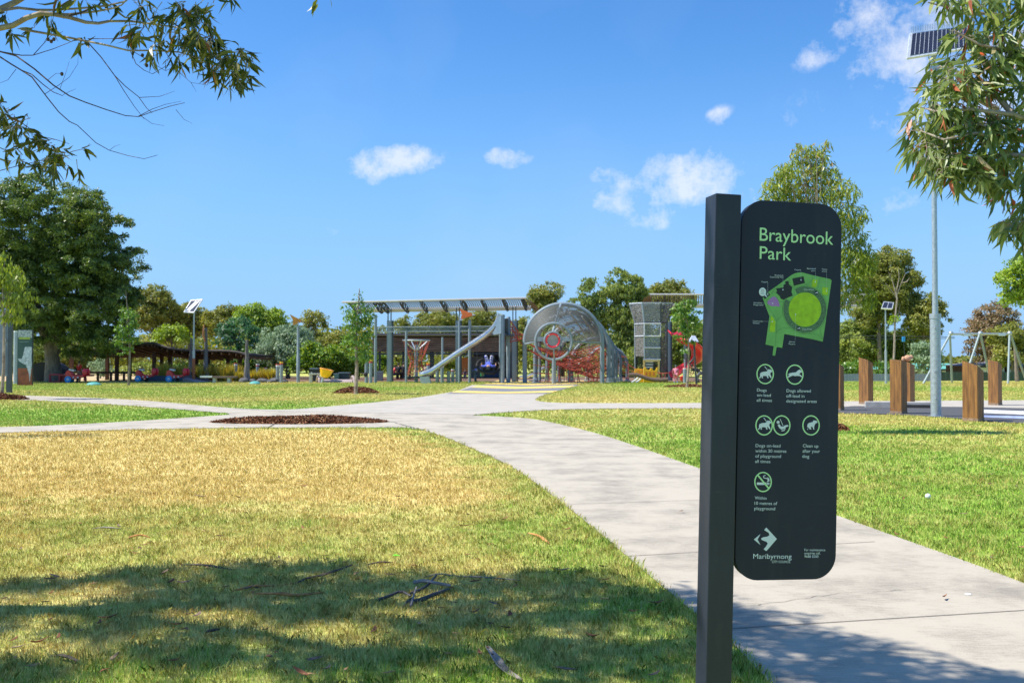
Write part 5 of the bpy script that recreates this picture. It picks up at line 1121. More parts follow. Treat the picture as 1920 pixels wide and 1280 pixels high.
    mb.build('hull_net', ROPE, t); mb = MB()
    for k in range(1, 64): mb.tube([hull(k / 64, R(2 + j * 16)) for j in range(12)], .014, 4)
    mb.build('hull_rods', mat('rod_steel', (.11, .12, .12)), t)
    mb = MB()
    for lo in ((1.0, .55), (.86, .95)):
        for k in range(9): u = -1 + k / 4; mb.tube([floor_(f / 12, u, lo) for f in range(13)], .028, 4)
        for k in range(17): mb.tube([floor_(k / 17, -1 + j / 5, lo) for j in range(11)], .026, 4)
    for k in range(20): f = k / 20; mb.tube([floor_(f, -.75 + .1 * (k % 5), (1.0, .55)), floor_(f, -.8 + .1 * (k % 7), (.86, .95))], .024, 4)
    mb.build('floor_net', ROPE, t)
    mb = MB()
    for k in range(26):
        f = k / 26; u = random.uniform(-.9, .9); p = floor_(f, u, (.86, .95)); mb.tube([p, V(p.x + random.uniform(-.15, .15), p.y, .05)], .022, 4)
    for k in range(4): mb.tube([V(H[0][0] - H[0][3] + .3, Y0 + .3, .15 + .55 * k), V(H[0][0], Y0 + 1.5, .05 + .45 * k), V(H[0][0] + H[0][3] - .3, Y0 + .3, .15 + .55 * k)], .02, 4)
    mb.build('drop_ropes', ROPE, t)
    mb = MB()
    for k in range(60): mb.ball(floor_(random.random(), random.uniform(-.9, .9), random.choice(((1.0, .55), (.86, .95)))), .05, 6, 5)
    mb.build('rope_joints', mat('pale_joint', (.6, .6, .6), .5), t)
    mb = MB(); mb.tube([floor_(f / 10, 0, (1.0, .5)) for f in range(9)], .1, 6); mb.build('timber_walkway', mat('walkway_timber', (.3, .2, .1), .7), t)
    for k, a in enumerate((R(40), R(62), R(84), R(118))):
        mb = MB(); mb.tube([hull(f / 14, a + .02 * f) * 1.0 + V(0, 0, -.12) for f in range(1, 9)], .06, 8); mb.build('padded_rope', mat('pale_sleeve', (.55, .55, .58), .6, 0, .15, 20), t, smooth=True)
    # cross rungs beside the last hoop, and low white slide to the left
    mb = MB()
    for k in range(5): z_ = .35 + k * .38; mb.tube([V(H[5][0] - H[5][3] * .2, 72.6, z_), V(H[5][0] + H[5][3], 72.6, z_ - .1)], .022, 5)
    mb.build('rungs', ROPE, t)
    mb = MB(); mb.tube([A(974, 707, 69), A(990, 706, 69), A(1002, 700, 69), A(1022, 688, 69)], [.1, .1, .1, .1], 8); mb.build('handrail_tube', BRIGHT, t, smooth=True)
tunnel()
# rope bridge between the slide tower and the tunnel
t = thing('rope_bridge', 'red rope web stretched from the slide tower to the net tunnel', 'play equipment', base(970, 66.8))
mb = MB()
L4 = [((957, 601), (984, 634)), ((958, 612), (982, 650)), ((955, 628), (984, 636)), ((957, 640), (984, 630)), ((958, 618), (985, 628))]
for i, (a, b) in enumerate(L4): mb.tube([A(*a, 66.5), A((a[0] + b[0]) / 2, (a[1] + b[1]) / 2 + 3, 66.8), A(*b, 67)], .035, 5)
for k in range(6): f = k / 6; mb.tube([A(957 + 27 * f, 602 + 32 * f, 66.6), A(957 + 26 * f, 638 - 4 * f, 66.7)], .028, 4)
mb.build('net', ROPE, t)
# ---- control tower of perforated sheet
def perforated(name, col, op):
    m = mat(name, col, .5, .3, .1, 4); N = m.node_tree.nodes; L = m.node_tree.links; b = N['Principled BSDF']
    tc = N.new('ShaderNodeTexCoord'); v = N.new('ShaderNodeTexVoronoi'); v.inputs['Scale'].default_value = 14; L.new(tc.outputs['Object'], v.inputs['Vector'])
    g = N.new('ShaderNodeMath'); g.operation = 'GREATER_THAN'; g.inputs[1].default_value = op; L.new(v.outputs['Distance'], g.inputs[0]); L.new(g.outputs[0], b.inputs['Alpha']); return m
def tower():
    Y = 68; t = thing('play_tower', 'grey mesh control tower with flared top and vertical bars', 'play equipment', base(1222, Y))
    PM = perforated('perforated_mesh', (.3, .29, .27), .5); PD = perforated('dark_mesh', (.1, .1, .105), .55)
    s = Y / F; cx = at(1221, 0, Y).x; 
    # plan: hexagon with one broad face to the camera; xs at the levels below
    def ringpt(z_, xs): return [V(at(x, 0, Y).x, Y + dy, z_) for x, dy in zip(xs, (.9, 0, 0, .7, 2.2, 2.2))]
    zt, zf, zw0, zw1, z0 = [at(0, y, Y).z for y in (568, 604, 606, 630, 712)]
    top = ringpt(zt, (1182, 1202, 1237, 1262, 1255, 1190)); neck = ringpt(zf, (1192, 1206.5, 1236.5, 1252, 1246, 1198)); foot = ringpt(0, (1192, 1206.5, 1236.5, 1252, 1246, 1198))
    def panel(nm, a, b, c, d, m, parent=t, th=.04):
        mb = MB(); n_ = (b - a).cross(d - a).normalized() * th; mb.add([a, b, c, d, a + n_, b + n_, c + n_, d + n_], [(0, 1, 2, 3), (7, 6, 5, 4), (0, 4, 5, 1), (1, 5, 6, 2), (2, 6, 7, 3), (3, 7, 4, 0)]); return mb.build(nm, m, parent)
    for i in range(6):
        j = (i + 1) % 6
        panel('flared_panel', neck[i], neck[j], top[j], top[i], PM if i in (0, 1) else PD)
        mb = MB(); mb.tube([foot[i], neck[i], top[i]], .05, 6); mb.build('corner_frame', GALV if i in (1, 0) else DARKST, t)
    mb = MB(); mb.tube(top + [top[0]], .05, 6); mb.build('top_rim', GALV, t); mb = MB(); mb.tube(neck + [neck[0]], .06, 6); mb.build('neck_rim', DARKST, t)
    lv = lambda z_: [V(p.x, p.y, z_) for p in foot]
    w0, w1 = lv(zw1), lv(zw0 - .02)
    for i in (0, 1): 
        a, b, c, d = w0[i], w0[i + 1], w1[i + 1], w1[i]; panel('window_panel', a, b, c, d, PM); mb = MB()
        o_ = V(0, -.04, 0); mb.tube([a + o_, b + o_, c + o_, d + o_, a + o_], .06, 6); mb.build('window_frame', mat('pale_frame', (.5, .53, .56), .5, .3), t)
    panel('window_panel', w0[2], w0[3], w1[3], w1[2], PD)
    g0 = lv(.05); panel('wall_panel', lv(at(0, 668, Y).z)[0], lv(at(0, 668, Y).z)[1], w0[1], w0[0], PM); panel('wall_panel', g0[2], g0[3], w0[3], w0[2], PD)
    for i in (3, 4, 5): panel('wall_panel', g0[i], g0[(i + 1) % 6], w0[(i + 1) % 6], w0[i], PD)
    panel('wall_panel', g0[0], g0[1], lv(at(0, 694, Y).z)[1], lv(at(0, 694, Y).z)[0], DARKST)
    zb, ztp = at(0, 674, Y).z, at(0, 630, Y).z
    for k in range(13): f = (k + .5) / 13; p = foot[1].lerp(foot[2], f); mb = MB(); mb.cyl(V(p.x, p.y, zb), V(p.x, p.y, ztp), .025, 6); mb.build('bar', GALV, t)
    for z_ in (zb, at(0, 652, Y).z): mb = MB(); mb.tube([V(foot[1].x, Y - .05, z_), V(foot[2].x, Y - .05, z_)], .05, 6); mb.build('cross_rail', GALV, t)
    mb = MB(); c = A(1217, 684, Y + .6); mb.box((c.x, Y + .6, c.z), (.75, .1, .7)); mb.build('dashboard', DARKST, t); mb = MB()
    for k in range(3): mb.box((c.x + .02, Y + .53, c.z - .15 + .18 * k), (.5, .02, .1))
    mb.build('dial_panel', WHITE, t)
tower()
# yellow cut-out panels and gate at its foot
t = thing('play_gate', 'pale yellow timber frame gate at the foot of the mesh tower', 'play equipment', base(1221, 67.2)); 
for a, b, nm in (((1206, 676), (1237, 676), 'lintel'), ((1208, 676), (1208, 716), 'post'), ((1235, 676), (1235, 716), 'post')):
    mb = MB(); p, q = A(*a, 67.2), A(*b, 67.2); q.z = max(q.z, 0); mb.bar(p, q, .12); mb.build(nm, mat('pale_yellow', (.62, .45, .16), .6), t)
def cutout(name, label, pts, Y, th=.12, parts=()):
    b = base(sum(p[0] for p in pts) / len(pts), Y); t = thing(name, label, 'play equipment', b)
    mb = MB(); mb.prism([(p[0], -p[1]) for p in pts], lambda u, v: A(u, -v, Y), V(0, th, 0)); mb.build('panel', YEL, t, bevel=.01); return t
T_ = cutout('yellow_play_panel', 'yellow crown-topped play panel below the mesh tower', [(1207, 716.5), (1207, 690), (1210, 688), (1213, 692), (1218, 694), (1220, 690), (1223, 690), (1225, 695), (1230, 694), (1231, 689), (1234, 689), (1231, 705), (1229, 716.5)], 66.6)
for i in range(3): mb = MB(); p, q = A(1212 + i * 7, 697, 66.55), A(1212 + i * 7, 704, 66.55); mb.bar(p, q, .12, .05); mb.build('slot', ORANGE, T_)
T_ = cutout('yellow_play_panel', 'yellow play panel with two round eyes left of the tower gate', [(1190, 704), (1190, 692), (1197, 690), (1206, 692), (1206, 703), (1201, 705), (1206, 708), (1206, 716.5), (1191, 716.5), (1193, 708)], 66.8)
for x in (1196, 1202): mb = MB(); c = A(x, 697, 66.75); mb.ring(c, .12, .02, (0, -1, 0), 16, 6); mb.build('eye_ring', ORANGE, T_)
t = thing('white_slats', 'pair of white curved rails beside the yellow panels', 'rail', base(1190, 66.3))
for k in range(2): mb = MB(); mb.tube([A(1184 + 8 * k, 716.5, 66.3), A(1189 + 8 * k, 714, 66.3), A(1196 + 7 * k, 708, 66.4), A(1200 + 5 * k, 704, 66.5)], .06, 6); mb.build('rail', WHITE, t, smooth=True)
mb = MB(); pts = [(1178, 703), (1190, 702), (1202, 705), (1215, 710), (1232, 712.5), (1252, 711)]; mb.tube(smooth([A(x, y, 66.1) for x, y in pts], False, 1), .13, 8)
tag(mb.build('balance_log', mat('brown_rope_log', (.16, .1, .08), .8, 0, .4, 20), origin=base(1215, 66.1), smooth=True), 'thick brown rope log slung low in front of the yellow panels', 'play equipment')
t = thing('low_rope_frame', 'low frame of red ropes joining tunnel tail and tower column', 'play equipment', base(1240, 67))
mb = MB()
for a, b in (((1177, 682), (1206, 700)), ((1177, 690), (1208, 708)), ((1232, 699), (1252, 699)), ((1240, 699), (1243, 712)), ((1248, 699), (1245, 712)), ((1178, 684), (1178, 712))): mb.tube([A(*a, 66.9), A((a[0] + b[0]) / 2, (a[1] + b[1]) / 2 + 1, 66.9), A(*b, 66.9)], .03, 5)
mb.build('ropes', ROPE, t)
# ---- red spiral slide
def spiral():
    t = thing('spiral_slide', 'red plastic spiral slide curling down right of the mesh tower', 'slide', base(1290, 69))
    ks = [(1262, 620, 69.8, .4), (1268, 630, 69.0, .42), (1282, 640, 68.2, .44), (1298, 648, 68.0, .45), (1309, 661, 68.6, .45), (1310, 674, 69.6, .44), (1298, 683, 70.2, .42), (1284, 691, 69.6, .36), (1273, 698, 68.8, .34), (1264, 705, 68.0, .3)]
    P_ = smooth([A(x, y, Y) for x, y, Y, _ in ks], False, 2); mb = MB()
    vs = []; n = len(P_); m = 9
    for i, p in enumerate(P_):
        tn = (P_[min(i + 1, n - 1)] - P_[max(0, i - 1)]); h = Vector((tn.x, tn.y, 0)).normalized(); sd_ = Vector((-h.y, h.x, 0)); r = .44 if i < n * .7 else .38
        for j in range(m): a = math.pi + math.pi * j / (m - 1); vs.append(p + sd_ * r * math.cos(a) + V(0, 0, r * math.sin(a) * .9 + .2))
    mb.add(vs, [(i * m + j, i * m + j + 1, (i + 1) * m + j + 1, (i + 1) * m + j) for i in range(n - 1) for j in range(m - 1)])
    o = mb.build('chute', RED, t, smooth=True); so = o.modifiers.new('solid', 'SOLIDIFY'); so.thickness = .05
    for k in (0, m - 1): mb = MB(); mb.tube([Vector(vs[i * m + k]) for i in range(n)], .05, 6); mb.build('lip', RED, t, smooth=True)
    mb = MB(); b = base(1285, 70); mb.cyl(b, V(b.x, b.y, at(0, 645, 70).z), .1, 12); mb.build('support_post', STEEL, t, smooth=True)
    mb = MB(); mb.tube(smooth([A(1303, 655, 67.6), A(1302, 672, 67.6), A(1290, 683, 67.6)], False, 2), .06, 6); mb.build('brace', DARKST, t, smooth=True)
spiral()
pole('low_post', 'short grey post with pale cap left of the tree stake near the red slide', 'post', 1284, 690, 66.5, .12, STEEL, bands=((.94, 1.0, WHITE, 'cap'),))
mb = MB(); c = A(1280, 706, 67.4); mb.ball((c.x, c.y, .3), .2, 14, 10); tag(mb.build('play_ball', mat('ball_red', (.8, .05, .02), .4), origin=(c.x, c.y, .1), smooth=True), 'round orange-red ball at the foot of the spiral slide', 'ball')
# ---- capped posts
cp = [(442, 680, 706, 72, 'red', 'capped post right of the pergola end'), (483, 682, 706, 73, 'white', 'white-capped post between pergola and wooden arrow'), (498, 688, 704, 76, 'red', 'short red-capped post behind the rocks'), (520.5, 682, 716, 68.5, 'red', 'red-capped post, left of the tall pair by the arrow pole'), (527.5, 678, 717, 67.5, 'yellow', 'yellow-capped post, taller of the pair by the arrow pole'),
      (695, 674, 718, 66.5, 'yellow', 'yellow-capped post right of the young mulched tree'), (803, 680, 716, 66.6, 'orange', 'orange-capped post behind the slide foot'), (829, 684, 716, 67.2, 'red', 'red-capped post under the middle of the slide'), (841, 696, 716, 67.4, 'plain', 'plain short post under the upper slide'), (849, 692, 716, 67.6, 'white', 'white and red capped post beside the canopy post'), (820, 694, 716, 67.4, 'plain', 'plain short post below the slide bend'), (687, 665, 718, 67, 'plain', 'slim grey post just right of the young mulched tree')]
cm = {'red': mat('cap_red', (.42, .05, .05), .5), 'yellow': mat('cap_yellow', (.8, .5, .05), .5), 'orange': mat('cap_orange', (.8, .3, .03), .5), 'white': WHITE, 'plain': STEEL}
proto = {}
for (px, tp, bt, Y, c, lb) in cp:
    h = at(px, tp, Y).z; b = base(px, Y)
    if c in proto: copy_tree(proto[c][0], loc=b, sc=(1, 1, h / proto[c][1]), label=lb)
    else:
        t = thing('capped_post', lb, 'post', b, 'round playground posts with coloured caps'); mb = MB(); mb.cyl(b, b + V(0, 0, h * .86), .115, 14); mb.build('shaft', STEEL, t, smooth=True)
        mb = MB(); mb.cyl(b + V(0, 0, h * .86), b + V(0, 0, h * .93), .122, 14); mb.build('band', cm['red'] if c in ('yellow', 'white', 'orange') else (WHITE if c == 'red' else STEEL), t, smooth=True)
        mb = MB(); mb.cyl(b + V(0, 0, h * .93), b + V(0, 0, h), .12, 14); mb.build('cap', cm[c], t, smooth=True); proto[c] = (t, h)
# ------------------------------------------------------------------ left side: pergola, rockers, totems
def pergola():
    Y = 76; t = thing('pergola', 'long dark pergola with a wavy timber roof on brown posts', 'shelter', base(300, Y))
    edge = [(165, 664), (180, 656), (205, 650), (240, 647), (275, 646), (289, 645), (300, 650), (320, 656), (350, 659), (390, 660), (425, 660), (450, 663), (462, 668)]
    back = [(165, 668), (205, 668), (240, 668), (289, 667), (320, 671), (350, 673), (390, 674), (425, 672), (450, 671), (462, 672)]
    fe = smooth([A(x, y, Y - 2.5) for x, y in edge], False, 1)
    def bk(p): return V(p.x + .3, Y + 4.5, float(np.interp(p.x, [at(x, 0, Y).x for x, _ in back], [at(x, y, Y).z for x, y in back])) + .1)
    mb = MB(); be = [bk(p) for p in fe]; n = len(fe); vs = fe + be + [p + V(0, 0, .16) for p in fe] + [p + V(0, 0, .16) for p in be]
    mb.add(vs, [(i, i + 1, n + i + 1, n + i) for i in range(n - 1)] + [(2 * n + i, 3 * n + i, 3 * n + i + 1, 2 * n + i + 1) for i in range(n - 1)] + [(i, 2 * n + i, 2 * n + i + 1, i + 1) for i in range(n - 1)] + [(n + i, n + i + 1, 3 * n + i + 1, 3 * n + i) for i in range(n - 1)] + [(0, n, 3 * n, 2 * n), (n - 1, 3 * n - 1, 4 * n - 1, 2 * n - 1)])
    mb.build('roof', DKTIMB, t)
    for f in np.linspace(.02, .98, 26):
        i = int(f * (n - 1)); p, q = fe[i].copy(), be[i].copy(); mb = MB(); mb.bar(p - V(0, .2, .1), q - V(0, 0, .14), .07, .16); mb.build('rafter', mat('warm_timber', (.17, .085, .035), .7, 0, .3, 5), t)
    mb = MB(); mb.tube([p + V(0, -.05, .1) for p in fe], .1, 6); mb.build('fascia', mat('weathered_timber', (.11, .085, .075), .8, 0, .3, 6), t)
    for px, bt, Yc in ((134, 712, Y + 1.5), (201, 712, Y + 1.5), (219, 714, Y - 2), (243, 712, Y + 1), (289, 713, Y - 2.2), (303, 712, Y + 2.5), (318, 712, Y), (368, 712, Y + .5), (390, 712, Y + 1), (427, 712, Y), (450, 712, Y - 1)):
        b = base(px, Yc); h = at(px, 660, Yc).z; mb = MB(); mb.box((b.x, b.y, h / 2), (.24, .24, h)); mb.build('post', CORTEN, t)
pergola()
# ---- solar light poles
def solar_light(label, px, top, bot_px, Y, panel, rp, lower=None, tiltx=0):
    b = base(px, Y); t = thing('solar_light', label, 'street lamp', b)
    h = at(px, top, Y).z; mb = MB(); mb.tube([b, V(b.x, Y, h * .45), V(b.x, Y, h * .455), V(b.x, Y, h)], [rp, rp, rp * .6, rp * .55], 14); pl_ = mb.build('pole', GALV, t, smooth=True)
    if lower: mb = MB(); mb.cyl(b, V(b.x, Y, h * .34), rp * 1.08, 14); mb.build('lower_sleeve', lower, pl_, smooth=True)
    q = [A(x, y, Y + d) for x, y, d in panel]; c = sum(q, Vector()) / 4; n_ = (q[1] - q[0]).cross(q[3] - q[0]).normalized()
    if n_.y > 0: n_ = -n_
    mb = MB(); mb.add(q + [p - n_ * .08 for p in q], [(0, 1, 2, 3), (7, 6, 5, 4), (0, 4, 5, 1), (1, 5, 6, 2), (2, 6, 7, 3), (3, 7, 4, 0)]); fr = mb.build('panel_frame', mat('panel_frame', (.7, .72, .74), .35, .3), t)
    for k in range(2):
        e = [q[0].lerp(q[1], .07 + .46 * k), q[0].lerp(q[1], .47 + .46 * k), q[3].lerp(q[2], .47 + .46 * k), q[3].lerp(q[2], .07 + .46 * k)]; e = [e[0].lerp(e[3], .08), e[1].lerp(e[2], .08), e[1].lerp(e[2], .92), e[0].lerp(e[3], .92)]
        mb = MB(); mb.add([p + n_ * .006 for p in e], [(0, 1, 2, 3)]); mb.build('solar_cells', mat('solar_cells', (.03, .033, .06), .25, 0, .2, 12, stretch=(9, 1, 1)), fr)
    mb = MB(); mb.bar(V(b.x, Y, h), c - n_ * .08, .09); mb.build('bracket', GALV, t)
    return t, q, n_, b, h
solar_light('slim solar light with rust-orange lower pole beside the pergola', 363, 586, 712, 70, [(344, 585, -.4), (363, 586, -.4), (380, 560.5, .6), (358, 562, .6)], .1, mat('rust_paint', (.38, .12, .04), .6))
# ---- timber totems
def totem(label, px, top, bot, Y, w0, w1, fork=False):
    b = base(px, Y); t = thing('timber_totem', label, 'carved post', b, 'tapered weathered timber totems'); s = Y / F; h = at(px, top, Y).z; mb = MB(); k = 10
    mb.tube([V(b.x + random.uniform(-.02, .02), Y, h * i / k) for i in range(k + 1)], [max(.04, s * (w0 + (w1 - w0) * (i / k) ** .8) / 2) for i in range(k + 1)], 9); mb.build('trunk', mat('weathered_grey_timber', (.16, .15, .15), .85, 0, .4, 4, stretch=(2, 2, .15), bump=.6, bscale=20), t, smooth=True)
    if fork: mb = MB(); p = V(b.x, Y, h * .72); mb.tube([p, p + V(-.18, -.1, h * .15), p + V(-.12, -.1, h * .33)], [.1, .08, .05], 7); mb.build('carved_top', mat('orange_timber', (.45, .2, .08), .7), t, smooth=True)
totem('grey timber totem left of the solar light pole', 358, 633, 708, 73, 13, 3); totem('forked grey timber totem right of the solar light pole', 386, 614, 706, 72, 12, 4, True); totem('grey timber totem beside the round-headed tree', 463, 637, 716, 69, 14, 4)
# ---- spring rockers like little red planes, with blue wheels
def rocker(px, Y, label, k=1.0):
    b = base(px, Y); t = thing('plane_rocker', label, 'spring rocker', b, 'red plane-shaped spring rockers'); x = b.x
    q = lambda u, v: (x + u * k, 0, v * k)
    mb = MB(); body = [(-.62, .35), (-.68, .6), (-.6, .8), (-.42, .86), (-.3, .7), (-.15, .52), (.25, .5), (.55, .52), (.56, .4), (.2, .32), (-.2, .24), (-.5, .2)]
    mb.prism(body, lambda u, v: (x + u * k, Y - .18, v * k), V(0, .36, 0)); mb.build('body', RED, t, bevel=.03)
    mb = MB(); mb.ball((x + .62 * k, Y - .14, .72 * k), (.17, .05, .27), 14, 8); mb.ball((x + .72 * k, Y + .14, .72 * k), (.17, .05, .27), 14, 8); mb.build('tail', RED, t, smooth=True)
    for dy in (-.24, .24): mb = MB(); mb.cyl((x - .45 * k, Y + dy - .05, .24 * k), (x - .45 * k, Y + dy + .05, .24 * k), .22 * k, 20); w = mb.build('wheel', BLUE, t); mb = MB(); mb.cyl((x - .45 * k, Y + dy - .07, .24 * k), (x - .45 * k, Y + dy + .07, .24 * k), .08 * k, 12); mb.build('hub', WHITE, w)
    mb = MB(); mb.box((x - .28 * k, Y, .86 * k), (.36, .3, .1), M=Matrix.Rotation(R(12), 3, 'Y')); mb.build('windscreen', WHITE, t, bevel=.02); mb = MB(); mb.box((x - .3 * k, Y, .97 * k), (.25, .22, .1)); mb.build('seat_back', mat('brown_panel', (.35, .18, .05), .6), t, bevel=.02)
    mb = MB(); pts = [V(x + .08 + .11 * math.cos(i * .6), Y + .11 * math.sin(i * .6), .02 + i * .0062) for i in range(54)]; mb.tube(pts, .022, 5); mb.build('spring', BLACK, t)
    mb = MB()
    for u in (-.1, .2): mb.ball((x + u * k, Y - .22, .36 * k), .06, 8, 6)
    mb.build('foot_pegs', WHITE, t); return t
r1 = rocker(273, 70, 'red plane rocker with blue wheel, right of the slim pergola tree'); rocker(331, 69.5, 'darker red plane rocker with blue wheel in front of the yellow grasses'); rocker(143, 67.5, 'red plane rocker with blue wheel ridden near the red frame')
# red box frame
t = thing('toddler_climber', 'red metal play frame at the foot of the huge dark tree', 'play equipment', base(118, 67.6)); c = lambda x, y, d=0: A(x, y, 67.6 + d)
def zz(p): p.z = max(0, p.z); return p
for d in (0, 1.0):
    for a, b in (((94, 702), (94, 718)), ((112, 702), (112, 718)), ((94, 702), (112, 702)), ((94, 715.5), (112, 715.5)), ((160, 703), (161, 718)), ((127, 709), (127, 718)), ((112, 703), (133, 703)), ((133, 703), (160, 703))): mb = MB(); mb.bar(zz(c(*a, d)), zz(c(*b, d)), .11); mb.build('bar', mat('dark_red_metal', (.32, .02, .03), .5), t)
mb = MB(); mb.box((c(115, 712).x, 67.9, .35), (.5, .4, .5)); mb.build('side_box', mat('dark_red_metal', (.32, .02, .03)), t)
mb = MB(); mb.box((c(149, 712).x + .3, 67.9, .5), (.9, .5, .12)); mb.build('seat', mat('dark_red_metal', (.32, .02, .03)), t)
mb = MB(); m_ = 14; cx = at(92, 0, 70.5).x; mb.prism([(cx + 1.25 * math.cos(R(180 * i / m_)) - .1, 1.4 * math.sin(R(180 * i / m_))) for i in range(m_ + 1)], lambda u, v: V(u, 70.2, v), V(0, 2.2, 0)); tag(mb.build('tunnel_mound', BLACK, origin=(cx, 70.2, 0)), 'black half-round tunnel mound behind the red frame', 'tunnel')
for px, py, r, lb in ((176, 722, 14, 'teal rubber dome, left one below the pergola'), (478, 720, 11, 'teal rubber dome in front of the grey rocks')):
    b = gd(px, py); mb = MB(); mb.ball((b.x, b.y, -.02), (r * b.y / F, r * b.y / F, .22), 22, 12); tag(mb.build('rubber_dome', TEAL, origin=(b.x, b.y, 0), smooth=True), lb, 'play mound')
# bench table, ramp, low deck
t = thing('park_table', 'long low timber-topped table on two legs by the yellow grasses', 'table', base(411, 67)); mb = MB(); a, b = A(380, 707, 67), A(443, 709.5, 67); mb.box(((a.x + b.x) / 2, 67, (a.z + b.z) / 2 + .05), (b.x - a.x, .7, .12)); mb.build('top', mat('grey_timber', (.16, .11, .09), .7), t, bevel=.01)
mb = MB(); mb.box((a.x + .35, 66.6, a.z + .05), (.8, .04, .12)); mb.build('end_cap', WHITE, t)
for x in (403, 430): mb = MB(); p = base(x, 67); mb.box((p.x, 67, (a.z) / 2), (.18, .4, a.z - .02)); mb.build('leg', GALV, t)
t = thing('play_ramp', 'mauve-brown sloping ramp right of the plane rockers', 'ramp', base(372, 69)); a, b, c_, d = A(350, 712, 69), A(372, 716.5, 68), A(398, 717, 67.8), A(356, 709, 69.8)
mb = MB(); vs = [A(342, 708, 69.5), A(352, 707, 71), A(402, 717.5, 69.6), A(372, 718, 67.6)]; mb.add(vs + [V(v.x, v.y, 0) for v in vs], [(0, 1, 2, 3), (0, 3, 7, 4), (3, 2, 6, 7), (2, 1, 5, 6), (1, 0, 4, 5)]); mb.build('deck', mat('mauve_timber', (.3, .22, .22), .8, 0, .2, 6), t)
mb = MB(); mb.tube([A(348, 706.5, 71), A(362, 707, 71), A(402, 716, 69.6)], .05, 6); mb.build('edge_rail', mat('grey_timber', (.16, .11, .09)), t)
mb = MB(); p, q = A(288, 0, 72).x, A(368, 0, 72).x; mb.box(((p + q) / 2, 72, .22), (q - p, 1.8, .4)); tag(mb.build('low_wall', mat('blue_grey_wall', (.09, .13, .17), .8), origin=((p + q) / 2, 72, 0)), 'low blue-grey wall between the two plane rockers', 'wall')
mb = MB(); p, q = A(165, 0, 74).x, A(262, 0, 74).x; mb.bar((p, 74, .62), (q, 74, .62), .14, .16)
for i in range(5): mb.bar((p + (q - p) * i / 4, 74, 0), (p + (q - p) * i / 4, 74, .58), .14)
tag(mb.build('low_rail', DKTIMB, origin=((p + q) / 2, 74, 0)), 'low dark timber rail along the pergola', 'fence')
# ornamental grasses, rocks
GR = leafmat('ornamental_grass', [(0, (.2, .2, .03)), (.5, (.45, .4, .06)), (1, (.65, .5, .12))])
gpos = [(307, 700), (318, 703), (332, 700), (345, 699), (358, 698), (370, 700), (382, 699), (394, 697), (405, 698), (417, 697), (428, 700), (440, 701), (452, 703), (475, 706), (487, 705), (499, 705), (510, 704), (372, 704), (400, 703), (425, 705), (446, 707)]
def tuft(n=420, h=.95, sp=.5):
    a = rng.uniform(0, 2 * np.pi, n); r = rng.random(n) * .18; C = np.stack([r * np.cos(a), r * np.sin(a), np.zeros(n)], 1); D = np.stack([np.cos(a) * sp * rng.random(n), np.sin(a) * sp * rng.random(n), np.ones(n)], 1)
    L_ = h * rng.uniform(.6, 1.15, n); return leafcards(C, D, L_, np.full(n, .05), 1)
v, k = tuft(); gp = None
for i, (px, py) in enumerate(gpos):
    Y = 71.5 + (i * 7 % 10) * .25; b = base(px, Y)
    if gp is None: gp = np_mesh('grass_clump', v, k, GR, origin=(0, 0, 0), attrs={'rnd': rng.random(len(v) // k)}); o = gp
    else: o = gp.copy(); COL.objects.link(o)
    o.location = b; o.rotation_euler = (0, 0, i * 1.7); f = random.uniform(.8, 1.15); o.scale = (f * 1.3, f, f * (1.25 if py < 702 else .9)); tag(o, 'clump of yellow-green ornamental grass in the bed beside the pergola', 'ornamental grass', 'ornamental grass clumps beside the pergola')
for i, (px, w, h, lb) in enumerate(((458, 18, 8, 'grey boulder at the foot of the right timber totem'), (474, 13, 6, 'small grey boulder behind the teal dome'), (492, 22, 7, 'wide grey boulder right of the teal dome'), (515, 16, 8, 'dark grey boulder beside the red-capped post'), (506, 14, 5, 'low flat boulder between two larger ones'), (533, 14, 5, 'brownish flat stone under the yellow-capped post'))):
    b = base(px, 68.3 + .3 * (i % 2)); s = 68.3 / F; mb = MB(); mb.ball((b.x, b.y, h * s * .35), (w * s * .55, .45, h * s * .8), 12, 7, .14); tag(mb.build('boulder', ROCK, origin=b, smooth=True), lb, 'boulder', 'grey boulders edging the planting bed')
# scoop, bins, pipe
t = thing('sand_scoop', 'orange-yellow digger scoop tilted on a grey stand', 'play equipment', base(612, 67)); c = A(611, 698, 67)
mb = MB(); M_ = Matrix.Rotation(R(14), 3, 'Y'); prof = [(.05, -.36), (.22, -.34), (.34, -.18), (.42, .1), (.45, .2), (.41, .2), (.3, -.12), (.18, -.26), (.05, -.29)]
t2 = MB().lathe((0, 0, 0), prof, 22); mb.add([c + M_ @ Vector(v) for v in t2.v], t2.f); mb.build('bucket', YEL, t, smooth=True); mb = MB(); mb.ring(c + M_ @ V(0, 0, .2), .44, .035, M_ @ V(0, 0, 1), 24, 6); mb.build('rim', mat('rim_orange', (.8, .35, .02), .4), t, smooth=True)
mb = MB(); mb.tube([A(606, 708, 67), V(A(603, 716, 67).x, 67, 0)], .09, 8); mb.build('stand', GALV, t, smooth=True)
t = thing('drinking_fountain', 'pale metal drinking fountain left of the orange scoop', 'drinking fountain', base(584, 67.5)); b = base(583, 67.5)
mb = MB(); mb.box((b.x, 67.5, at(0, 702, 67.5).z / 2), (.2, .25, at(0, 702, 67.5).z)); mb.build('pedestal', mat('pale_steel', (.42, .43, .38), .5, .3), t, bevel=.02); mb = MB(); z_ = at(0, 701, 67.5).z; mb.box((b.x + .3, 67.5, z_), (.8, .3, .09)); mb.build('basin', mat('pale_steel', (.42, .43, .38)), t, bevel=.02); mb = MB(); mb.cyl((b.x + .05, 67.5, z_), (b.x + .05, 67.5, z_ + .14), .05, 8); mb.build('spout', GALV, t)
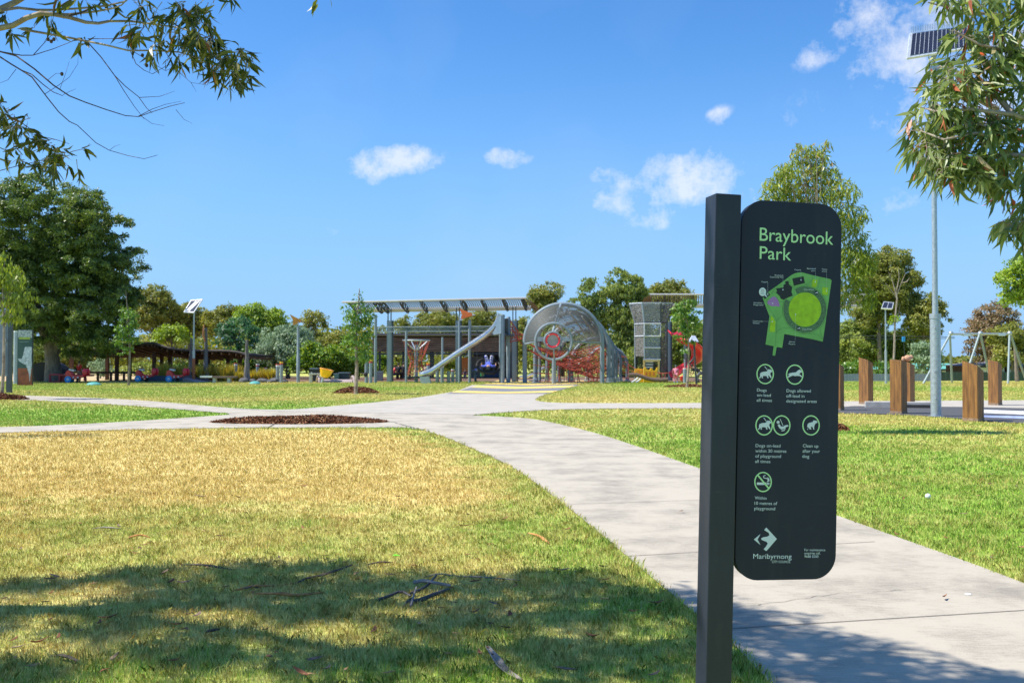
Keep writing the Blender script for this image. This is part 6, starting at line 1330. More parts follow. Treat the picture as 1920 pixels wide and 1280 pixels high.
def binn(px, top, wpx, Y, m, label, wave=True):
    b = base(px, Y); h = at(px, top, Y).z; w = wpx * Y / F; t = thing('wheelie_bin', label, 'bin', b); mb = MB(); a = w / 2
    mb.add([(b.x - a * .85, Y - .3, .02), (b.x + a * .85, Y - .3, .02), (b.x + a * .85, Y + .3, .02), (b.x - a * .85, Y + .3, .02), (b.x - a, Y - .35, h * .92), (b.x + a, Y - .35, h * .92), (b.x + a, Y + .35, h * .92), (b.x - a, Y + .35, h * .92)], [(3, 2, 1, 0), (4, 5, 6, 7), (0, 1, 5, 4), (1, 2, 6, 5), (2, 3, 7, 6), (3, 0, 4, 7)]); mb.build('body', m, t, bevel=.02)
    mb = MB(); mb.box((b.x, Y, h * .96), (w * 1.06, .8, h * .08)); mb.build('lid', mat('bin_lid', (.12, .17, .2), .4), t, bevel=.03); mb = MB()
    for i in (-1, 1): mb.cyl((b.x + i * a * .7, Y + .32, .1), (b.x + i * a * .7 + .05, Y + .32, .1), .1, 12)
    mb.build('wheels', BLACK, t)
binn(590, 690, 15, 71, mat('bin_dark', (.015, .03, .035), .5), 'tall dark bin behind the drinking fountain'); binn(646, 698, 20, 72, mat('bin_green_dark', (.02, .06, .07), .5), 'dark green dumpster bin right of the orange scoop'); binn(632, 700, 9, 71.6, mat('bin_green', (.1, .24, .2), .5), 'small pale green bin beside the dark dumpster')
t = thing('concrete_pipe', 'mauve-grey half-buried crawl pipe behind the mulched young tree', 'play tunnel', base(634, 68.5)); mb = MB()
p0, p1 = A(600, 0, 68.5), A(664, 0, 68.5); z_ = at(0, 711, 68.5).z - .12; mb.tube([V(p0.x, 68.5, -.35), V(p1.x, 68.5, -.35)], z_ + .47, 24); mb.build('barrel', mat('mauve_concrete', (.34, .27, .26), .8, 0, .1, 5), t, smooth=True)
for p in (p0, p1): mb = MB(); mb.ring((p.x, 68.4, -.3), z_ + .62, .09, (1, .35, 0), 28, 8); mb.build('collar', mat('mauve_concrete', (.34, .27, .26)), t, smooth=True)
binn(712, 696, 12, 74, mat('bin_grey', (.25, .28, .28), .5), 'pale grey bin left of the first canopy post')
# child swing seat by the young tree
t = thing('toddler_swing', 'small black toddler swing seat right of the young mulched tree', 'swing', base(685, 66.8)); mb = MB(); c = A(685, 702, 66.8); mb.ball(c, (.14, .12, .16), 10, 8); mb.build('seat', BLACK, t); mb = MB(); mb.tube([A(676, 699, 66.8), c + V(0, 0, .06), A(694, 699, 66.8)], .035, 5); mb.build('sling', BLACK, t)
# ---- left edge cabinet and board
t = thing('sign_cabinet', 'tall blue-grey sign cabinet cut by the left edge, dark post at its side', 'sign', base(8, 46)); b = base(0, 46)
mb = MB(); p, q = A(-30, 580, 46), A(16, 705, 46); mb.box(((p.x + q.x) / 2, 46, (p.z + q.z) / 2), (q.x - p.x, .22, p.z - q.z)); mb.build('cabinet', mat('blue_grey_panel', (.2, .25, .3), .5, .2, .08), t, bevel=.01)
for k, (x, y0, y1) in enumerate(((2, 590, 642), (2, 648, 700))): mb = MB(); u, v_ = A(x - 12, y0, 45.86), A(x + 9, y1, 45.86); mb.box(((u.x + v_.x) / 2, 45.875, (u.z + v_.z) / 2), (v_.x - u.x, .03, u.z - v_.z)); mb.build('door_panel', mat('blue_grey_panel2', (.17, .21, .26), .5, .2, .08), t, bevel=.005)
mb = MB(); u = A(8, 638, 45.8); mb.box(u, (.12, .06, .16)); mb.build('latch', WHITE, t)
mb = MB(); u = A(18.5, 600, 46); mb.box((u.x, 46, (at(0, 585, 46).z) / 2), (.2, .2, at(0, 585, 46).z)); mb.build('post', mat('slate_post', (.07, .09, .105), .5, .2), t)
t = thing('info_board', 'tall information board, dark green over orange with a white figure', 'sign', base(46, 60)); Yb = 60
def brd(nm, x0, y0, x1, y1, m, off=0, th=.02): mb = MB(); u, v_ = A(x0, y0, Yb), A(x1, y1, Yb); mb.box(((u.x + v_.x) / 2, Yb - off, max(0, (u.z + v_.z) / 2)), (v_.x - u.x, th, u.z - v_.z)); return mb.build(nm, m, t)
mb = MB(); u, v_ = A(33.5, 618, Yb), A(60, 722, Yb); mb.box(((u.x + v_.x) / 2, Yb + .06, u.z / 2), (v_.x - u.x + .03, .1, u.z)); mb.build('frame', DARKST, t)
brd('green_field', 34, 634, 60, 690, mat('board_green', (.035, .08, .08), .5)); brd('photo_strip', 34, 619, 60, 633, mat('board_photo', (.3, .34, .36), .5, 0, .7, 8, col2=(.08, .1, .1))); brd('orange_field', 34, 690, 60, 722, mat('board_orange', (.27, .07, .03), .5, 0, .4, 2))
brd('yellow_heading', 36, 632, 57, 636, mat('board_yellow', (.3, .38, .05), .5), .02); brd('text_lines', 37, 640, 54, 641, mat('board_line', (.2, .28, .26), .5), .02)
fig = [(47, 650), (60, 650), (60, 660), (59, 668), (60, 682), (58, 700), (56, 716), (54.5, 700), (51, 690), (49, 684), (44, 682), (36, 677), (34.5, 672), (41, 673), (43, 668), (45, 660)]
mb = MB(); mb.prism([(p[0], -p[1]) for p in fig], lambda a, b_: A(a, -b_, Yb) + V(0, -.025, 0), V(0, .01, 0)); mb.build('white_figure', mat('board_white', (.45, .5, .58), .5, 0, .35, 9), t)
pole('drainage_pole', 'pale grey pole behind the information board', 'post', 29, 620, 64, .12, mat('pale_pipe', (.36, .42, .5), .4), bands=((.97, 1, WHITE, 'cap'),))

# ------------------------------------------------------------------ right side
WOOD = mat('treated_timber', (.31, .145, .035), .6, 0, .3, 3, stretch=(6, 6, .5), bump=.5, bscale=30, col2=(.12, .05, .016))
WOODT = mat('timber_end', (.36, .19, .07), .7, 0, .25, 12); WOODB = mat('timber_foot', (.3, .2, .13), .9, 0, .3, 10)
def stake(px, top, bot, wpx, split, label, slope):
    b = gd(px, bot); Y = b.y; s = Y / F; h = at(px, top, Y).z; t = thing('timber_post', label, 'bollard', b, 'square timber posts with slanted tops')
    # square post turned so that the pale face looks left and the dark one right
    rot = R(42 if split > .4 else 55); w = wpx * s / (abs(math.cos(rot)) + abs(math.sin(rot))); M_ = Matrix.Rotation(rot, 3, 'Z')
    cs = [M_ @ V(x * w / 2, y * w / 2, 0) for x, y in ((-1, -1), (1, -1), (1, 1), (-1, 1))]; xm = max(c.x for c in cs)
    hs = [h - (c.x + xm) / (2 * xm) * slope * s - (0.0 if c.y > 0 else .0) for c in cs]
    mb = MB(); vs = [b + c + V(0, 0, -.05) for c in cs] + [b + V(c.x, c.y, hh) for c, hh in zip(cs, hs)]
    mb.add(vs, [(0, 1, 5, 4), (1, 2, 6, 5), (2, 3, 7, 6), (3, 0, 4, 7), (4, 5, 6, 7)]); mb.build('shaft', WOOD, t, bevel=.012)
    mb = MB(); vs = [b + V(c.x * .985, c.y * .985, hh + .004) for c, hh in zip(cs, hs)]; mb.add(vs + [v + V(0, 0, .006) for v in vs], [(4, 5, 6, 7), (0, 1, 5, 4), (1, 2, 6, 5), (2, 3, 7, 6), (3, 0, 4, 7)]); mb.build('cut_top', WOODT, t)
    mb = MB(); vs = [b + c * 1.012 + V(0, 0, 0) for c in cs] + [b + c * 1.012 + V(0, 0, .09) for c in cs]; mb.add(vs, [(0, 1, 5, 4), (1, 2, 6, 5), (2, 3, 7, 6), (3, 0, 4, 7)]); mb.build('weathered_foot', WOODB, t)
    return t
stake(1573, 680, 770, 20, .5, 'timber post almost hidden behind the right edge of the park sign', 8)
stake(1624, 670, 758, 27, .5, 'timber post left of the kerb block, furthest left in full view', 11); stake(1685, 674, 776, 32, .5, 'stout timber post left of the galvanised lamp post, in the front row', 4)
stake(1702, 676, 757.5, 27, .5, 'timber post partly hidden behind the front post left of the lamp', 9); stake(1825, 676, 790, 40, .5, 'nearest and widest timber post, with a knot on its pale face', 20); stake(1866, 674, 760, 26, .5, 'rightmost timber post, standing behind the concrete edge', 9)
# kerb block
t = thing('kerb_block', 'low concrete kerb block between the timber posts', 'kerb', gd(1690, 768)); a, b = gd(1622, 764), gd(1750, 766)
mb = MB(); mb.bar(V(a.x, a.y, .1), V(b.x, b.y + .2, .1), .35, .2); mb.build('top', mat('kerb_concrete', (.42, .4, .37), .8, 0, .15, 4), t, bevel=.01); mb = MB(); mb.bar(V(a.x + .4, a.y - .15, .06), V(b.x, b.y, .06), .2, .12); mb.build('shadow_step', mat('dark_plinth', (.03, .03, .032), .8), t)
# tall solar lamp post
b = gd(1755, 781); b.z = 0; Y = b.y
t = thing('lamp_post', 'tall galvanised lamp post with a solar panel behind the hanging leaves', 'street lamp', b); h1 = at(0, 590, Y).z; h2 = at(0, 95, Y).z
mb = MB(); mb.cyl(b, V(b.x, Y, h1), .135, 24); pl_ = mb.build('lower_pole', GALV, t, smooth=True); mb = MB(); mb.cyl(V(b.x, Y, h1), V(b.x, Y, h2), .075, 20, .06); mb.build('upper_pole', GALV, t, smooth=True)
mb = MB(); mb.lathe((b.x, Y, 0), [(.135, 0), (.26, .0), (.26, .02), (.14, .022)], 24); mb.cyl(V(b.x, Y, h1 - .1), V(b.x, Y, h1 + .03), .15, 24); mb.build('collar', GALV, t, smooth=True)
mb = MB()
for z_ in (h1 - .35, h1 - 1.5, .5): mb.ball((b.x - .06, Y - .125, z_), .022, 8, 6)
mb.build('bolts', BRIGHT, t)
q = [A(1701, 109, Y - .55), A(1822, 89, Y - .2), A(1820, 47, Y + .35), A(1706, 63, Y)]; n_ = (q[1] - q[0]).cross(q[3] - q[0]).normalized(); n_ = -n_ if n_.y > 0 else n_
mb = MB(); mb.add(q + [p - n_ * .07 for p in q], [(0, 1, 2, 3), (7, 6, 5, 4), (0, 4, 5, 1), (1, 5, 6, 2), (2, 6, 7, 3), (3, 7, 4, 0)]); fr = mb.build('panel_frame', mat('panel_frame', (.7, .72, .74)), t)
mb = MB(); L2 = lambda u, v: q[0].lerp(q[1], u).lerp(q[3].lerp(q[2], u), v) + n_ * .008
mb.add([L2(.04, .07), L2(.97, .07), L2(.97, .96), L2(.04, .96)], [(0, 1, 2, 3)]); mb.build('solar_cells', mat('solar_cells', (.03, .033, .06)), fr)
mb = MB()
for i in range(14): mb.bar(L2(.04 + i * .069, .07) + n_ * .003, L2(.04 + i * .069, .96) + n_ * .003, .012, .004)
mb.build('cell_lines', mat('cell_line', (.3, .33, .4), .4), fr)
mb = MB()
for i in range(34): p = L2(.03 + i * .028, 1.02); mb.bar(p, p + V(0, 0, .16), .012)
mb.build('bird_spikes', GALV, fr)
mb = MB(); mb.bar(V(b.x, Y, h2 - .25), (q[0] + q[1] + q[2] + q[3]) / 4 - n_ * .07, .12); mb.box((b.x + .1, Y, h2 - .55), (.3, .24, .3)); mb.build('bracket', GALV, t)
# small far solar light, swing frame, fences, houses
solar_light('small leaning solar light seen between the left timber posts', 1661, 580, 716, 64, [(1652, 578, -.2), (1673, 579, -.2), (1676, 567, .3), (1657, 565, .3)], .075)
def swingset():
    Y = 66; t = thing('swing_set', 'galvanised A-frame swing set behind the timber posts', 'swing', base(1820, Y)); c = lambda x, y, d=0: A(x, y, Y + d)
    for a, b_, d in (((1783, 624), (1731, 717), -1.2), ((1781, 624), (1785, 718), 1.2), ((1838, 622), (1806, 717), -1.2), ((1838, 624), (1858, 717), 1.2), ((1893, 624), (1890, 719), -1.2), ((1894, 624), (1925, 717), 1.2)):
        p, q = c(*a), c(*b_, d); q.z = 0; mb = MB(); mb.tube([p, q], .07, 10); mb.build('leg', mat('dull_galvanised', (.27, .33, .33), .55, .2, .1), t, smooth=True)
    mb = MB(); mb.tube([c(1783, 626), c(1838, 626), c(1893, 626)], .075, 10); mb.build('crossbar', GALV, t, smooth=True)
    for x in (1783, 1838, 1893): mb = MB(); mb.ball(c(x, 625), .16, 10, 8); mb.build('joint', GALV, t, smooth=True)
    for x in (1812, 1878): mb = MB(); mb.box(c(x, 627), (.45, .2, .2)); mb.build('hanger', BRIGHT, t, bevel=.02)
swingset()
mb = MB(); mb.tube([A(1560, 633, 70), A(1700, 636, 70), A(1790, 634, 70)], .02, 4); mb.tube([A(1560, 629, 70), A(1700, 630, 70), A(1790, 632, 70)], .02, 4); tag(mb.build('flying_fox_cable', DARKST, origin=A(1680, 633, 70)), 'pair of thin flying fox cables between the trees', 'cable')
t = thing('flying_fox', 'small blue flying fox carrier hanging from the cable', 'play equipment', A(1694, 630, 70)); mb = MB(); mb.box(A(1694, 636, 70), (.22, .15, .34)); mb.build('carrier', BLUE, t, bevel=.03); mb = MB(); mb.tube([A(1694, 641, 70), A(1697, 668, 70)], .015, 4); mb.build('rope', DARKST, t)
def fence(name, label, x0, x1, top, Y, m, sp, rail):
    a, b_ = A(x0, 0, Y), A(x1, 0, Y); h = at(0, top, Y).z; t = thing(name, label, 'fence', ((a.x + b_.x) / 2, Y, 0)); n = int((b_.x - a.x) / sp); mb = MB()
    for i in range(n): mb.box((a.x + (i + .5) * sp, Y + (.012 if i % 2 else 0), h / 2), (sp * .93, .03, h * random.uniform(.985, 1)))
    mb.build('palings', m, t)
    for z_ in (h * .2, h * .85): mb = MB(); mb.box(((a.x + b_.x) / 2, Y + .06, z_), (b_.x - a.x, .05, .08)); mb.build('rail', rail, t)
fence('steel_fence', 'grey corrugated fence behind the left timber posts', 1540, 1752, 700.5, 73, mat('fence_grey', (.26, .29, .35), .6, .2), .11, STEEL); fence('paling_fence', 'dark green paling fence behind the swing frame', 1752, 2050, 697, 74, mat('fence_green', (.045, .085, .06), .7, 0, .4, 2, stretch=(8, 1, .3)), .14, DKTIMB)
def house(label, x0, x1, eave, ridge, Y, rm, wm, vents):
    a, b_ = A(x0, eave, Y), A(x1, eave, Y); r0, r1 = A(x0 + (x1 - x0) * .2, ridge, Y + 4), A(x0 + (x1 - x0) * .8, ridge, Y + 4); t = thing('house', label, 'house', ((a.x + b_.x) / 2, Y, 0))
    mb = MB(); mb.box(((a.x + b_.x) / 2, Y + 4, a.z / 2), (b_.x - a.x - .8, 7.2, a.z)); mb.build('wall', wm, t)
    c, d = a + V(0, 8, 0), b_ + V(0, 8, 0); mb = MB(); mb.add([a, b_, c, d, V(r0.x, Y + 4, r0.z), V(r1.x, Y + 4, r1.z)], [(0, 1, 5, 4), (1, 3, 5), (3, 2, 4, 5), (2, 0, 4), (0, 2, 3, 1)]); mb.build('roof', rm, t)
    mb = MB(); mb.bar(a + V(0, -.05, -.05), b_ + V(0, -.05, -.05), .18); mb.build('gutter', DARKST, t)
    for px in vents: mb = MB(); p = A(px, eave + 6, Y); mb.box((p.x, Y + .35, p.z), (1.2, .12, .7)); mb.build('window', WHITE, t)
house('house with a pale green metal roof beyond the fence', 1650, 1812, 692, 681, 100, mat('green_roof', (.14, .42, .34), .5, 0, .06), mat('pale_wall', (.3, .28, .25), .8), (1780,))
house('brick house with grey tiled roof and white windows beyond the fence', 1838, 1990, 686, 672, 84, mat('tile_roof', (.17, .155, .165), .7, 0, .15, 4), mat('brick_wall', (.36, .17, .1), .85, 0, .25, 8), (1848, 1882, 1900))
t = thing('dead_trunk', 'thin dark trunk standing in front of the green fence', 'tree', base(1907, 72)); mb = MB(); b = base(1907, 72); mb.tube([b, A(1905, 680, 72), A(1902, 650, 72)], [.16, .12, .07], 8); mb.build('trunk', BARK, t, smooth=True); mb = MB(); mb.tube([A(1905, 680, 72), A(1912, 660, 72)], [.06, .03], 6); mb.build('branch', BARK, t)
mb = MB(); p = A(1706, 668, 34); p = gd(1706, 757.5); z_ = at(0, 674, p.y).z; t = thing('plush_toy', 'peach-coloured soft toy left on top of a timber post', 'toy', (p.x - .1, p.y, z_ - .08))
o = V(p.x - .08, p.y, z_ - .04); mb.ball(o + V(.02, 0, .09), (.13, .1, .11), 12, 8); mb.build('body', mat('peach_fabric', (.6, .33, .2), .9), t, smooth=True); mb = MB(); mb.ball(o + V(-.14, 0, .05), (.06, .05, .1), 8, 6); mb.ball(o + V(.14, 0, .13), (.07, .06, .07), 8, 6); mb.build('limbs', mat('peach_fabric', (.6, .33, .2)), t, smooth=True)
# stake with box by the right young tree
t = thing('path_light', 'blue-white pyramid light on a dark stake beside the young tree by the sign', 'light', gd(1306, 725)); b = gd(1306, 725); b.z = 0; Y = b.y; mb = MB(); mb.tube([b, at(1301, 641, Y)], .055, 8); mb.build('stake', DARKST, t, smooth=True)
c = at(1300, 641, Y); mb = MB(); w = .27; mb.add([c + V(-w, -w, 0), c + V(w, -w, 0), c + V(w, w, 0), c + V(-w, w, 0), c + V(-w * .35, -w * .35, .36), c + V(w * .35, -w * .35, .36), c + V(w * .35, w * .35, .36), c + V(-w * .35, w * .35, .36)], [(3, 2, 1, 0), (4, 5, 6, 7), (0, 1, 5, 4), (1, 2, 6, 5), (2, 3, 7, 6), (3, 0, 4, 7)]); mb.build('shade', mat('blue_white', (.5, .55, .72), .4), t, bevel=.01)
# picnic table
t = thing('picnic_table', 'brown picnic table under the left end of the pavilion', 'table', base(745, 78)); 
for (x0, x1, y, d, w, nm) in ((738, 775, 702, 0, .9, 'top'), (712, 775, 711, -.8, .35, 'bench_seat'), (716, 775, 711, .8, .35, 'bench_seat')): mb = MB(); p, q = A(x0, y, 78), A(x1, y, 78); mb.box(((p.x + q.x) / 2, 78 + d, p.z), (q.x - p.x, w, .08)); mb.build(nm, mat('redbrown_timber', (.22, .07, .035), .6), t)
for x in (745, 768): mb = MB(); p = base(x, 78); mb.box((p.x, 78, at(0, 703, 78).z / 2), (.12, .8, at(0, 703, 78).z)); mb.build('leg', DARKST, t)

# ------------------------------------------------------------------ far woodland
def woodland():
    n = 70000; x = rng.uniform(-75, 78, n); y = rng.uniform(114, 124, n)
    h = 3.0 + 2.2 * vnoise(x, y, 4.5, 31) + 1.6 * vnoise(x, y, 1.6, 32); h = np.where(x < -32, h * .8, h); h = np.where((x > 49) & (x < 58), h * .35, h)
    z_ = h * rng.random(n) ** .7; C = np.stack([x, y, z_], 1); D = rng.normal(0, 1, (n, 3)); L_ = rng.uniform(.3, .6, n); v, k = leafcards(C, D, L_, L_ * .6, 1)
    tag(np_mesh('distant_woodland', v, k, OLIVE, attrs={'rnd': np.clip(.5 * rng.random(n) + .5 * vnoise(x, z_, 1.5, 9), 0, 1)}), 'low mass of distant olive trees closing the park', 'woodland', kind='stuff')
woodland()
# ------------------------------------------------------------------ people
def skin(name, nodes, edges, m, parent, levels=1):
    """nodes: {key: (x,y,z,r)} local to parent; one continuous skinned surface"""
    keys = list(nodes); me = bpy.data.meshes.new(name); me.from_pydata([nodes[k][:3] for k in keys], [(keys.index(a), keys.index(b)) for a, b in edges], []); me.update()
    o = bpy.data.objects.new(name, me); COL.objects.link(o); sk = o.modifiers.new('s', 'SKIN'); sk.use_smooth_shade = True
    for i, k in enumerate(keys): me.skin_vertices[0].data[i].radius = (nodes[k][3], nodes[k][3] * (nodes[k][4] if len(nodes[k]) > 4 else 1)); me.skin_vertices[0].data[i].use_root = (i == 0)
    su = o.modifiers.new('u', 'SUBSURF'); su.levels = levels; su.render_levels = levels
    nm = bpy.data.meshes.new_from_object(o.evaluated_get(bpy.context.evaluated_depsgraph_get())); nm.name = name
    bpy.data.objects.remove(o); o = bpy.data.objects.new(name, nm); COL.objects.link(o); nm.materials.clear(); nm.materials.append(m)
    for p in nm.polygons: p.use_smooth = True
    o.parent = parent; ORG[o.name] = ORG[parent.name].copy(); return o
SKIN_ = mat('skin', (.42, .23, .15), .6, 0, .05); HAIR = mat('dark_hair', (.02, .013, .01), .6)
def person(label, loc, rz, H, pose, shirt, pants, hair=HAIR, shoes=BLACK, tilt=None, skinm=SKIN_):
    """pose overrides joints given in fractions of the height H; x right, y forward (faces +y), z up"""
    J = dict(pel=(0, 0, .5), che=(0, 0, .72), nck=(0, 0, .83), hd=(0, .01, .9), hdt=(0, .005, .97), fac=(0, .045, .9),
             sl=(-.11, 0, .8), el=(-.15, -.01, .63), wl=(-.15, .04, .48), hl=(-.15, .06, .43), sr=(.11, 0, .8), er=(.15, -.01, .63), wr=(.15, .04, .48), hr=(.15, .06, .43),
             pl=(-.055, 0, .49), kl=(-.06, .02, .27), al=(-.06, -.01, .05), tl=(-.06, .08, .015), pr=(.055, 0, .49), kr=(.06, .02, .27), ar=(.06, -.01, .05), tr=(.06, .08, .015))
    J.update(pose); t = thing('person', label, 'person', loc); t.rotation_euler = (0, 0, rz) if tilt is None else tilt
    g = lambda k, r, e=1: (J[k][0] * H, J[k][1] * H, J[k][2] * H, r * H, e)
    body = dict(pel=g('pel', .062), che=g('che', .07), nck=g('nck', .028), hd=g('hd', .048), hdt=g('hdt', .03), fac=g('fac', .022), sl=g('sl', .034), el=g('el', .024), wl=g('wl', .016), hl=g('hl', .018), sr=g('sr', .034), er=g('er', .024), wr=g('wr', .016), hr=g('hr', .018),
                pl=g('pl', .05), kl=g('kl', .034), al=g('al', .022), tl=g('tl', .02), pr=g('pr', .05), kr=g('kr', .034), ar=g('ar', .022), tr=g('tr', .02))
    E = [('pel', 'che'), ('che', 'nck'), ('nck', 'hd'), ('hd', 'hdt'), ('hd', 'fac'), ('che', 'sl'), ('sl', 'el'), ('el', 'wl'), ('wl', 'hl'), ('che', 'sr'), ('sr', 'er'), ('er', 'wr'), ('wr', 'hr'), ('pel', 'pl'), ('pl', 'kl'), ('kl', 'al'), ('al', 'tl'), ('pel', 'pr'), ('pr', 'kr'), ('kr', 'ar'), ('ar', 'tr')]
    for s_ in 'lr':                                   # fingers and thumb grow out of the palm
        h = Vector(J['h' + s_]); d = (h - Vector(J['w' + s_])).normalized() if (h - Vector(J['w' + s_])).length > 1e-5 else Vector((0, 0, -1)); sd_ = d.cross(Vector((0, 1, .2))).normalized()
        for i, (o_, l_) in enumerate(((-.012, .036), (-.004, .042), (.004, .04), (.012, .032))):
            p = h + sd_ * o_ + d * l_; body[f'f{s_}{i}'] = (p.x * H, p.y * H, p.z * H, .0055 * H, 1); E.append(('h' + s_, f'f{s_}{i}'))
    skin('body', body, E, skinm, t)
    k = 1.16
    sh = dict(pel=g('pel', .066 * k), che=g('che', .075 * k), nk=(*[a * H for a in (Vector(J['che']).lerp(Vector(J['nck']), .75))], .036 * H), sl=g('sl', .04 * k), el=g('el', .03 * k), sr=g('sr', .04 * k), er=g('er', .03 * k))
    skin('shirt', sh, [('pel', 'che'), ('che', 'nk'), ('che', 'sl'), ('sl', 'el'), ('che', 'sr'), ('sr', 'er')], shirt, t)
    pa = dict(pel=g('pel', .07), pl=g('pl', .058), kl=g('kl', .043), al=g('al', .031), pr=g('pr', .058), kr=g('kr', .043), ar=g('ar', .031)); skin('trousers', pa, [('pel', 'pl'), ('pl', 'kl'), ('kl', 'al'), ('pel', 'pr'), ('pr', 'kr'), ('kr', 'ar')], pants, t)
    hd = Vector(J['hd']).lerp(Vector(J['hdt']), .45); back = (Vector(J['hd']) - Vector(J['fac'])).normalized() * .016; c = (hd + back) * H
    mb = MB(); mb.ball(c, (.052 * H, .054 * H, .052 * H), 14, 10, .03); o = mb.build('hair', hair, None, smooth=True); o.parent = t; o.location = (0, 0, 0); ORG[o.name] = ORG[t.name].copy()
    for s_ in 'lr':
        a, b = Vector(J['a' + s_]) * H, Vector(J['t' + s_]) * H; mb = MB(); mb.tube([a - (b - a) * .15, (a + b) / 2, b + (b - a) * .15], [.026 * H, .028 * H, .02 * H], 8); o = mb.build('shoe', shoes, None, smooth=True); o.parent = t; o.location = (0, 0, 0); ORG[o.name] = ORG[t.name].copy()
    return t
def cm_(n, c): return mat('cloth_' + n, c, .85, 0, .1, 10)
SEAT = dict(pel=(0, 0, .3), che=(0, .04, .52), nck=(0, .06, .63), hd=(0, .08, .7), hdt=(0, .08, .77), fac=(0, .125, .695), sl=(-.11, .05, .6), el=(-.14, .12, .46), wl=(-.08, .24, .44), hl=(-.06, .28, .45), sr=(.11, .05, .6), er=(.14, .12, .46), wr=(.08, .24, .44), hr=(.06, .28, .45),
            pl=(-.055, .02, .29), kl=(-.07, .24, .29), al=(-.07, .24, .05), tl=(-.07, .33, .02), pr=(.055, .02, .29), kr=(.07, .24, .29), ar=(.07, .24, .05), tr=(.07, .33, .02))
CRO = dict(pel=(0, -.1, .4), che=(0, .1, .56), nck=(0, .2, .62), hd=(0, .26, .66), hdt=(0, .3, .72), fac=(0, .3, .62), sl=(-.11, .14, .6), el=(-.14, .24, .46), wl=(-.1, .3, .33), hl=(-.09, .31, .28), sr=(.11, .14, .6), er=(.14, .24, .46), wr=(.1, .3, .33), hr=(.09, .31, .28), pl=(-.055, -.1, .39), kl=(-.08, .06, .24), al=(-.07, -.02, .05), tl=(-.07, .07, .015), pr=(.055, -.1, .39), kr=(.08, .06, .24), ar=(.07, -.02, .05), tr=(.07, .07, .015))
# child in pink bending away from the camera
person('child in a pink top and grey hat bending over beside the red slide', base(1267, 67), R(-8), 1.35, {**CRO, 'pel': (0, -.04, .44), 'pl': (-.055, -.04, .43), 'pr': (.055, -.04, .43), 'che': (0, .05, .64), 'nck': (0, .1, .74), 'hd': (0, .13, .81), 'hdt': (0, .14, .88), 'fac': (0, .18, .79), 'sl': (-.12, .06, .7), 'sr': (.12, .06, .7)}, cm_('pink', (.62, .2, .27)), cm_('pinkred', (.6, .22, .28)), hair=cm_('greyhat', (.13, .14, .13)), shoes=BLUE)
person('person in a black top crouching at the edge of the sign post', base(1309, 67.2), R(60), 1.7, CRO, cm_('black', (.012, .012, .014)), cm_('denimgrey', (.12, .13, .16)))
person('adult in a blue-violet top bending under the pavilion', base(892, 70), R(-70), 1.62, {**CRO, 'pel': (0, -.08, .46), 'pl': (-.055, -.08, .45), 'pr': (.055, -.08, .45), 'kl': (-.07, .0, .26), 'kr': (.07, .0, .26)}, cm_('violet', (.26, .27, .6)), cm_('jeans', (.06, .09, .15)))
person('person in black seated at the picnic table, left of the swing pole', base(747, 77.2) + V(0, 0, 0), R(0), 1.7, SEAT, cm_('black', (.012, .012, .014)), cm_('black', (.012, .012, .014)))
person('larger person in black seated at the picnic table', base(757, 77.2), R(10), 1.78, SEAT, cm_('blackb', (.01, .01, .012)), cm_('blackb', (.01, .01, .012)))
person('person in a coral-red top at the left end of the picnic table', base(738, 77.6), R(-60), 1.5, SEAT, cm_('coral', (.75, .1, .11)), cm_('navy', (.03, .05, .1)))
person('child with a black hat sitting in front of the orange panel', base(872, 77), R(180), 1.1, SEAT, cm_('darkpurple', (.05, .03, .06)), cm_('navy', (.03, .05, .1)))
person('child in a purple skirt behind the slide foot', base(797, 74), R(150), 1.25, {}, cm_('beige', (.4, .3, .25)), cm_('purple', (.18, .01, .15)))
person('person in red with bare legs beside the plane rocker by the big tree', base(148, 68), R(-20), 1.5, {'hd': (0, .03, .9), 'wl': (-.12, .16, .6), 'hl': (-.11, .2, .62), 'el': (-.14, .05, .66)}, cm_('red', (.55, .03, .02)), cm_('skinlike', (.42, .25, .17)))
# person lying back on the basket swing: knees up, head towards the camera
LIE = dict(pel=(0, .18, .06), che=(0, -.04, .05), nck=(0, -.15, .05), hd=(0, -.2, .06), hdt=(0, -.27, .06), fac=(0, -.2, .11), sl=(-.12, -.11, .05), el=(-.2, -.02, .03), wl=(-.2, .08, .06), hl=(-.2, .12, .07), sr=(.12, -.11, .05), er=(.2, -.02, .03), wr=(.2, .08, .06), hr=(.2, .12, .07), pl=(-.055, .19, .07), kl=(-.09, .2, .31), al=(-.07, .36, .14), tl=(-.07, .42, .18), pr=(.055, .19, .07), kr=(.09, .2, .31), ar=(.07, .36, .14), tr=(.07, .42, .18))
SL = mat('cloth_swirl', (.72, .72, .8), .85, 0, .1, 4); 
for nd in SL.node_tree.nodes:
    if nd.type == 'VALTORGB': nd.color_ramp.elements[0].color = (.13, .16, .6, 1); nd.color_ramp.elements[0].position = .48; nd.color_ramp.elements[1].position = .52; nd.color_ramp.elements[1].color = (.75, .75, .8, 1)
    if nd.type == 'TEX_NOISE': nd.inputs['Scale'].default_value = 14; nd.inputs['Detail'].default_value = 1
lp = person('person in blue and white patterned clothes lying on the basket swing', BC + V(0, .12, -.02), 0, 1.55, LIE, cm_('royal', (.09, .13, .6)), SL, hair=cm_('greyhair', (.13, .14, .15)), tilt=(R(28), 0, R(-6))); lp.scale = (1.55, 1.25, 1.25)

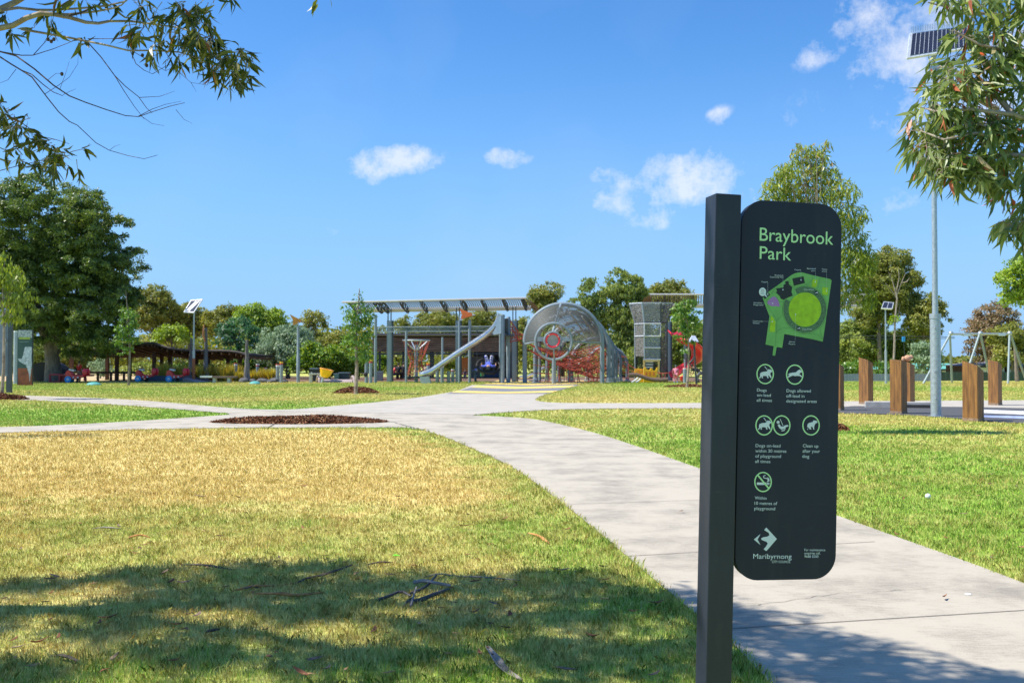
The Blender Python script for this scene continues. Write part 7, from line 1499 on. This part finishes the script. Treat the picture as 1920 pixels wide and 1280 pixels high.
# ------------------------------------------------------------------ fallen bark, sticks and leaves
BK = [mat('bark_strip_orange', (.55, .24, .07), .7, 0, .3, 10, stretch=(3, 1, 1)), mat('bark_strip_dark', (.09, .065, .05), .8, 0, .4, 10), mat('bark_strip_grey', (.24, .21, .18), .8, 0, .3, 10)]
def strip(label, pts, wpx, m, curl=1.0, lift=.015, cat='bark strip', name='bark_strip'):
    g = [gd(*p) for p in pts]; org = g[0].copy(); P_ = smooth([p + V(0, 0, lift + .012 * math.sin(i * 2.1)) for i, p in enumerate(g)], False, 1); mb = MB(); n = len(P_); w = wpx * g[0].y / F / 2; vs = []
    for i, p in enumerate(P_):
        d = (P_[min(n - 1, i + 1)] - P_[max(0, i - 1)]).normalized(); s_ = d.cross(V(0, 0, 1)).normalized(); f = w * (1.3 - abs(i / (n - 1) - .5) * 1.7) * random.uniform(.85, 1.15)
        for k in range(5): a = -1 + k / 2; vs.append(p + s_ * f * a * .9 + V(0, 0, abs(a) ** 2 * f * .7 * curl))
    mb.add(vs, [(i * 5 + k, i * 5 + k + 1, (i + 1) * 5 + k + 1, (i + 1) * 5 + k) for i in range(n - 1) for k in range(4)])
    o = mb.build(name, m, None, smooth=True, origin=org); so = o.modifiers.new('solid', 'SOLIDIFY'); so.thickness = .004; tag(o, label, cat)
strip('long curled orange-brown bark strip in the shade', [(480, 1118), (520, 1122), (560, 1121), (607, 1115)], 11, BK[0]); strip('orange and black bark strip above the orange one', [(436, 1113), (470, 1108), (520, 1101), (552, 1098)], 9, BK[0])
strip('dark broken bark piece trailing to the right', [(552, 1100), (575, 1092), (605, 1082), (640, 1072), (660, 1066)], 8, BK[1]); strip('thin dark bark strip beside the bright green leaf', [(687, 1063), (715, 1061), (745, 1057)], 6, BK[1]); strip('long grey-brown bark strip at the right edge of the shade', [(795, 1087), (825, 1082), (850, 1083), (905, 1087), (975, 1095)], 6, BK[2])
strip('grey bark curl lying in the bottom right of the grass', [(913, 1218), (925, 1240), (945, 1262), (978, 1282)], 15, BK[2]); strip('flat grey bark sliver on the dry grass edge', [(176, 994), (200, 995), (232, 994)], 6, BK[2]); strip('orange bark sliver on the dry grass', [(240, 1012), (262, 1009), (282, 1009)], 7, BK[0]); strip('pale brown bark sliver beside the path', [(990, 1002), (1010, 1010), (1030, 1020)], 6, BK[0])
strip('brown bark strip near the bottom left corner', [(92, 1235), (120, 1238), (160, 1247)], 8, BK[1]); strip('short black bark chip below the bark curl', [(385, 1190), (412, 1188)], 8, BK[1]); strip('dark bark strip in the left shade', [(340, 1062), (380, 1066), (440, 1070)], 7, BK[1])
def stick(label, pts, r, m, ): 
    g = [gd(x, y) + V(0, 0, .012 + z_ * .5) for x, y, z_ in pts]; mb = MB(); mb.tube(smooth(g, False, 1), [r, r * .6], 7); tag(mb.build('fallen_stick', m, None, smooth=True, origin=g[0]), label, 'stick', 'curled grey sticks heaped in the shade')
SK = mat('stick_grey', (.06, .055, .055), .7, 0, .3, 12); SKL = mat('stick_pale', (.24, .2, .18), .7, 0, .3, 12)
stick('black curved stick at the left of the heap', [(706, 1131, .01), (730, 1126, .04), (752, 1119, .06), (770, 1125, .03)], .012, SK); stick('thick black stick lying across the heap', [(765, 1137, .02), (790, 1134, .04), (815, 1124, .05), (842, 1111, .02)], .017, SK); stick('pale stick on top of the heap', [(776, 1099, .03), (795, 1101, .07), (815, 1107, .08), (845, 1108, .05)], .014, SKL)
stick('dark stick rising behind the heap', [(770, 1119, .02), (800, 1110, .05), (818, 1094, .09)], .011, SK); stick('short pale upright twig in the heap', [(770, 1143, .02), (776, 1130, .08), (781, 1118, .1)], .008, SKL); stick('thin bent stick at the front of the heap', [(757, 1143, .01), (765, 1132, .03), (775, 1128, .03)], .008, SK)
LF = [mat('leaf_brown', (.28, .12, .06), .8, 0, .25, 40, spec=.2), mat('leaf_tan', (.46, .27, .13), .8, 0, .2, 40, spec=.2), mat('leaf_dark', (.12, .06, .04), .8, 0, .3, 40, spec=.2), mat('leaf_grey', (.24, .17, .12), .8, 0, .2, 40, spec=.2)]
def leafproto(m, l=.085, w=.022, cu=.35):
    mb = MB(); n = 8; vs = []
    for i in range(n + 1):
        t_ = i / n; ww = w * math.sin(math.pi * min(1, t_ ** .8)) * .5 + .0006; zc = cu * l * (t_ - .5) ** 2 * 1.6
        for k in (-1, 0, 1): vs.append((l * (t_ - .5), k * ww + .012 * math.sin(t_ * 3), zc + abs(k) * ww * .55 + .012))
    mb.add(vs, [(i * 3 + k, i * 3 + k + 1, (i + 1) * 3 + k + 1, (i + 1) * 3 + k) for i in range(n) for k in range(2)])
    o = mb.build('fallen_leaf', m, None, smooth=True, origin=(0, 0, 0)); so = o.modifiers.new('solid', 'SOLIDIFY'); so.thickness = .0012; return o
lp_ = [leafproto(LF[i % 4], l=.07 + .015 * i, w=.02 + .002 * i, cu=.08 + .08 * i) for i in range(5)]; used = set()
rl = random.Random(5); cnt = 0; kinds = ['brown', 'tan', 'dark', 'greyish', 'brown']
while cnt < 150:
    py = 800 + 480 * rl.random() ** .75; px = rl.uniform(0, 1920); p = gd(px, py)
    onp = bool(on_path(np.array([p.x]), np.array([p.y]))[0])
    if onp and rl.random() > .06: continue
    if not onp and p.x < 0 and py < 880 and rl.random() < .5: continue
    if any((px - 1440) ** 2 < 0 for _ in ()): continue
    i = rl.randrange(5)
    if i in used: o = lp_[i].copy(); COL.objects.link(o)
    else: o = lp_[i]; used.add(i)
    f = rl.uniform(.5, 1.0) * (1 if py > 950 else 1.2); o.location = (p.x, p.y, .022 if onp else .018); o.rotation_euler = (rl.uniform(-.25, .25), rl.uniform(-.15, .15), rl.uniform(0, 6.28)); o.scale = (f, f, f)
    side = 'concrete path' if onp else ('lawn left of the path' if p.x < .1 * p.y - .2 else 'lawn right of the path')
    tag(o, f'small curled {kinds[i]} gum leaf lying on the {side}', 'fallen leaf', f'fallen {kinds[i]} leaves on the {side}'); cnt += 1
for i in range(5):
    if i not in used: bpy.data.objects.remove(lp_[i])
o = leafproto(mat('leaf_lime', (.25, .75, .05), .5), .06, .035, .2); p = gd(743, 1053); o.location = (p.x, p.y, .03); tag(o, 'single bright lime green leaf at the edge of the shade', 'fallen leaf')
mb = MB(); p = gd(1740, 936); mb.ball((p.x, p.y, .035), .03, 12, 8); tag(mb.build('small_ball', WHITE, origin=(p.x, p.y, 0), smooth=True), 'small grey-white ball lying in the grass on the right', 'ball')
mb = MB(); p = gd(1815, 1117); mb.cyl((p.x, p.y, .0125), (p.x, p.y, .016), .02, 14); tag(mb.build('paint_spot', WHITE, origin=(p.x, p.y, .0125)), 'tiny white disc on the concrete path', 'litter')
